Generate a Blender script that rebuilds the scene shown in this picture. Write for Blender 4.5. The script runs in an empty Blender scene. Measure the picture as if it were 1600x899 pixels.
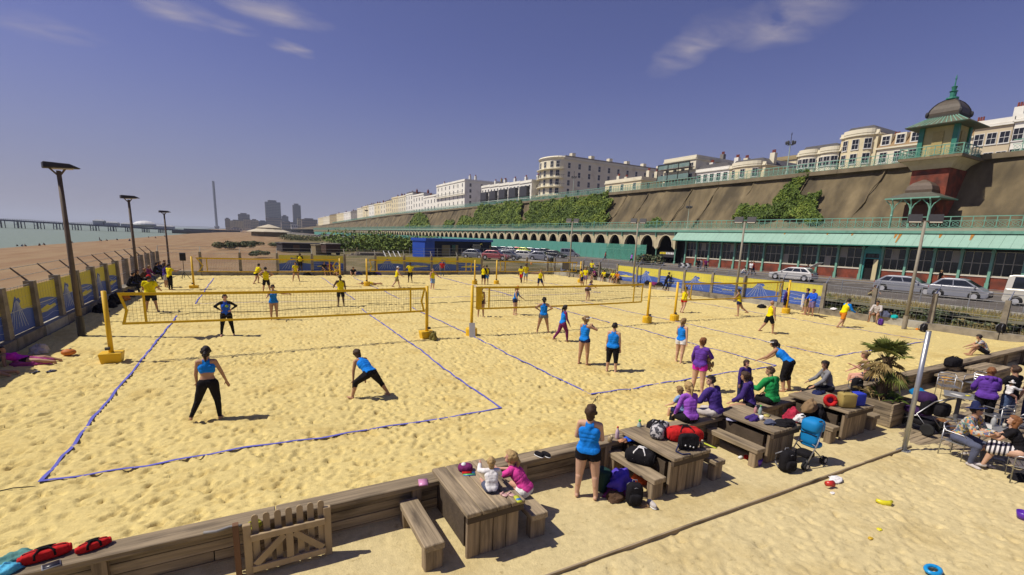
import bpy, bmesh, math, random
import numpy as np
from mathutils import Vector, Matrix
R = math.radians
rnd = random.Random(7)
C = bpy.context.scene.collection
SC = bpy.context.scene
CAM_H = 4.33
FPX, PPY, PITCH, ROLL, YAW = 733.83, 516.43, .1922, .0376, .5087
_cy, _sy, _cp, _sp = math.cos(YAW), math.sin(YAW), math.cos(PITCH), math.sin(PITCH)
_F = np.array([_sy*_cp, _cy*_cp, -_sp]); _R = np.array([_cy, -_sy, 0.]); _U = np.cross(_R, _F)
_R, _U = math.cos(ROLL)*_R + math.sin(ROLL)*_U, -math.sin(ROLL)*_R + math.cos(ROLL)*_U
_C = np.array([0, 0, CAM_H])
cam = bpy.data.objects.new('camera', bpy.data.cameras.new('camera')); C.objects.link(cam)
cam.matrix_world = Matrix(((_R[0], _U[0], -_F[0], 0), (_R[1], _U[1], -_F[1], 0), (_R[2], _U[2], -_F[2], CAM_H), (0, 0, 0, 1)))
cam.data.sensor_width = 36; cam.data.lens = 36*FPX/1600
cam.data.shift_y = (PPY-449.5)/1600
cam.data.clip_start = .05; cam.data.clip_end = 30000
SC.camera = cam
def _ray(x, y): return _F + (x-800)/FPX*_R - (y-PPY)/FPX*_U
def G(x, y, z=0.):
    d = _ray(x, y); p = _C + (z-CAM_H)/d[2]*d; return Vector(p)
def GX(x, y, X):
    d = _ray(x, y); return Vector(_C + X/d[0]*d)
def GY(x, y, Y):
    d = _ray(x, y); return Vector(_C + Y/d[1]*d)
SUN_EL, SUN_AZ = R(54.5), math.atan2(-.945, .34)          # azimuth from +Y towards +X
sdir = Vector((math.sin(SUN_AZ)*math.cos(SUN_EL), math.cos(SUN_AZ)*math.cos(SUN_EL), math.sin(SUN_EL)))
sl = bpy.data.lights.new('sun', 'SUN'); sl.energy = 4.8; sl.angle = R(.55); sl.color = (1, .93, .82)
so = bpy.data.objects.new('sun', sl); C.objects.link(so); so.rotation_euler = sdir.to_track_quat('Z', 'Y').to_euler()
so.location = (0, 0, 60)
W = bpy.data.worlds.new('World'); SC.world = W; W.use_nodes = True
def build_world():
    nt = W.node_tree; n = nt.nodes; L = nt.links
    bg = n['Background']
    sky = n.new('ShaderNodeTexSky'); sky.sky_type = 'NISHITA'; sky.sun_disc = False
    sky.sun_elevation = SUN_EL; sky.sun_rotation = SUN_AZ
    sky.altitude = 0; sky.air_density = 1.0; sky.dust_density = .7; sky.ozone_density = 4.0
    tint = n.new('ShaderNodeMix'); tint.data_type = 'RGBA'; tint.blend_type = 'MULTIPLY'; tint.inputs[0].default_value = 1
    tint.inputs[7].default_value = (.96, .75, 1.14, 1)
    L.new(sky.outputs[0], tint.inputs[6])
    tc = n.new('ShaderNodeTexCoord'); sep = n.new('ShaderNodeSeparateXYZ'); L.new(tc.outputs['Generated'], sep.inputs[0])
    mz = n.new('ShaderNodeMath'); mz.operation = 'MAXIMUM'; mz.inputs[1].default_value = .03; L.new(sep.outputs[2], mz.inputs[0])
    dx = n.new('ShaderNodeMath'); dx.operation = 'DIVIDE'; L.new(sep.outputs[0], dx.inputs[0]); L.new(mz.outputs[0], dx.inputs[1])
    dy = n.new('ShaderNodeMath'); dy.operation = 'DIVIDE'; L.new(sep.outputs[1], dy.inputs[0]); L.new(mz.outputs[0], dy.inputs[1])
    cb = n.new('ShaderNodeCombineXYZ'); L.new(dx.outputs[0], cb.inputs[0]); L.new(dy.outputs[0], cb.inputs[1])
    def noise(scale, rot, stretch, loc, det=5):
        mp = n.new('ShaderNodeMapping'); mp.inputs['Rotation'].default_value = (0, 0, rot)
        mp.inputs['Scale'].default_value = (stretch, 1, 1); mp.inputs['Location'].default_value = loc
        L.new(cb.outputs[0], mp.inputs[0])
        t = n.new('ShaderNodeTexNoise'); t.inputs['Scale'].default_value = scale; t.inputs['Detail'].default_value = det
        t.inputs['Roughness'].default_value = .55; t.inputs['Distortion'].default_value = .4
        L.new(mp.outputs[0], t.inputs[0]); return t.outputs[0]
    fine = noise(5.0, R(35), .55, (3, 1, 0), 7); tot = None
    for (p0, p1, wd, am) in CLOUDS:
        def uv(p): d = _ray(*p); return Vector((d[0]/d[2], d[1]/d[2], 0))
        A, Z = uv(p0), uv(p1); d = Z-A
        mp = n.new('ShaderNodeMapping'); mp.vector_type = 'TEXTURE'; mp.inputs['Location'].default_value = (A+Z)/2; mp.inputs['Rotation'].default_value = (0, 0, math.atan2(d.y, d.x)); mp.inputs['Scale'].default_value = (d.length*.62, wd, 1)
        ds = n.new('ShaderNodeVectorMath'); ds.operation = 'MULTIPLY_ADD'; nz = n.new('ShaderNodeTexNoise'); nz.inputs['Scale'].default_value = 4; nz.inputs['Detail'].default_value = 4; L.new(cb.outputs[0], nz.inputs[0])
        L.new(nz.outputs[1], ds.inputs[0]); ds.inputs[1].default_value = (.22, .22, 0); L.new(cb.outputs[0], ds.inputs[2]); sb = n.new('ShaderNodeVectorMath'); sb.operation = 'SUBTRACT'; sb.inputs[1].default_value = (.11, .11, 0); L.new(ds.outputs[0], sb.inputs[0])
        L.new(sb.outputs[0], mp.inputs[0]); g = n.new('ShaderNodeTexGradient'); g.gradient_type = 'SPHERICAL'; L.new(mp.outputs[0], g.inputs[0])
        k = n.new('ShaderNodeMath'); k.operation = 'MULTIPLY_ADD'; k.inputs[1].default_value = am; L.new(g.outputs[1], k.inputs[0])
        if tot is None: k.inputs[2].default_value = 0
        else: L.new(tot, k.inputs[2])
        tot = k.outputs[0]
    r2 = n.new('ShaderNodeMapRange'); r2.inputs[1].default_value = .3; r2.inputs[2].default_value = .72; L.new(fine, r2.inputs[0])
    fac = n.new('ShaderNodeMath'); fac.operation = 'MULTIPLY'; fac.use_clamp = True; L.new(tot, fac.inputs[0]); L.new(r2.outputs[0], fac.inputs[1])
    hz = n.new('ShaderNodeMapRange'); hz.interpolation_type = 'SMOOTHERSTEP'; hz.inputs[1].default_value = -.02; hz.inputs[2].default_value = .36; hz.inputs[3].default_value = .56; hz.inputs[4].default_value = 0; L.new(sep.outputs[2], hz.inputs[0])
    hm = n.new('ShaderNodeMix'); hm.data_type = 'RGBA'; L.new(hz.outputs[0], hm.inputs[0]); L.new(tint.outputs[2], hm.inputs[6]); hm.inputs[7].default_value = (3.2, 3.45, 4.4, 1)
    cl = n.new('ShaderNodeMix'); cl.data_type = 'RGBA'; L.new(fac.outputs[0], cl.inputs[0]); L.new(hm.outputs[2], cl.inputs[6])
    cl.inputs[7].default_value = (7.0, 6.2, 6.6, 1)
    L.new(cl.outputs[2], bg.inputs[0]); bg.inputs[1].default_value = SKY_STRENGTH
CLOUDS = (((-20, 25), (150, 65), .28, .5), ((222, -8), (325, 45), .2, 1.), ((350, -5), (505, 42), .2, 1.1), ((340, 34), (392, 54), .12, .8), ((428, 62), (482, 90), .1, .9), ((1030, 118), (1140, 22), .16, .8), ((1170, 75), (1300, -15), .26, .95))
SKY_STRENGTH = .068
build_world()
SC.view_settings.view_transform = 'Standard'; SC.view_settings.look = 'None'; SC.view_settings.exposure = 0; SC.view_settings.gamma = 1
SC.cycles.max_bounces = 5; SC.cycles.transparent_max_bounces = 16; SC.cycles.use_denoising = True
SC.cycles.diffuse_bounces = 3; SC.cycles.glossy_bounces = 2; SC.cycles.caustics_reflective = False; SC.cycles.caustics_refractive = False
MATS = {}
def mat(name, col=(.3, .3, .3), rough=.8, var=.15, scale=3., bump=0., bscale=None, spec=.3, metal=0., stretch=(1, 1, 1), rand=0., coords='Object', dirt=None, alpha=1., sheen=0., trans=0.):
    """procedural material: base colour with noise variation, optional per-object shift, bump and blotches of dirt"""
    if name in MATS: return MATS[name]
    m = bpy.data.materials.new(name); MATS[name] = m; m.use_nodes = True
    nt = m.node_tree; n = nt.nodes; L = nt.links; b = n['Principled BSDF']
    b.inputs['Roughness'].default_value = rough; b.inputs['Specular IOR Level'].default_value = spec; b.inputs['Metallic'].default_value = metal
    if trans: b.inputs['Transmission Weight'].default_value = trans
    if alpha < 1: b.inputs['Alpha'].default_value = alpha
    tc = n.new('ShaderNodeTexCoord'); mp = n.new('ShaderNodeMapping'); mp.inputs['Scale'].default_value = stretch
    L.new(tc.outputs[coords], mp.inputs[0])
    vec = mp.outputs[0]
    if rand:
        oi = n.new('ShaderNodeObjectInfo'); ad = n.new('ShaderNodeVectorMath'); ad.operation = 'ADD'
        sc = n.new('ShaderNodeMath'); sc.operation = 'MULTIPLY'; sc.inputs[1].default_value = 37.; L.new(oi.outputs['Random'], sc.inputs[0])
        L.new(vec, ad.inputs[0]); L.new(sc.outputs[0], ad.inputs[1]); vec = ad.outputs[0]
    t = n.new('ShaderNodeTexNoise'); t.inputs['Scale'].default_value = scale; t.inputs['Detail'].default_value = 6; t.inputs['Roughness'].default_value = .6
    L.new(vec, t.inputs[0])
    mr = n.new('ShaderNodeMapRange'); mr.inputs[1].default_value = .25; mr.inputs[2].default_value = .75
    mr.inputs[3].default_value = 1-var; mr.inputs[4].default_value = 1+var; L.new(t.outputs[0], mr.inputs[0])
    val = mr.outputs[0]
    if rand:
        rr = n.new('ShaderNodeMapRange'); rr.inputs[3].default_value = 1-rand; rr.inputs[4].default_value = 1+rand; L.new(oi.outputs['Random'], rr.inputs[0])
        mu = n.new('ShaderNodeMath'); mu.operation = 'MULTIPLY'; L.new(val, mu.inputs[0]); L.new(rr.outputs[0], mu.inputs[1]); val = mu.outputs[0]
    vm = n.new('ShaderNodeVectorMath'); vm.operation = 'SCALE'; vm.inputs[0].default_value = col[:3]; L.new(val, vm.inputs['Scale'])
    out = vm.outputs[0]
    if dirt:
        dcol, dscale, lo, hi = dirt[:4]
        mp2 = n.new('ShaderNodeMapping'); mp2.inputs['Scale'].default_value = dirt[4] if len(dirt) > 4 else (1, 1, 1); L.new(tc.outputs[coords], mp2.inputs[0])
        t2 = n.new('ShaderNodeTexNoise'); t2.inputs['Scale'].default_value = dscale; t2.inputs['Detail'].default_value = 5; L.new(mp2.outputs[0], t2.inputs[0])
        m2 = n.new('ShaderNodeMapRange'); m2.inputs[1].default_value = lo; m2.inputs[2].default_value = hi; L.new(t2.outputs[0], m2.inputs[0])
        mx = n.new('ShaderNodeMix'); mx.data_type = 'RGBA'; L.new(m2.outputs[0], mx.inputs[0]); L.new(out, mx.inputs[6]); mx.inputs[7].default_value = (*dcol, 1); out = mx.outputs[2]
    L.new(out, b.inputs['Base Color'])
    if bump:
        t3 = n.new('ShaderNodeTexNoise'); t3.inputs['Scale'].default_value = bscale or scale*4; t3.inputs['Detail'].default_value = 5; L.new(vec, t3.inputs[0])
        bp = n.new('ShaderNodeBump'); bp.inputs['Strength'].default_value = min(1, bump); bp.inputs['Distance'].default_value = .02*max(1, bump); L.new(t3.outputs[0], bp.inputs['Height']); L.new(bp.outputs[0], b.inputs['Normal'])
    return m
def paint(name, col=(.3, .3, .3), rough=.45, **k): return mat(name, col, rough, k.pop('var', .08), k.pop('scale', 2.), spec=.4, **k)
def cloth(name, col, **k): return mat('cloth_'+name, col, .9, .16, 9., bump=2.2, bscale=7.5, spec=.1, stretch=(1, 1, .6), **k)
class B:
    """collects boxes, bars, tubes and polygons and links them as one mesh object"""
    def __init__(s): s.v = []; s.f = []
    def add(s, vs, fs):
        o = len(s.v); s.v += [tuple(v) for v in vs]; s.f += [tuple(i+o for i in f) for f in fs]; return s
    def box(s, c, d, rot=None):
        x, y, z = d[0]/2, d[1]/2, d[2]/2
        vs = [Vector(p) for p in ((-x,-y,-z),(x,-y,-z),(x,y,-z),(-x,y,-z),(-x,-y,z),(x,-y,z),(x,y,z),(-x,y,z))]
        if rot is not None:
            m = rot if isinstance(rot, Matrix) else Matrix.Rotation(rot, 3, 'Z'); vs = [m @ v for v in vs]
        c = Vector(c)
        return s.add([v+c for v in vs], [(0,3,2,1),(4,5,6,7),(0,1,5,4),(1,2,6,5),(2,3,7,6),(3,0,4,7)])
    def b2(s, a, b): return s.box([(a[i]+b[i])/2 for i in range(3)], [abs(b[i]-a[i]) for i in range(3)])
    def bar(s, p, q, r, n=6, r2=None, cap=True):
        p, q = Vector(p), Vector(q); d = q-p
        if d.length < 1e-6: return s
        m = d.to_track_quat('Z', 'Y').to_matrix(); r2 = r if r2 is None else r2
        a = [(math.cos(2*math.pi*(i+.5)/n), math.sin(2*math.pi*(i+.5)/n)) for i in range(n)]
        vs = [p+m@Vector((x*r, y*r, 0)) for x, y in a]+[q+m@Vector((x*r2, y*r2, 0)) for x, y in a]
        fs = [(i, (i+1)%n, n+(i+1)%n, n+i) for i in range(n)]
        if cap: fs += [tuple(range(n-1, -1, -1)), tuple(range(n, 2*n))]
        return s.add(vs, fs)
    def path(s, pts, r, n=6):
        pts = [Vector(p) for p in pts]; N = len(pts); vs = []; fs = []
        for k, p in enumerate(pts):
            d = (pts[min(k+1, N-1)]-pts[max(k-1, 0)]); m = d.to_track_quat('Z', 'Y').to_matrix()
            rr = r[k] if isinstance(r, (list, tuple)) else r
            vs += [p+m@Vector((math.cos(2*math.pi*i/n)*rr, math.sin(2*math.pi*i/n)*rr, 0)) for i in range(n)]
        for k in range(N-1): fs += [(k*n+i, k*n+(i+1)%n, (k+1)*n+(i+1)%n, (k+1)*n+i) for i in range(n)]
        fs += [tuple(range(n-1, -1, -1)), tuple(range((N-1)*n, N*n))]
        return s.add(vs, fs)
    def lathe(s, prof, n=12, c=(0, 0, 0), sq=None):
        vs = []; fs = []; c = Vector(c)
        for r, z in prof:
            for i in range(n):
                a = 2*math.pi*(i+.5)/n
                x, y = math.cos(a), math.sin(a)
                vs.append(c+Vector((x*r, y*r, z)))
        for k in range(len(prof)-1): fs += [(k*n+i, k*n+(i+1)%n, (k+1)*n+(i+1)%n, (k+1)*n+i) for i in range(n)]
        fs += [tuple(range(n-1, -1, -1)), tuple(range((len(prof)-1)*n, len(prof)*n))]
        return s.add(vs, fs)
    def prism(s, poly, axis, a, b):
        """polygon in the two other axes, extruded along axis from a to b"""
        def P(u, w, t): return {'x': (t, u, w), 'y': (u, t, w), 'z': (u, w, t)}[axis]
        n = len(poly); vs = [P(u, w, a) for u, w in poly]+[P(u, w, b) for u, w in poly]
        return s.add(vs, [tuple(range(n-1, -1, -1)), tuple(range(n, 2*n))]+[(i, (i+1)%n, n+(i+1)%n, n+i) for i in range(n)])
    def ball(s, c, r, n=10, m=6, jit=0, rg=rnd):
        c = Vector(c); r = r if isinstance(r, (tuple, list, Vector)) else (r, r, r)
        vs = [c+Vector((0, 0, -r[2]))]; fs = []
        for k in range(1, m):
            t = math.pi*k/m
            for i in range(n):
                j = 1+rg.uniform(-jit, jit); a = 2*math.pi*i/n
                vs.append(c+Vector((math.cos(a)*math.sin(t)*r[0]*j, math.sin(a)*math.sin(t)*r[1]*j, -math.cos(t)*r[2]*j)))
        vs.append(c+Vector((0, 0, r[2]))); e = len(vs)-1
        for i in range(n):
            fs.append((0, 1+(i+1)%n, 1+i)); fs.append((e, e-n+i, e-n+(i+1)%n))
            for k in range(m-2): fs.append((1+k*n+i, 1+k*n+(i+1)%n, 1+(k+1)*n+(i+1)%n, 1+(k+1)*n+i))
        return s.add(vs, fs)
    def mesh(s, name, m=None, smooth=False):
        me = bpy.data.meshes.new(name); me.from_pydata(s.v, [], s.f); me.update()
        if m: me.materials.append(m)
        if smooth: me.polygons.foreach_set('use_smooth', [True]*len(me.polygons))
        return me
    def build(s, name, m, parent=None, smooth=False, loc=None, rot=None): return link(name, s.mesh(name, m, smooth), parent, loc, rot)
def link(name, me, parent=None, loc=None, rot=None, scale=None):
    o = bpy.data.objects.new(name, me); C.objects.link(o)
    if parent is not None: o.parent = parent
    if loc is not None: o.location = loc
    if rot is not None: o.rotation_euler = rot if isinstance(rot, (tuple, list)) else (0, 0, rot)
    if scale is not None: o.scale = scale
    return o
def tag(o, label=None, cat=None, group=None, kind='thing'):
    if label: o['label'] = label
    if cat: o['category'] = cat
    if group: o['group'] = group
    o['kind'] = kind
    return o
def thing(name, label, cat, loc=(0, 0, 0), rz=0, group=None):
    o = bpy.data.objects.new(name, None); C.objects.link(o); o.empty_display_size = .2
    o.location = loc; o.rotation_euler = (0, 0, rz); return tag(o, label, cat, group)
def copy_thing(root, loc=None, rz=None, label=None, group=None):
    def cp(o, par):
        c = o.copy(); C.objects.link(c); c.parent = par
        for ch in o.children: cp(ch, c)
        return c
    r = cp(root, None)
    if loc is not None: r.location = loc
    if rz is not None: r.rotation_euler = (0, 0, rz)
    if label: r['label'] = label
    if group: r['group'] = group
    return r
def bevel(o, w=.01, seg=1):
    m = o.modifiers.new('bevel', 'BEVEL'); m.width = w; m.segments = seg; m.limit_method = 'ANGLE'; return o
def grid_mesh(name, P, m, smooth=True):
    """P: array (ny, nx, 3)"""
    ny, nx = P.shape[:2]; idx = np.arange(ny*nx).reshape(ny, nx)
    q = np.stack([idx[:-1, :-1], idx[:-1, 1:], idx[1:, 1:], idx[1:, :-1]], -1).reshape(-1, 4)
    me = bpy.data.meshes.new(name); me.vertices.add(ny*nx); me.vertices.foreach_set('co', P.reshape(-1).astype(np.float32))
    me.loops.add(q.size); me.loops.foreach_set('vertex_index', q.reshape(-1).astype(np.int32))
    me.polygons.add(len(q)); me.polygons.foreach_set('loop_start', np.arange(0, q.size, 4, dtype=np.int32)); me.polygons.foreach_set('loop_total', np.full(len(q), 4, np.int32))
    me.update(calc_edges=True)
    if smooth: me.polygons.foreach_set('use_smooth', np.ones(len(q), bool))
    if m: me.materials.append(m)
    return me
def vnoise(x, y, seed=0):
    """smooth value noise on arrays, about -1..1"""
    xi = np.floor(x).astype(np.int64); yi = np.floor(y).astype(np.int64); fx = x-xi; fy = y-yi
    def h(a, b):
        v = (a*374761393 + b*668265263 + seed*974711) & 0xffffffff
        v = ((v ^ (v >> 13))*1274126177) & 0xffffffff
        return ((v ^ (v >> 16)) & 0xffff)/32767.5-1
    sx = fx*fx*(3-2*fx); sy = fy*fy*(3-2*fy)
    return (h(xi, yi)*(1-sx)+h(xi+1, yi)*sx)*(1-sy)+(h(xi, yi+1)*(1-sx)+h(xi+1, yi+1)*sx)*sy
X0, X1, Y0, Y1 = -7.0, 34.6, 7.25, 51.4       # sand court
TZ = -.4                                       # level of the terrace in front of the court
WALL_TOP = .24
def stamp(Z, xs, ys, n, seed, size=(.09, .17), depth=(.02, .07), dens=None, box=None):
    g = np.random.default_rng(seed); bx = box or (xs[0], xs[-1], ys[0], ys[-1])
    X = g.uniform(bx[0], bx[1], n); Y = g.uniform(bx[2], bx[3], n); A = g.uniform(0, math.pi, n)
    S = g.uniform(*size, n); D = g.uniform(*depth, n); T = g.uniform(1.2, 2.3, n)
    for x, y, a, s, d, t in zip(X, Y, A, S, D, T):
        if dens is not None and g.random() > dens(x, y): continue
        w = s*t*2.3
        i0, i1 = np.searchsorted(xs, (x-w, x+w)); j0, j1 = np.searchsorted(ys, (y-w, y+w))
        if i1-i0 < 2 or j1-j0 < 2: continue
        dx = xs[i0:i1][None]-x; dy = ys[j0:j1][:, None]-y; ca, sa = math.cos(a), math.sin(a)
        u = (dx*ca+dy*sa)/(s*t); v = (-dx*sa+dy*ca)/s; r2 = u*u+v*v; r = np.sqrt(r2)
        Z[j0:j1, i0:i1] += -d*np.exp(-r2*r2*1.2)+.2*d*np.exp(-((r-1.4)/.3)**2)
def mk_axis(a, b, step0, k, cam=0.):
    out = [a]
    while out[-1] < b: out.append(out[-1]+step0*max(1., (out[-1]-cam)/k))
    out[-1] = b; return np.array(out)
def sand_material(name, col, dcol):
    m = bpy.data.materials.new(name); m.use_nodes = True; nt = m.node_tree; n = nt.nodes; L = nt.links; b = n['Principled BSDF']
    b.inputs['Roughness'].default_value = .95; b.inputs['Specular IOR Level'].default_value = .1
    tc = n.new('ShaderNodeTexCoord')
    def nz(scale, det=6, st=(1, 1, 1)):
        mp = n.new('ShaderNodeMapping'); mp.inputs['Scale'].default_value = st; L.new(tc.outputs['Object'], mp.inputs[0])
        t = n.new('ShaderNodeTexNoise'); t.inputs['Scale'].default_value = scale; t.inputs['Detail'].default_value = det; t.inputs['Roughness'].default_value = .65
        L.new(mp.outputs[0], t.inputs[0]); return t.outputs[0]
    def ramp(v, a, c_, lo, hi):
        r = n.new('ShaderNodeMapRange'); r.inputs[1].default_value = a; r.inputs[2].default_value = c_; r.inputs[3].default_value = lo; r.inputs[4].default_value = hi; L.new(v, r.inputs[0]); return r.outputs[0]
    mx = n.new('ShaderNodeMix'); mx.data_type = 'RGBA'; mx.inputs[6].default_value = (*col, 1); mx.inputs[7].default_value = (*dcol, 1)
    L.new(ramp(nz(.55, 7), .52, .75, 0, .8), mx.inputs[0])
    mx2 = n.new('ShaderNodeMix'); mx2.data_type = 'RGBA'; mx2.inputs[7].default_value = (*[c*.9 for c in dcol], 1); L.new(mx.outputs[2], mx2.inputs[6]); L.new(ramp(nz(2.6, 8), .56, .78, 0, .75), mx2.inputs[0]); mx = mx2
    mx3 = n.new('ShaderNodeMix'); mx3.data_type = 'RGBA'; mx3.inputs[7].default_value = (*[c*.62 for c in dcol], 1); L.new(mx.outputs[2], mx3.inputs[6]); L.new(ramp(nz(13, 3, (.6, 1, 1)), .62, .72, 0, .55), mx3.inputs[0]); mx = mx3
    v1 = ramp(nz(9, 5), .3, .7, .86, 1.1); v2 = ramp(nz(160, 2), .3, .7, .9, 1.08)
    mu = n.new('ShaderNodeMath'); mu.operation = 'MULTIPLY'; L.new(v1, mu.inputs[0]); L.new(v2, mu.inputs[1])
    sc = n.new('ShaderNodeVectorMath'); sc.operation = 'SCALE'; L.new(mx.outputs[2], sc.inputs[0]); L.new(mu.outputs[0], sc.inputs['Scale'])
    L.new(sc.outputs[0], b.inputs['Base Color'])
    b1 = n.new('ShaderNodeBump'); b1.inputs['Strength'].default_value = .3; b1.inputs['Distance'].default_value = .045; L.new(nz(7.5, 4), b1.inputs['Height'])
    b2 = n.new('ShaderNodeBump'); b2.inputs['Strength'].default_value = .65; b2.inputs['Distance'].default_value = .014; L.new(nz(34, 4), b2.inputs['Height']); L.new(b1.outputs[0], b2.inputs['Normal'])
    L.new(b2.outputs[0], b.inputs['Normal']); MATS[name] = m; return m
SAND = sand_material('sand', (.64, .515, .21), (.47, .325, .095))
SAND2 = sand_material('terrace sand', (.60, .495, .255), (.46, .345, .14))
def court_sand():
    global SX, SY, SZ
    xs = np.arange(X0, X1+.01, .042); ys = mk_axis(Y0, Y1, .038, 8.5)
    XX, YY = np.meshgrid(xs, ys)
    Z = .035*vnoise(XX*.35, YY*.35, 1)+.018*vnoise(XX*1.1, YY*1.1, 2)+.008*vnoise(XX*3.1, YY*3.1, 3)+.007*vnoise(XX*6.5, YY*6.5, 4)+.005*vnoise(XX*12, YY*12, 5)
    quiet = np.clip((XX-21)/6, 0, 1)*np.clip((17-YY)/5, 0, 1); Z *= 1-.75*quiet
    def dens(x, y): return (.45+.55*(float(vnoise(np.array([x*.35]), np.array([y*.35]), 9)[0])*.5+.5))*(1-.8*min(1, max(0, (x-21)/6))*min(1, max(0, (17-y)/5)))
    stamp(Z, xs, ys, 13000, 3, size=(.04, .075), depth=(.025, .065), dens=dens, box=(X0, X1, Y0, 28)); stamp(Z, xs, ys, 7000, 4, size=(.07, .12), depth=(.03, .07), dens=dens, box=(X0, X1, 26, Y1))
    stamp(Z, xs, ys, 14000, 5, size=(.03, .055), depth=(.02, .05), dens=dens, box=(X0, X1, Y0, 20))
    Z += .17*np.exp(-((YY-Y0)/.9)**2)+.05*np.exp(-((XX-X0)/.6)**2)
    Z = np.where(YY < Y0+.03, np.minimum(Z, WALL_TOP-.02), Z)
    SX, SY, SZ = xs, ys, Z
    o = link('sand_court', grid_mesh('sand_court', np.stack([XX, YY, Z], -1), SAND)); tag(o, 'yellow sand of the beach volleyball courts covered in footprints', 'sand', kind='structure')
court_sand()
def sand_z(x, y):
    i = int(np.clip(np.searchsorted(SX, x), 0, len(SX)-1)); j = int(np.clip(np.searchsorted(SY, y), 0, len(SY)-1))
    return float(SZ[j, i])
PIT_A, PIT_B = G(885, 893, TZ), G(1405, 706, TZ)
def pit_side(x, y):      # > 0 on the play pit side (towards the camera)
    d = PIT_B-PIT_A; return ((x-PIT_A.x)*d.y-(y-PIT_A.y)*d.x)/d.length
def terrace():
    xs = np.arange(-5, 34, .04); xs = xs[xs < 30]; ys = mk_axis(.8, 7.2, .034, 3.5)
    XX, YY = np.meshgrid(xs, ys)
    side = ((XX-PIT_A.x)*(PIT_B-PIT_A).y-(YY-PIT_A.y)*(PIT_B-PIT_A).x)/(PIT_B-PIT_A).length
    pit = np.clip((side-.02)/.15, 0, 1)*np.clip((16.5-XX)/2, 0, 1)
    Z = TZ+(.012+.008*pit)*vnoise(XX*1.1, YY*1.1, 21)+(.006+.008*pit)*vnoise(XX*3, YY*3, 22)+(.003+.005*pit)*vnoise(XX*7, YY*7, 23)+.03*pit
    stamp(Z, xs, ys, 6000, 31, size=(.035, .07), depth=(.008, .026), dens=lambda x, y: 1. if pit_side(x, y) > .1 and x < 17 else .06)
    stamp(Z, xs, ys, 4000, 32, size=(.025, .045), depth=(.008, .02), dens=lambda x, y: 1. if pit_side(x, y) > .1 and x < 17 else .10)
    Z += .10*np.exp(-((7.2-YY)/.35)**2)
    Z += .009*(np.abs(((YY/.15) % 1)-.5)-.25)*np.clip(vnoise(XX*.7, YY*2.2, 77)*1.6, 0, 1)*(1-pit)*4
    bare = np.clip((XX-14.2)/1.2, 0, 1)*np.clip((5.9-YY)/.8, 0, 1)     # swept decking under the cafe chairs
    Z -= .035*bare
    o = link('terrace_sand', grid_mesh('terrace_sand', np.stack([XX, YY, Z], -1), SAND2)); tag(o, 'sandy terrace floor in front of the timber wall with a play pit', 'sand', kind='structure')
terrace()
WOOD = mat('weathered timber', (.235, .175, .105), .85, .32, 2.2, bump=.6, bscale=9, stretch=(1, 1, 1), rand=.18, dirt=((.10, .075, .05), 5., .5, .78))
def wood(n, c, st, d): return mat(n, c, .88, .5, 6.5, bump=.9, bscale=9, stretch=st, rand=.2, dirt=((.085, .066, .045), 2.6, .5, .74, d))
WOODX = wood('weathered timber along x', (.285, .222, .14), (.10, 2.6, 2.6), (.45, 2, 2)); WOODY = wood('weathered timber along y', (.285, .222, .14), (2.6, .10, 2.6), (2, .45, 2)); WOODZ = wood('weathered timber upright', (.265, .20, .125), (2.6, 2.6, .10), (2, 2, .45))
DARKWOOD = mat('dark timber', (.075, .055, .036), .9, .3, 3., bump=.4, stretch=(.15, 2, 2), rand=.2)  # much darker brown timber for the table aprons and side panels
NEWWOOD = mat('newer timber', (.36, .27, .155), .8, .22, 3., bump=.4, bscale=8, stretch=(1.2, 1.2, .25), rand=.12)
CONC = mat('concrete', (.27, .235, .175), .9, .22, 3., bump=.4, rand=.1, dirt=((.12, .105, .08), 2.2, .45, .75))
PALECONC = mat('pale concrete', (.36, .34, .28), .9, .18, 3., bump=.3, rand=.1, dirt=((.2, .185, .15), 2., .5, .8))
STEEL = mat('galvanised steel', (.42, .43, .44), .38, .1, 5., metal=.7, spec=.5)
ALU = mat('aluminium', (.42, .42, .42), .42, .06, 5., metal=.85, spec=.5)
DARKMETAL = mat('dark metal', (.035, .033, .035), .5, .15, 5.)
RUST = mat('rust brown metal', (.12, .09, .065), .7, .25, 4.)
def decking():
    t = thing('decking', 'grey sand-strewn boardwalk decking under the cafe tables and chairs', 'decking', (0, 0, 0))
    y = 1.0; k = 0
    me = {}
    while y < 6.0:
        x = 13.6+rnd.uniform(-.8, .4)
        while x < 30:
            ln = rnd.choice((2.4, 3., 3.6))
            if ln not in me: me[ln] = B().box((0, 0, 0), (ln-.012, .135, .03)).mesh('board', WOODX)
            link('board', me[ln], t, (x+ln/2, y, TZ-.031+rnd.uniform(-.004, .004))); x += ln
        y += .145
decking()
def pit_edge():
    d = PIT_B-PIT_A; a = math.atan2(d.y, d.x)
    t = thing('pit_edging', 'thin timber edging board between the boardwalk and the sand play pit', 'edging', ((PIT_A+PIT_B)/2)[:], a)
    n = 5; ln = d.length/n*1.12
    for i in range(n):
        B().box(((i-2)*ln, 0, .008), (ln-.02, .032, .10)).build('plank', WOODX, t)
pit_edge()
def prof(x):
    return np.interp(x, [-400, -85, -64, -55, -32, -12, -7.3], [-9, -6, -4.0, -3.0, -1.1, -.2, -.05])
BEACH = None
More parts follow.
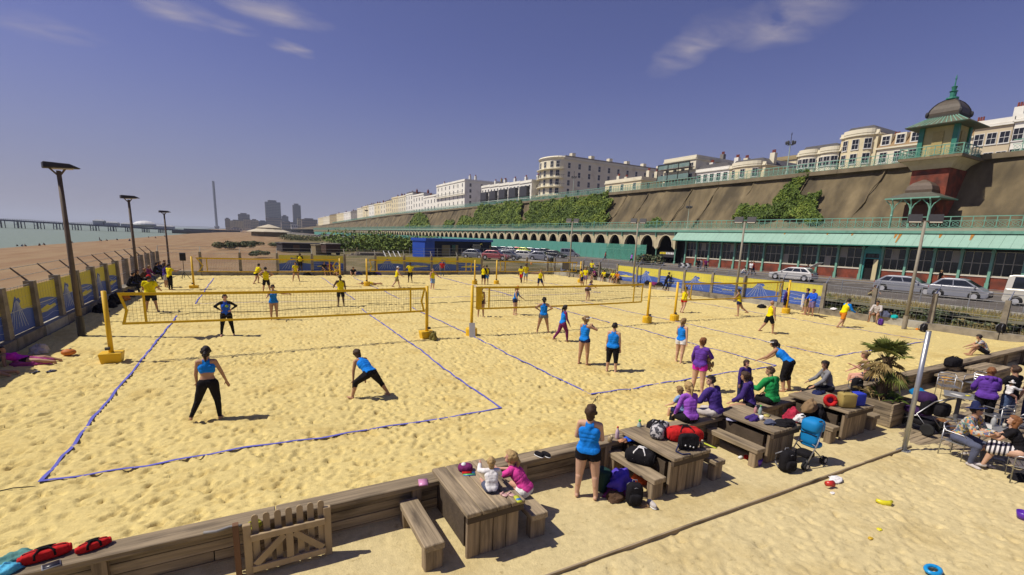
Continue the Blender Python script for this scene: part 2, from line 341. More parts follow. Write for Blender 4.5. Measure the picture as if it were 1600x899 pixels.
def beach_material():
    m = bpy.data.materials.new('shingle'); m.use_nodes = True; nt = m.node_tree; n = nt.nodes; L = nt.links; b = n['Principled BSDF']
    b.inputs['Roughness'].default_value = .95; b.inputs['Specular IOR Level'].default_value = .1
    tc = n.new('ShaderNodeTexCoord'); se = n.new('ShaderNodeSeparateXYZ'); L.new(tc.outputs['Object'], se.inputs[0])
    def nz(scale, det=6, st=(1, 1, 1)):
        mp = n.new('ShaderNodeMapping'); mp.inputs['Scale'].default_value = st; L.new(tc.outputs['Object'], mp.inputs[0])
        t = n.new('ShaderNodeTexNoise'); t.inputs['Scale'].default_value = scale; t.inputs['Detail'].default_value = det; L.new(mp.outputs[0], t.inputs[0]); return t.outputs[0]
    def mr(v, a, c_, lo=0, hi=1):
        r = n.new('ShaderNodeMapRange'); r.inputs[1].default_value = a; r.inputs[2].default_value = c_; r.inputs[3].default_value = lo; r.inputs[4].default_value = hi; L.new(v, r.inputs[0]); return r.outputs[0]
    def mix(f, a, c_):
        x = n.new('ShaderNodeMix'); x.data_type = 'RGBA'; L.new(f, x.inputs[0])
        for k, v in ((6, a), (7, c_)):
            if isinstance(v, tuple): x.inputs[k].default_value = (*v, 1)
            else: L.new(v, x.inputs[k])
        return x.outputs[2]
    base = mix(mr(nz(.12, 5, (2.5, .5, 1)), .38, .62), (.25, .155, .08), (.31, .215, .115))
    base = mix(mr(nz(4, 3), .35, .7, 0, .5), base, (.20, .135, .085))
    ma = n.new('ShaderNodeMath'); ma.operation = 'MULTIPLY_ADD'; ma.inputs[1].default_value = -.055; ma.inputs[2].default_value = 3.2; L.new(se.outputs[1], ma.inputs[0])
    ad = n.new('ShaderNodeMath'); ad.operation = 'ADD'; L.new(se.outputs[0], ad.inputs[0]); L.new(ma.outputs[0], ad.inputs[1])
    nn = n.new('ShaderNodeMath'); nn.operation = 'MULTIPLY_ADD'; nn.inputs[1].default_value = 22.; nn.inputs[2].default_value = -11.; L.new(nz(.07, 5, (1, .6, 1)), nn.inputs[0])
    a2 = n.new('ShaderNodeMath'); a2.operation = 'ADD'; L.new(ad.outputs[0], a2.inputs[0]); L.new(nn.outputs[0], a2.inputs[1])
    scr = mix(mr(nz(.25, 5), .4, .6), (.10, .095, .035), (.21, .165, .09))
    col = mix(mr(a2.outputs[0], 0, 7), base, scr)
    L.new(col, b.inputs['Base Color'])
    bp = n.new('ShaderNodeBump'); bp.inputs['Strength'].default_value = .6; bp.inputs['Distance'].default_value = .1; L.new(nz(3, 5), bp.inputs['Height']); L.new(bp.outputs[0], b.inputs['Normal'])
    return m
def ground():
    xs = np.concatenate([np.linspace(-420, -90, 8)[:-1], np.linspace(-90, -7.35, 60), [-7.3], np.linspace(-7.2, 36, 40)])
    ys = np.concatenate([np.linspace(-60, 51.4, 70), [51.5], 51.6+np.geomspace(.4, 2950, 90)])
    XX, YY = np.meshgrid(xs, ys); sh = np.where(YY > 700, (YY-700)*.05, 0)
    Z = prof(XX+sh)+np.where(XX < -8, .12*vnoise(XX*.16, YY*.05, 5)+.06*vnoise(XX*.5, YY*.25, 6), 0)
    inland = np.clip((XX+7.2)/43, 0, 1); zi = .05+.75*inland**1.3+.22*vnoise(XX*.12, YY*.1, 8)*np.clip((YY-53)/8, 0, 1)
    Z = np.where(XX > -7.25, zi, Z)
    Z = np.where((XX > -7.25) & (YY < 51.55), -.95, Z)
    o = link('beach', grid_mesh('beach', np.stack([XX, YY, Z], -1), beach_material())); tag(o, 'brown shingle beach running to the pier with scrub on the landward side', 'beach', kind='structure')
    sea = bpy.data.materials.new('sea'); sea.use_nodes = True; nt = sea.node_tree; b = nt.nodes['Principled BSDF']
    b.inputs['Base Color'].default_value = (.20, .245, .19, 1); b.inputs['Roughness'].default_value = .45; b.inputs['IOR'].default_value = 1.33; b.inputs['Specular IOR Level'].default_value = .18
    tc = nt.nodes.new('ShaderNodeTexCoord'); mp = nt.nodes.new('ShaderNodeMapping'); mp.inputs['Scale'].default_value = (.35, .12, 1); t = nt.nodes.new('ShaderNodeTexNoise'); t.inputs['Scale'].default_value = 1.; t.inputs['Detail'].default_value = 8
    bp = nt.nodes.new('ShaderNodeBump'); bp.inputs['Strength'].default_value = .9; bp.inputs['Distance'].default_value = .8
    nt.links.new(tc.outputs['Object'], mp.inputs[0]); nt.links.new(mp.outputs[0], t.inputs[0]); nt.links.new(t.outputs[0], bp.inputs['Height']); nt.links.new(bp.outputs[0], b.inputs['Normal'])
    P = np.array([[[x, y, -4.0] for x in (-26000, -3000, -600, -40)] for y in (-3000, 0, 800, 3000, 26000)], float)
    tag(link('sea', grid_mesh('sea', P, sea)), 'calm grey-green sea beyond the shingle beach', 'sea', kind='structure')
    land = mat('far land', (.16, .15, .09), .95, .3, .02)
    P = np.array([[[x, y, z] for x, z in ((-330, -12), (-200, -2), (-120, .6), (300, .7), (26000, .7))] for y in (2990, 6000, 26000)], float)
    tag(link('ground', grid_mesh('ground', P, land)), 'distant low land along the coast', 'ground', kind='structure')
    P = np.array([[[x, y, z] for x, z in ((35.9, .82), (70, .82), (5000, .82))] for y in (-300, 300, 3000)], float)
    tag(link('ground', grid_mesh('town_ground', P, land)), 'flat ground under the seafront road and town', 'ground', kind='structure')
    b_ = B(); hx = np.linspace(-3600, 2500, 60)
    vs = []; fs = []
    for i, x in enumerate(hx):
        h = 22+12*math.sin(i*.37)+10*math.sin(i*.9+1); h *= min(1, i/10)
        vs += [(x, 9000, -6), (x, 9400, h), (x, 11000, -6)]
    for i in range(59):
        for k in (0, 1): fs.append((i*3+k, i*3+3+k, i*3+4+k, i*3+1+k))
    b_.add(vs, fs); tag(b_.build('hills', mat('far hills', (.07, .08, .06), .95), None, True), 'low far hills on the western horizon behind the pier', 'hills', kind='structure')
ground()
GRASSY = mat('rough verge', (.19, .155, .06), .95, .35, 2.5, bump=.8, bscale=6, dirt=((.07, .085, .025), .7, .42, .6))
ASPHALT = mat('asphalt', (.105, .092, .078), .9, .16, 1.5, bump=.3, bscale=60, dirt=((.14, .125, .105), .3, .45, .7))
PAVING = mat('paving', (.21, .175, .13), .9, .14, 1.2, bump=.2)
WHITELINE = mat('road marking white', (.55, .54, .5), .8, .25, 6.)
def road():
    ys = np.linspace(-40, 52, 70); xs = np.linspace(34.95, 40.2, 22); XX, YY = np.meshgrid(xs, ys)
    Z = np.interp(XX, [34.9, 36, 38.6, 40.2], [.22, .33, .92, .98])+.05*vnoise(XX*1.1, YY*.9, 41)*np.clip((40-XX), 0, 1)
    tag(link('verge', grid_mesh('verge', np.stack([XX, YY, Z], -1), GRASSY)), 'rough grassy bank between the court fence and the road', 'verge', kind='structure')
    P = np.array([[[x, y, 1.0] for x in (40, 49, 58.2)] for y in (-80, 0, 60, 200, 500, 1400)], float)
    tag(link('road', grid_mesh('road', P, ASPHALT)), 'seafront road and parking bays', 'road', kind='structure')
    P = np.array([[[x, y, .99] for x in (30, 40)] for y in (52, 200, 500, 1400)], float)
    tag(B().b2((58.2, -80, .7), (70.9, 1400, 1.12)).build('pavement', PAVING), 'pavement in front of the arches', 'pavement', kind='structure')
    k = B().b2((39.7, -80, .8), (39.98, 1400, 1.12)); tag(k.build('kerb', PALECONC), 'concrete kerb along the seaward edge of the road', 'kerb', kind='structure')
    m = B()
    for y in np.arange(-2, 60, 2.6): m.box((55.6, y, 1.004), (5., .1, .001))
    for y in np.arange(-2, 60, 6.): m.box((46.5, y, 1.004), (.12, 2.6, .001))
    m.box((41.5, 30, 1.004), (.1, 120, .001))
    for y in np.arange(62, 300, 6.): m.box((46.5, y, 1.004), (.12, 2.6, .001))
    tag(m.build('road_marking', WHITELINE), 'white bay lines and lane dashes painted on the road', 'road markings', kind='structure')
road()
CL_X0, CL_X1, CL_T = 71.0, 76.0, 16.0
def cliff_top(y): return np.interp(y, [-100, 290, 600, 1000, 1400], [16, 15.8, 12., 8., 5.])
CLIFF = mat('rendered cliff', (.165, .128, .07), .95, .42, .5, bump=1.6, bscale=1.6, stretch=(1, 1, .3), dirt=((.075, .06, .036), .3, .42, .66, (1, 1.3, .3)))
def cliff_pt(y, t):
    """point on the cliff face; t 0 at the foot, 1 at the top"""
    return Vector((CL_X0+(CL_X1-CL_X0)*(t**.85), y, 7+(float(cliff_top(y))-7)*t))
def cliff():
    ys = np.concatenate([np.linspace(-60, 140, 330), np.linspace(141, 420, 200), np.linspace(424, 1400, 120)]); ts = np.linspace(0, 1, 26)
    YY, TT = np.meshgrid(ys, ts)
    top = cliff_top(YY); Z = 7+(top-7)*TT; X = CL_X0+(CL_X1-CL_X0)*TT**.85
    X += .28*vnoise(YY*.11, TT*2.2, 51)+.12*vnoise(YY*.4, TT*5, 52)+.05*vnoise(YY*1.5, TT*14, 53)
    for i, y0 in enumerate((62., 68., 74.5, 79.5, 86., 92., 108., 46., 55., 14., 36., 136., 150., 171., 190., 215., 240., 268., 300.)):
        d = YY-(y0-2.2*TT); X += -.22*np.exp(-(d/.35)**2)+.12*np.exp(-((d-.6)/.4)**2)
    X += .2*np.clip(np.sin(YY*.21), 0, 1)*(TT < .95)
    P = np.stack([X, YY, Z], -1)
    tag(link('cliff', grid_mesh('cliff', P, CLIFF)), 'tall brown rendered cliff wall behind the arches', 'cliff', kind='structure')
    cl = bpy.data.objects['cliff']; sm = mat('cliff seam', (.135, .105, .057), .95, .5, 1.5); g = random.Random(4)
    for y0 in (62., 68., 74.5, 79.5, 86., 92., 108., 46., 55., 14., 36., 136., 150., 171., 190., 215., 240., 268.):
        pts = [cliff_pt(y0-2.2*t+g.uniform(-.15, .15), t)-Vector((.06, 0, 0)) for t in [k/9 for k in range(10)]]
        B().path(pts, [g.uniform(.05, .13) for _ in pts], 5).build('seam', sm, cl)
    up = np.array([[[x, y, float(cliff_top(y))-.05] for x in (75.7, 320)] for y in (-100, 290, 600, 1000, 1400)], float)
    tag(link('upper_ground', grid_mesh('upper_ground', up, PAVING)), 'upper promenade and town ground on top of the cliff', 'ground', kind='structure')
    c = B()
    for a in range(-60, 600, 20):
        t0, t1 = float(cliff_top(a)), float(cliff_top(a+20))
        c.add([(75.2, a, t0-.55), (76.3, a, t0-.55), (76.3, a, t0+.04), (75.2, a, t0+.04), (75.2, a+19.96, t1-.55), (76.3, a+19.96, t1-.55), (76.3, a+19.96, t1+.04), (75.2, a+19.96, t1+.04)],
              [(0, 1, 2, 3), (7, 6, 5, 4), (0, 3, 7, 4), (3, 2, 6, 7), (1, 0, 4, 5), (2, 1, 5, 6)])
    tag(c.build('cliff_coping', mat('old coping', (.2, .16, .10), .95, .3, .5, bump=.5)), 'brown coping along the cliff top', 'coping', kind='structure')
cliff()
GREEN = paint('sea green paint', (.17, .37, .27), dirt=((.12, .24, .17), 1.2, .55, .8))
DGREEN = paint('deep green paint', (.035, .20, .14))
AWN = paint('pale green awning', (.26, .42, .325), .6, var=.06, dirt=((.23, .36, .28), .5, .45, .8, (.3, 1.2, 1)))
CREAM = mat('cream stone', (.52, .45, .28), .9, .12, 1.5, bump=.2, dirt=((.35, .29, .18), 1., .55, .8))
BRICK = mat('red brick', (.23, .058, .032), .9, .35, 4., bump=.4, dirt=((.10, .038, .026), 1.0, .42, .66))
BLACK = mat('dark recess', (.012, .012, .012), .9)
GLASS = mat('dark window glass', (.018, .02, .022), .12, .2, .5, spec=.5)
RUSTST = mat('rust streak', (.36, .17, .035), .9, .25, 3.)
FX = 63.0; DECK = 7.05
ARCH_Y = [57.5+4.37*i for i in range(118)]
def lattice_panel(ln, h, m, name='lattice'):
    """cast iron railing panel along y: rails, posts and circles with crosses"""
    b = B(); b.b2((-.03, 0, .06), (.03, ln, .12)); b.b2((-.035, 0, h-.08), (.035, ln, h)); b.b2((-.02, 0, h*.62), (.02, ln, h*.62+.05))
    n = max(2, round(ln/.85)); w = ln/n
    for i in range(n):
        y0 = i*w; c = y0+w/2; zc = .12+(h*.62-.12)/2; r = (h*.62-.12)/2
        b.b2((-.03, y0-.035, 0), (.03, y0+.035, h))
        for sx in (-1, 1):
            b.bar((0, c-sx*w/2, .12), (0, c+sx*w/2, h*.62), .022, 4, cap=False)
        pts = [(0, c+math.cos(a)*r*.75, zc+math.sin(a)*r*.75) for a in [2*math.pi*k/10 for k in range(11)]]
        for p, q in zip(pts, pts[1:]): b.bar(p, q, .022, 4, cap=False)
    return b.mesh(name, m)
def arcade():
    t = thing('arcade', 'long cream arcade of round arches under a green railed terrace', 'arcade', (FX, 0, 0))
    w = 4.37; b = B(); r = 1.62; sp = 4.05; zt = 6.35
    arc = [(w/2+math.cos(a)*r, sp-.1+math.sin(a)*2.05) for a in [math.pi*k/14 for k in range(15)]]
    for k in range(14):
        p, q = arc[k], arc[k+1]
        b.prism([(p[0], p[1]), (p[0], zt), (q[0], zt), (q[0], q[1])][::-1], 'x', 0, .45)
    for a, c in ((0, w/2-r), (w/2+r, w)): b.prism([(a, sp-.6), (c, sp-.1), (c, zt), (a, zt)] if a == 0 else [(a, sp-.1), (c, sp-.6), (c, zt), (a, zt)], 'x', 0, .45)
    arch = b.mesh('arch', CREAM)
    rim = B()
    for k in range(14):
        p, q = arc[k], arc[k+1]; rim.bar((-.04, *p), (-.04, *q), .09, 4, cap=False)
    rimm = rim.mesh('arch_rim', mat('cream trim', (.60, .53, .36), .85))
    col = B().lathe([(.2, 1.12), (.2, 1.5), (.11, 1.6), (.11, 3.3), (.2, 3.45), (.24, 3.6)], 8, (.2, 0, 0)).mesh('column', GREEN)
    for i, y in enumerate(ARCH_Y):
        link('arch', arch, t, (0, y, 0)); link('column', col, t, (0, y, 0))
        if i < 40: link('arch_rim', rimm, t, (0, y, 0))
        if i < 40: link('bracket', arcade_br, t, (0, y, 0))
    yE = ARCH_Y[-1]+w
    B().b2((-.25, 20-3, 6.36), (.6, yE, 6.55)).build('fascia', GREEN, t)
    B().b2((-.35, -60, 6.56), (8.4, yE, DECK)).build('terrace_slab', mat('deck edge', (.33, .34, .25), .9, .2, .6), t)
    B().b2((-.42, -60, 6.5), (-.36, yE, 6.78)).build('edge_moulding', GREEN, t)
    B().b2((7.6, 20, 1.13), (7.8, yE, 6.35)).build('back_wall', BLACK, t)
    ra = thing('terrace_railing', 'ornate green cast iron railing along the terrace above the arches', 'railing', (FX-.2, 0, DECK))
    lp = lattice_panel(4.37, 1.2, GREEN); y = 57.5-4.37*27; k = 0
    while y < yE-1:
        link('panel', lp, ra, (0, y, 0))
        if k % 4 == 0: B().lathe([(.1, 0), (.1, 1.3), (.14, 1.32), (.05, 1.5)], 6, (0, y, 0)).build('post', GREEN, ra)
        y += 4.37; k += 1
arcade_br = B().b2((-.3, -.06, 5.6), (-.02, .06, 6.5)).box((-.22, 0, 6.2), (.35, .05, .1)).mesh('bracket', GREEN)
arcade()
def hoarding():
    m = mat('green hoarding mesh', (.10, .32, .255), .7, .18, .5, dirt=((.07, .25, .19), .4, .4, .7, (.3, 1, 1)))
    m2 = mat('thin green mesh', (.10, .34, .25), .7, .2, 1., alpha=.55)
    t = thing('hoarding', 'tall green mesh hoarding closing the feet of the arches', 'hoarding', (62.3, 0, 1.1))
    pm = B().b2((-.02, .03, .05), (.02, 2.15, 3.05)).mesh('panel', m); p2 = B().b2((-.02, .03, .05), (.02, 2.15, 3.05)).mesh('panel', m2)
    po = B().bar((0, 0, 0), (0, 0, 3.15), .035, 6).mesh('post', GREEN); ra = B().bar((0, 0, 2.05), (0, 2.185, 2.05), .03, 5).mesh('rail', GREEN)
    y = 63.4
    for k in range(228):
        link('panel', p2 if k < 5 else pm, t, (0, y, 0)); link('post', po, t, (0, y, 0))
        if k < 6: link('rail', ra, t, (0, y, 0))
        y += 2.185
    h = B().b2((-.02, 0, 1.0), (.02, 3.6, 2.0)); o = thing('banner', 'dark board with a row of yellow and white squares inside an open arch', 'banner', (63.6, 57.9, 1.2))
    h.build('board', DARKMETAL, o)
    for i in range(9):
        B().b2((-.04, .25+i*.36, 1.5), (-.022, .5+i*.36, 1.85)).build('square', paint('sign yellow', (.75, .6, .03)) if i > 4 else paint('sign white', (.75, .74, .7)), o)
hoarding()
POSTS = [55.1, 52.9, 50.5, 48.3, 46.0, 43.7, 41.4, 38.8, 36.4, 34.1, 31.8, 29.1, 27.1, 24.8, 22.4, 20.2, 17.9, 15.6, 13.3, 11.0]
def hall():
    t = thing('seafront_hall', 'long brick hall with green pilasters, gridded windows and a green awning', 'hall', (FX, 0, 1.1))
    z0, zb, zw, zt = 0, 1.25, 3.7, 4.5
    wm = {}
    trim = paint('window frame cream', (.42, .40, .30)); white = paint('sill white', (.62, .58, .48))
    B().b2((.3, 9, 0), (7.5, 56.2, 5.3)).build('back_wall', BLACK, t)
    B().b2((.05, 54.9, 0), (7.4, 55.2, 5.3)).build('end_wall', BRICK, t)
    ind = paint('interior pale', (.30, .28, .22))
    for i, (a, b_) in enumerate(zip(POSTS, POSTS[1:])):
        ln = a-b_; cy = (a+b_)/2
        door = i == 11
        if door: continue
        B().b2((0, b_+.14, z0), (.25, a-.14, zb)).build('brick_wall', BRICK, t)
        B().b2((-.06, b_+.14, zb), (.28, a-.14, zb+.11)).build('sill', white, t)
        fr = B(); y0, y1 = b_+.16, a-.16
        for k in range(4): y = y0+(y1-y0)*k/3; fr.b2((.05, y-.028, zb+.11), (.12, y+.028, zw+.02))
        for z in (zb+.14, (zb+zw)/2+.1, zw): fr.b2((.055, y0, z-.028), (.115, y1, z+.028))
        w = fr.build('window', trim, t)
        for k in range(3):
            for j in range(2):
                ya = y0+(y1-y0)*k/3+.03; za = (zb+.16, (zb+zw)/2+.13)[j]; zc = ((zb+zw)/2+.07, zw-.03)[j]
                B().b2((.085, ya, za), (.1, ya+(y1-y0)/3-.06, zc)).build('pane', GLASS if (i*7+k*3+j) % 11 else ind, w)
        g = B()
        for k in range(2):
            yc = y0+(y1-y0)*(k+.5)/2
            pts = [(.06, yc+math.cos(x)*.48, zw+.1+math.sin(x)*.5) for x in [math.pi*q/8 for q in range(9)]]
            for p, q in zip(pts, pts[1:]): g.bar(p, q, .03, 4, cap=False)
        g.b2((.08, y0, zw+.62), (.13, y1, zw+.7)); g.b2((.16, y0, zw+.02), (.2, y1, 5.2))
        g.build('fanlight', mat('dark iron', (.05, .055, .045), .7), t)
    cm = B().b2((-.22, -.15, 0), (.02, .15, .7)).b2((-.17, -.11, .7), (.02, .11, 3.6)).b2((-.24, -.15, 3.6), (.02, .15, 3.85)).prism([(-.2, 3.85), (.02, 3.85), (.02, 4.6), (-.55, 4.6)], 'y', -.06, .06).mesh('pilaster', GREEN)
    for y in POSTS: link('pilaster', cm, t, (0, y, 0))
    a, b_ = POSTS[11], POSTS[12]; cy = (a+b_)/2; d = B()
    d.b2((-.1, b_+.15, 0), (.1, b_+.3, 3.1)).b2((-.1, a-.3, 0), (.1, a-.15, 3.1)).b2((-.1, b_+.15, 3.1), (.1, a-.15, 3.3)).b2((-.08, b_+.3, 2.5), (.08, a-.3, 2.6))
    d.prism([(cy+math.cos(x)*.95, 3.3+math.sin(x)*.7) for x in [math.pi*q/10 for q in range(11)]], 'x', -.12, .05)
    dd = d.build('doorway', paint('teal door paint', (.06, .30, .26)), t)
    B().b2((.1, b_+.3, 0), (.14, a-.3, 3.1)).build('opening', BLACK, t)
    B().box((-.35, b_+.42, 1.25), (.05, .75, 2.4), R(-35)).build('open_door', paint('cream door', (.6, .52, .3)), t)
    tr = B()
    for k in range(4): tr.b2((-.02, b_+.35+k*.42, 2.62), (.0, b_+.7+k*.42, 3.05))
    tr.build('transom_light', GLASS, t)
    ys = [9.]+[9.+k*.75 for k in range(1, 64)]+[56.9]
    for k, (y, y2) in enumerate(zip(ys, ys[1:])):
        B().add([(-1.55, y, 4.06), (-1.55, y2-.015, 4.06), (-.2, y2-.015, 5.42), (-.2, y, 5.42), (-1.52, y, 4.0), (-1.52, y2-.015, 4.0), (-.2, y2-.015, 5.33), (-.2, y, 5.33)],
                [(0, 1, 2, 3), (7, 6, 5, 4), (0, 4, 5, 1), (1, 5, 6, 2), (3, 7, 4, 0), (2, 6, 7, 3)]).build('awning_sheet', AWN, t)
    B().b2((-1.6, 9, 3.95), (-1.5, 56.9, 4.04)).build('awning_edge', DGREEN, t)
    B().b2((-.3, 9, 5.43), (.1, 57, 5.56)).build('gutter', DGREEN, t)
    for y, l in ((25.6, 1.1), (26., .6), (22.1, .5), (30.4, .35), (33.2, .3), (19.6, .7), (38.6, .3)):
        k = l*.95; B().add([(-.21, y-.1, 5.425), (-.21, y+.22, 5.425), (-.21-k, y+.06, 5.425-k*1.0074), (-.21-k, y-.05, 5.425-k*1.0074)], [(0, 1, 2, 3)]).build('rust_streak', RUSTST, t, loc=(-.012, 0, .012))
hall()
def sq(b, r0, r1, z0, z1, cx, cy):
    """frustum with a square plan"""
    b.add([(cx-r0[0], cy-r0[1], z0), (cx+r0[0], cy-r0[1], z0), (cx+r0[0], cy+r0[1], z0), (cx-r0[0], cy+r0[1], z0), (cx-r1[0], cy-r1[1], z1), (cx+r1[0], cy-r1[1], z1), (cx+r1[0], cy+r1[1], z1), (cx-r1[0], cy+r1[1], z1)],
          [(3, 2, 1, 0), (4, 5, 6, 7), (0, 1, 5, 4), (1, 2, 6, 5), (2, 3, 7, 6), (3, 0, 4, 7)]); return b
def tower():
    cx, cy = 72.6, 27.2
    t = thing('lift_tower', 'red brick lift tower with green eaves, ribbed dome and tall finial', 'tower', (cx, cy, DECK))
    z = lambda v: v-DECK
    B().b2((-1.9, -1.8, 0), (3, 1.8, z(14.2))).build('shaft', BRICK, t)
    sq(sq(B(), (2.0, 1.9), (2.3, 2.2), z(14.2), z(14.7), 0, 0), (2.3, 2.2), (2.8, 2.8), z(14.7), z(15.2), 0, 0).build('corbel', CREAM, t)
    B().b2((-3.0, -3.0, z(15.2)), (3.5, 3.0, z(15.5))).build('platform', mat('stone ledge', (.20, .155, .09), .9, .2), t)
    B().b2((-1.62, -1.62, z(15.5)), (1.7, 1.62, z(19.0))).build('cabin', mat('cream cabin wall', (.50, .42, .19), .8, .12, 1.), t)
    for sx in (-1, 1):
        for sy in (-1, 1): B().b2((sx*1.6-.24, sy*1.6-.24, z(15.5)), (sx*1.6+.24, sy*1.6+.24, z(19.1))).build('column', DGREEN, t)
    for sx, sy, dx, dy in ((0, -1.7, .5, .04), (-1.7, 0, .04, .5)):
        B().box((sx, sy, z(17.1)), (dx*2 if dx > .1 else .06, dy*2 if dy > .1 else .06, 2.5)).build('door_panel', mat('panel ochre', (.42, .33, .13), .8), t)
    ev = mat('old copper roof', (.13, .13, .085), .7, .25, 2., dirt=((.07, .13, .09), 1.5, .45, .7))
    sq(sq(B(), (2.9, 2.9), (2.95, 2.95), z(18.95), z(19.05), 0, 0), (2.95, 2.95), (1.5, 1.5), z(19.05), z(20.0), 0, 0).build('eaves', ev, t)
    sl = B()
    for k in range(13):
        u = -1.4+k*.233
        sl.add([(-2.9, u*2-.04, z(19.1)), (-2.9, u*2+.04, z(19.1)), (-1.5, u+.03, z(20.06)), (-1.5, u-.03, z(20.06)), (-2.9, u*2-.04, z(19.0)), (-2.9, u*2+.04, z(19.0)), (-1.5, u+.03, z(19.95)), (-1.5, u-.03, z(19.95))], [(0, 1, 2, 3), (0, 4, 5, 1), (1, 5, 6, 2), (3, 7, 4, 0)])
    sl.build('rafters', GREEN, t)
    B().b2((-1.5, -1.5, z(20.0)), (1.5, 1.5, z(20.3))).build('drum', mat('drum dark', (.06, .055, .045), .8), t)
    d = B(); pr = [(1.42, 0), (1.44, .25), (1.34, .65), (1.14, 1.05), (.86, 1.42), (.5, 1.7), (.26, 1.8)]
    for (r0, a), (r1, b2) in zip(pr, pr[1:]): sq(d, (r0, r0*1.05), (r1, r1*1.05), z(20.3)+a, z(20.3)+b2, 0, 0)
    dm = d.build('dome', mat('bronze dome', (.085, .068, .048), .55, .2, 4., bump=.3), t)
    for i in range(4):
        rb = B(); sx, sy = ((-1, -1), (1, -1), (1, 1), (-1, 1))[i]
        rb.path([(sx*r, sy*r*1.05, z(20.3)+a) for r, a in pr], .07, 5); rb.build('rib', DARKMETAL, dm)
        B().ball((sx*1.5, sy*1.55, z(20.45)), (.17, .17, .34)).build('scroll', DARKMETAL, t)
    B().lathe([(.55, z(22.05)), (.62, z(22.15)), (.6, z(22.3)), (.3, z(22.4)), (.32, z(22.9)), (.42, z(23.0)), (.2, z(23.1)), (.26, z(23.4)), (.3, z(23.5)), (.08, z(23.6)), (.05, z(24.2)), (.1, z(24.35)), (.02, z(24.8))], 10).build('finial', DGREEN, t)
    lx = -2.9; B().b2((-3.6, -1.2, 0), (-1.9, 1.2, 3.0)).build('porch', mat('dark porch', (.09, .035, .025), .8), t)
    sq(sq(B(), (2.3, 2.6), (2.3, 2.6), z(10.6), z(10.75), lx, 0), (2.3, 2.6), (1.05, 1.25), z(10.75), z(11.4), lx, 0).build('canopy', mat('canopy slate', (.10, .10, .075), .7, .2, 2.), t)
    B().b2((lx-2.36, -2.66, z(10.6)), (lx-2.26, 2.66, z(10.74))).b2((lx-2.36, -2.68, z(10.6)), (lx+2.3, -2.6, z(10.74))).build('canopy_edge', GREEN, t)
    dd = B(); pr2 = [(1.0, 0), (1.04, .3), (.92, .75), (.66, 1.1), (.32, 1.35), (.1, 1.5)]
    for (r0, a), (r1, b2) in zip(pr2, pr2[1:]): sq(dd, (r0, r0*1.25), (r1, r1*1.25), z(11.4)+a, z(11.4)+b2, lx, 0)
    dd.build('small_dome', mat('bronze dome'[:6]+' lower', (.12, .088, .062), .55, .2, 4.), t)
    for sy in (-1.8, 0, 1.8):
        B().bar((lx-2.0, sy, 0), (lx-2.0, sy, 2.6), .12, 8).path([(lx-2.0, sy, 2.3), (lx-2.1, sy, 3.0), (lx-2.45, sy, 3.5)], .08, 6).build('pillar', GREEN, t)
        for e in (-1, 1): B().path([(lx-2.0, sy, 2.2), (lx-2.0, sy+e*.25, 2.9), (lx-2.0, sy+e*.8, 3.45)], .06, 5).build('bracket', GREEN, t)
    lp = lattice_panel(6.0, 1.15, GREEN); link('balcony_rail', lp, t, (-2.95, -3.0, z(15.5))); 
    lq = lattice_panel(5, 1.15, GREEN); link('balcony_rail', lq, t, (-2.95, -2.95, z(15.5)), rot=R(-90)); link('balcony_rail', lq, t, (-2.95, 2.95, z(15.5)), rot=R(-90))
tower()
def top_rail():
    t = thing('cliff_railing', 'pale green iron railing along the top of the cliff', 'railing', (75.6, 0, 0))
    lp = lattice_panel(4.0, 1.35, paint('faded green paint', (.20, .40, .30))); y = -30
    while y < 520:
        if not (20 < y < 29): link('panel', lp, t, (0, y, float(cliff_top(y))+.02))
        y += 4.0
top_rail()
WIN = {}
def window_mesh(w, h, frame):
    k = (w, h, frame.name)
    if k not in WIN:
        f = B(); e = .07
        f.b2((-.09, -w/2-.14, -h/2-.16), (.02, w/2+.14, -h/2)).b2((-.05, -w/2-e, -h/2), (.02, -w/2, h/2+e)).b2((-.05, w/2, -h/2), (.02, w/2+e, h/2+e)).b2((-.05, -w/2, h/2), (.02, w/2, h/2+e)).b2((-.03, -w/2, -.03), (.01, w/2, .03))
        f.b2((-.025, -.02, -h/2), (.01, .02, -.03)).b2((-.025, -.02, .03), (.01, .02, h/2))
        p = B().b2((-.008, -w/2, -h/2), (.004, w/2, h/2))
        WIN[k] = (f.mesh('window', frame), p.mesh('pane', GLASS))
    return WIN[k]
WHITE = mat('white stucco', (.80, .775, .68), .85, .07, .3, dirt=((.50, .46, .36), .25, .55, .85))
CREAMW = mat('cream stucco', (.72, .63, .40), .85, .07, .3, dirt=((.47, .40, .24), .25, .55, .85))
CREAMP = mat('pale cream stucco', (.76, .70, .52), .85, .07, .3, dirt=((.5, .44, .3), .25, .55, .85))
BEIGE = mat('beige stucco', (.58, .49, .33), .85, .08, .3)
TAN = mat('tan stucco', (.36, .285, .15), .9, .12, .3)
GREYW = mat('grey render', (.22, .20, .18), .9, .15, .3)
SLATE = mat('slate roof', (.12, .115, .115), .7, .2, 1.)
REDPOT = mat('red chimney pots', (.22, .055, .035), .9, .2)
IRON = mat('black balcony iron', (.03, .03, .03), .6)
FRW = paint('white sash', (.7, .69, .64))
NW = [0]
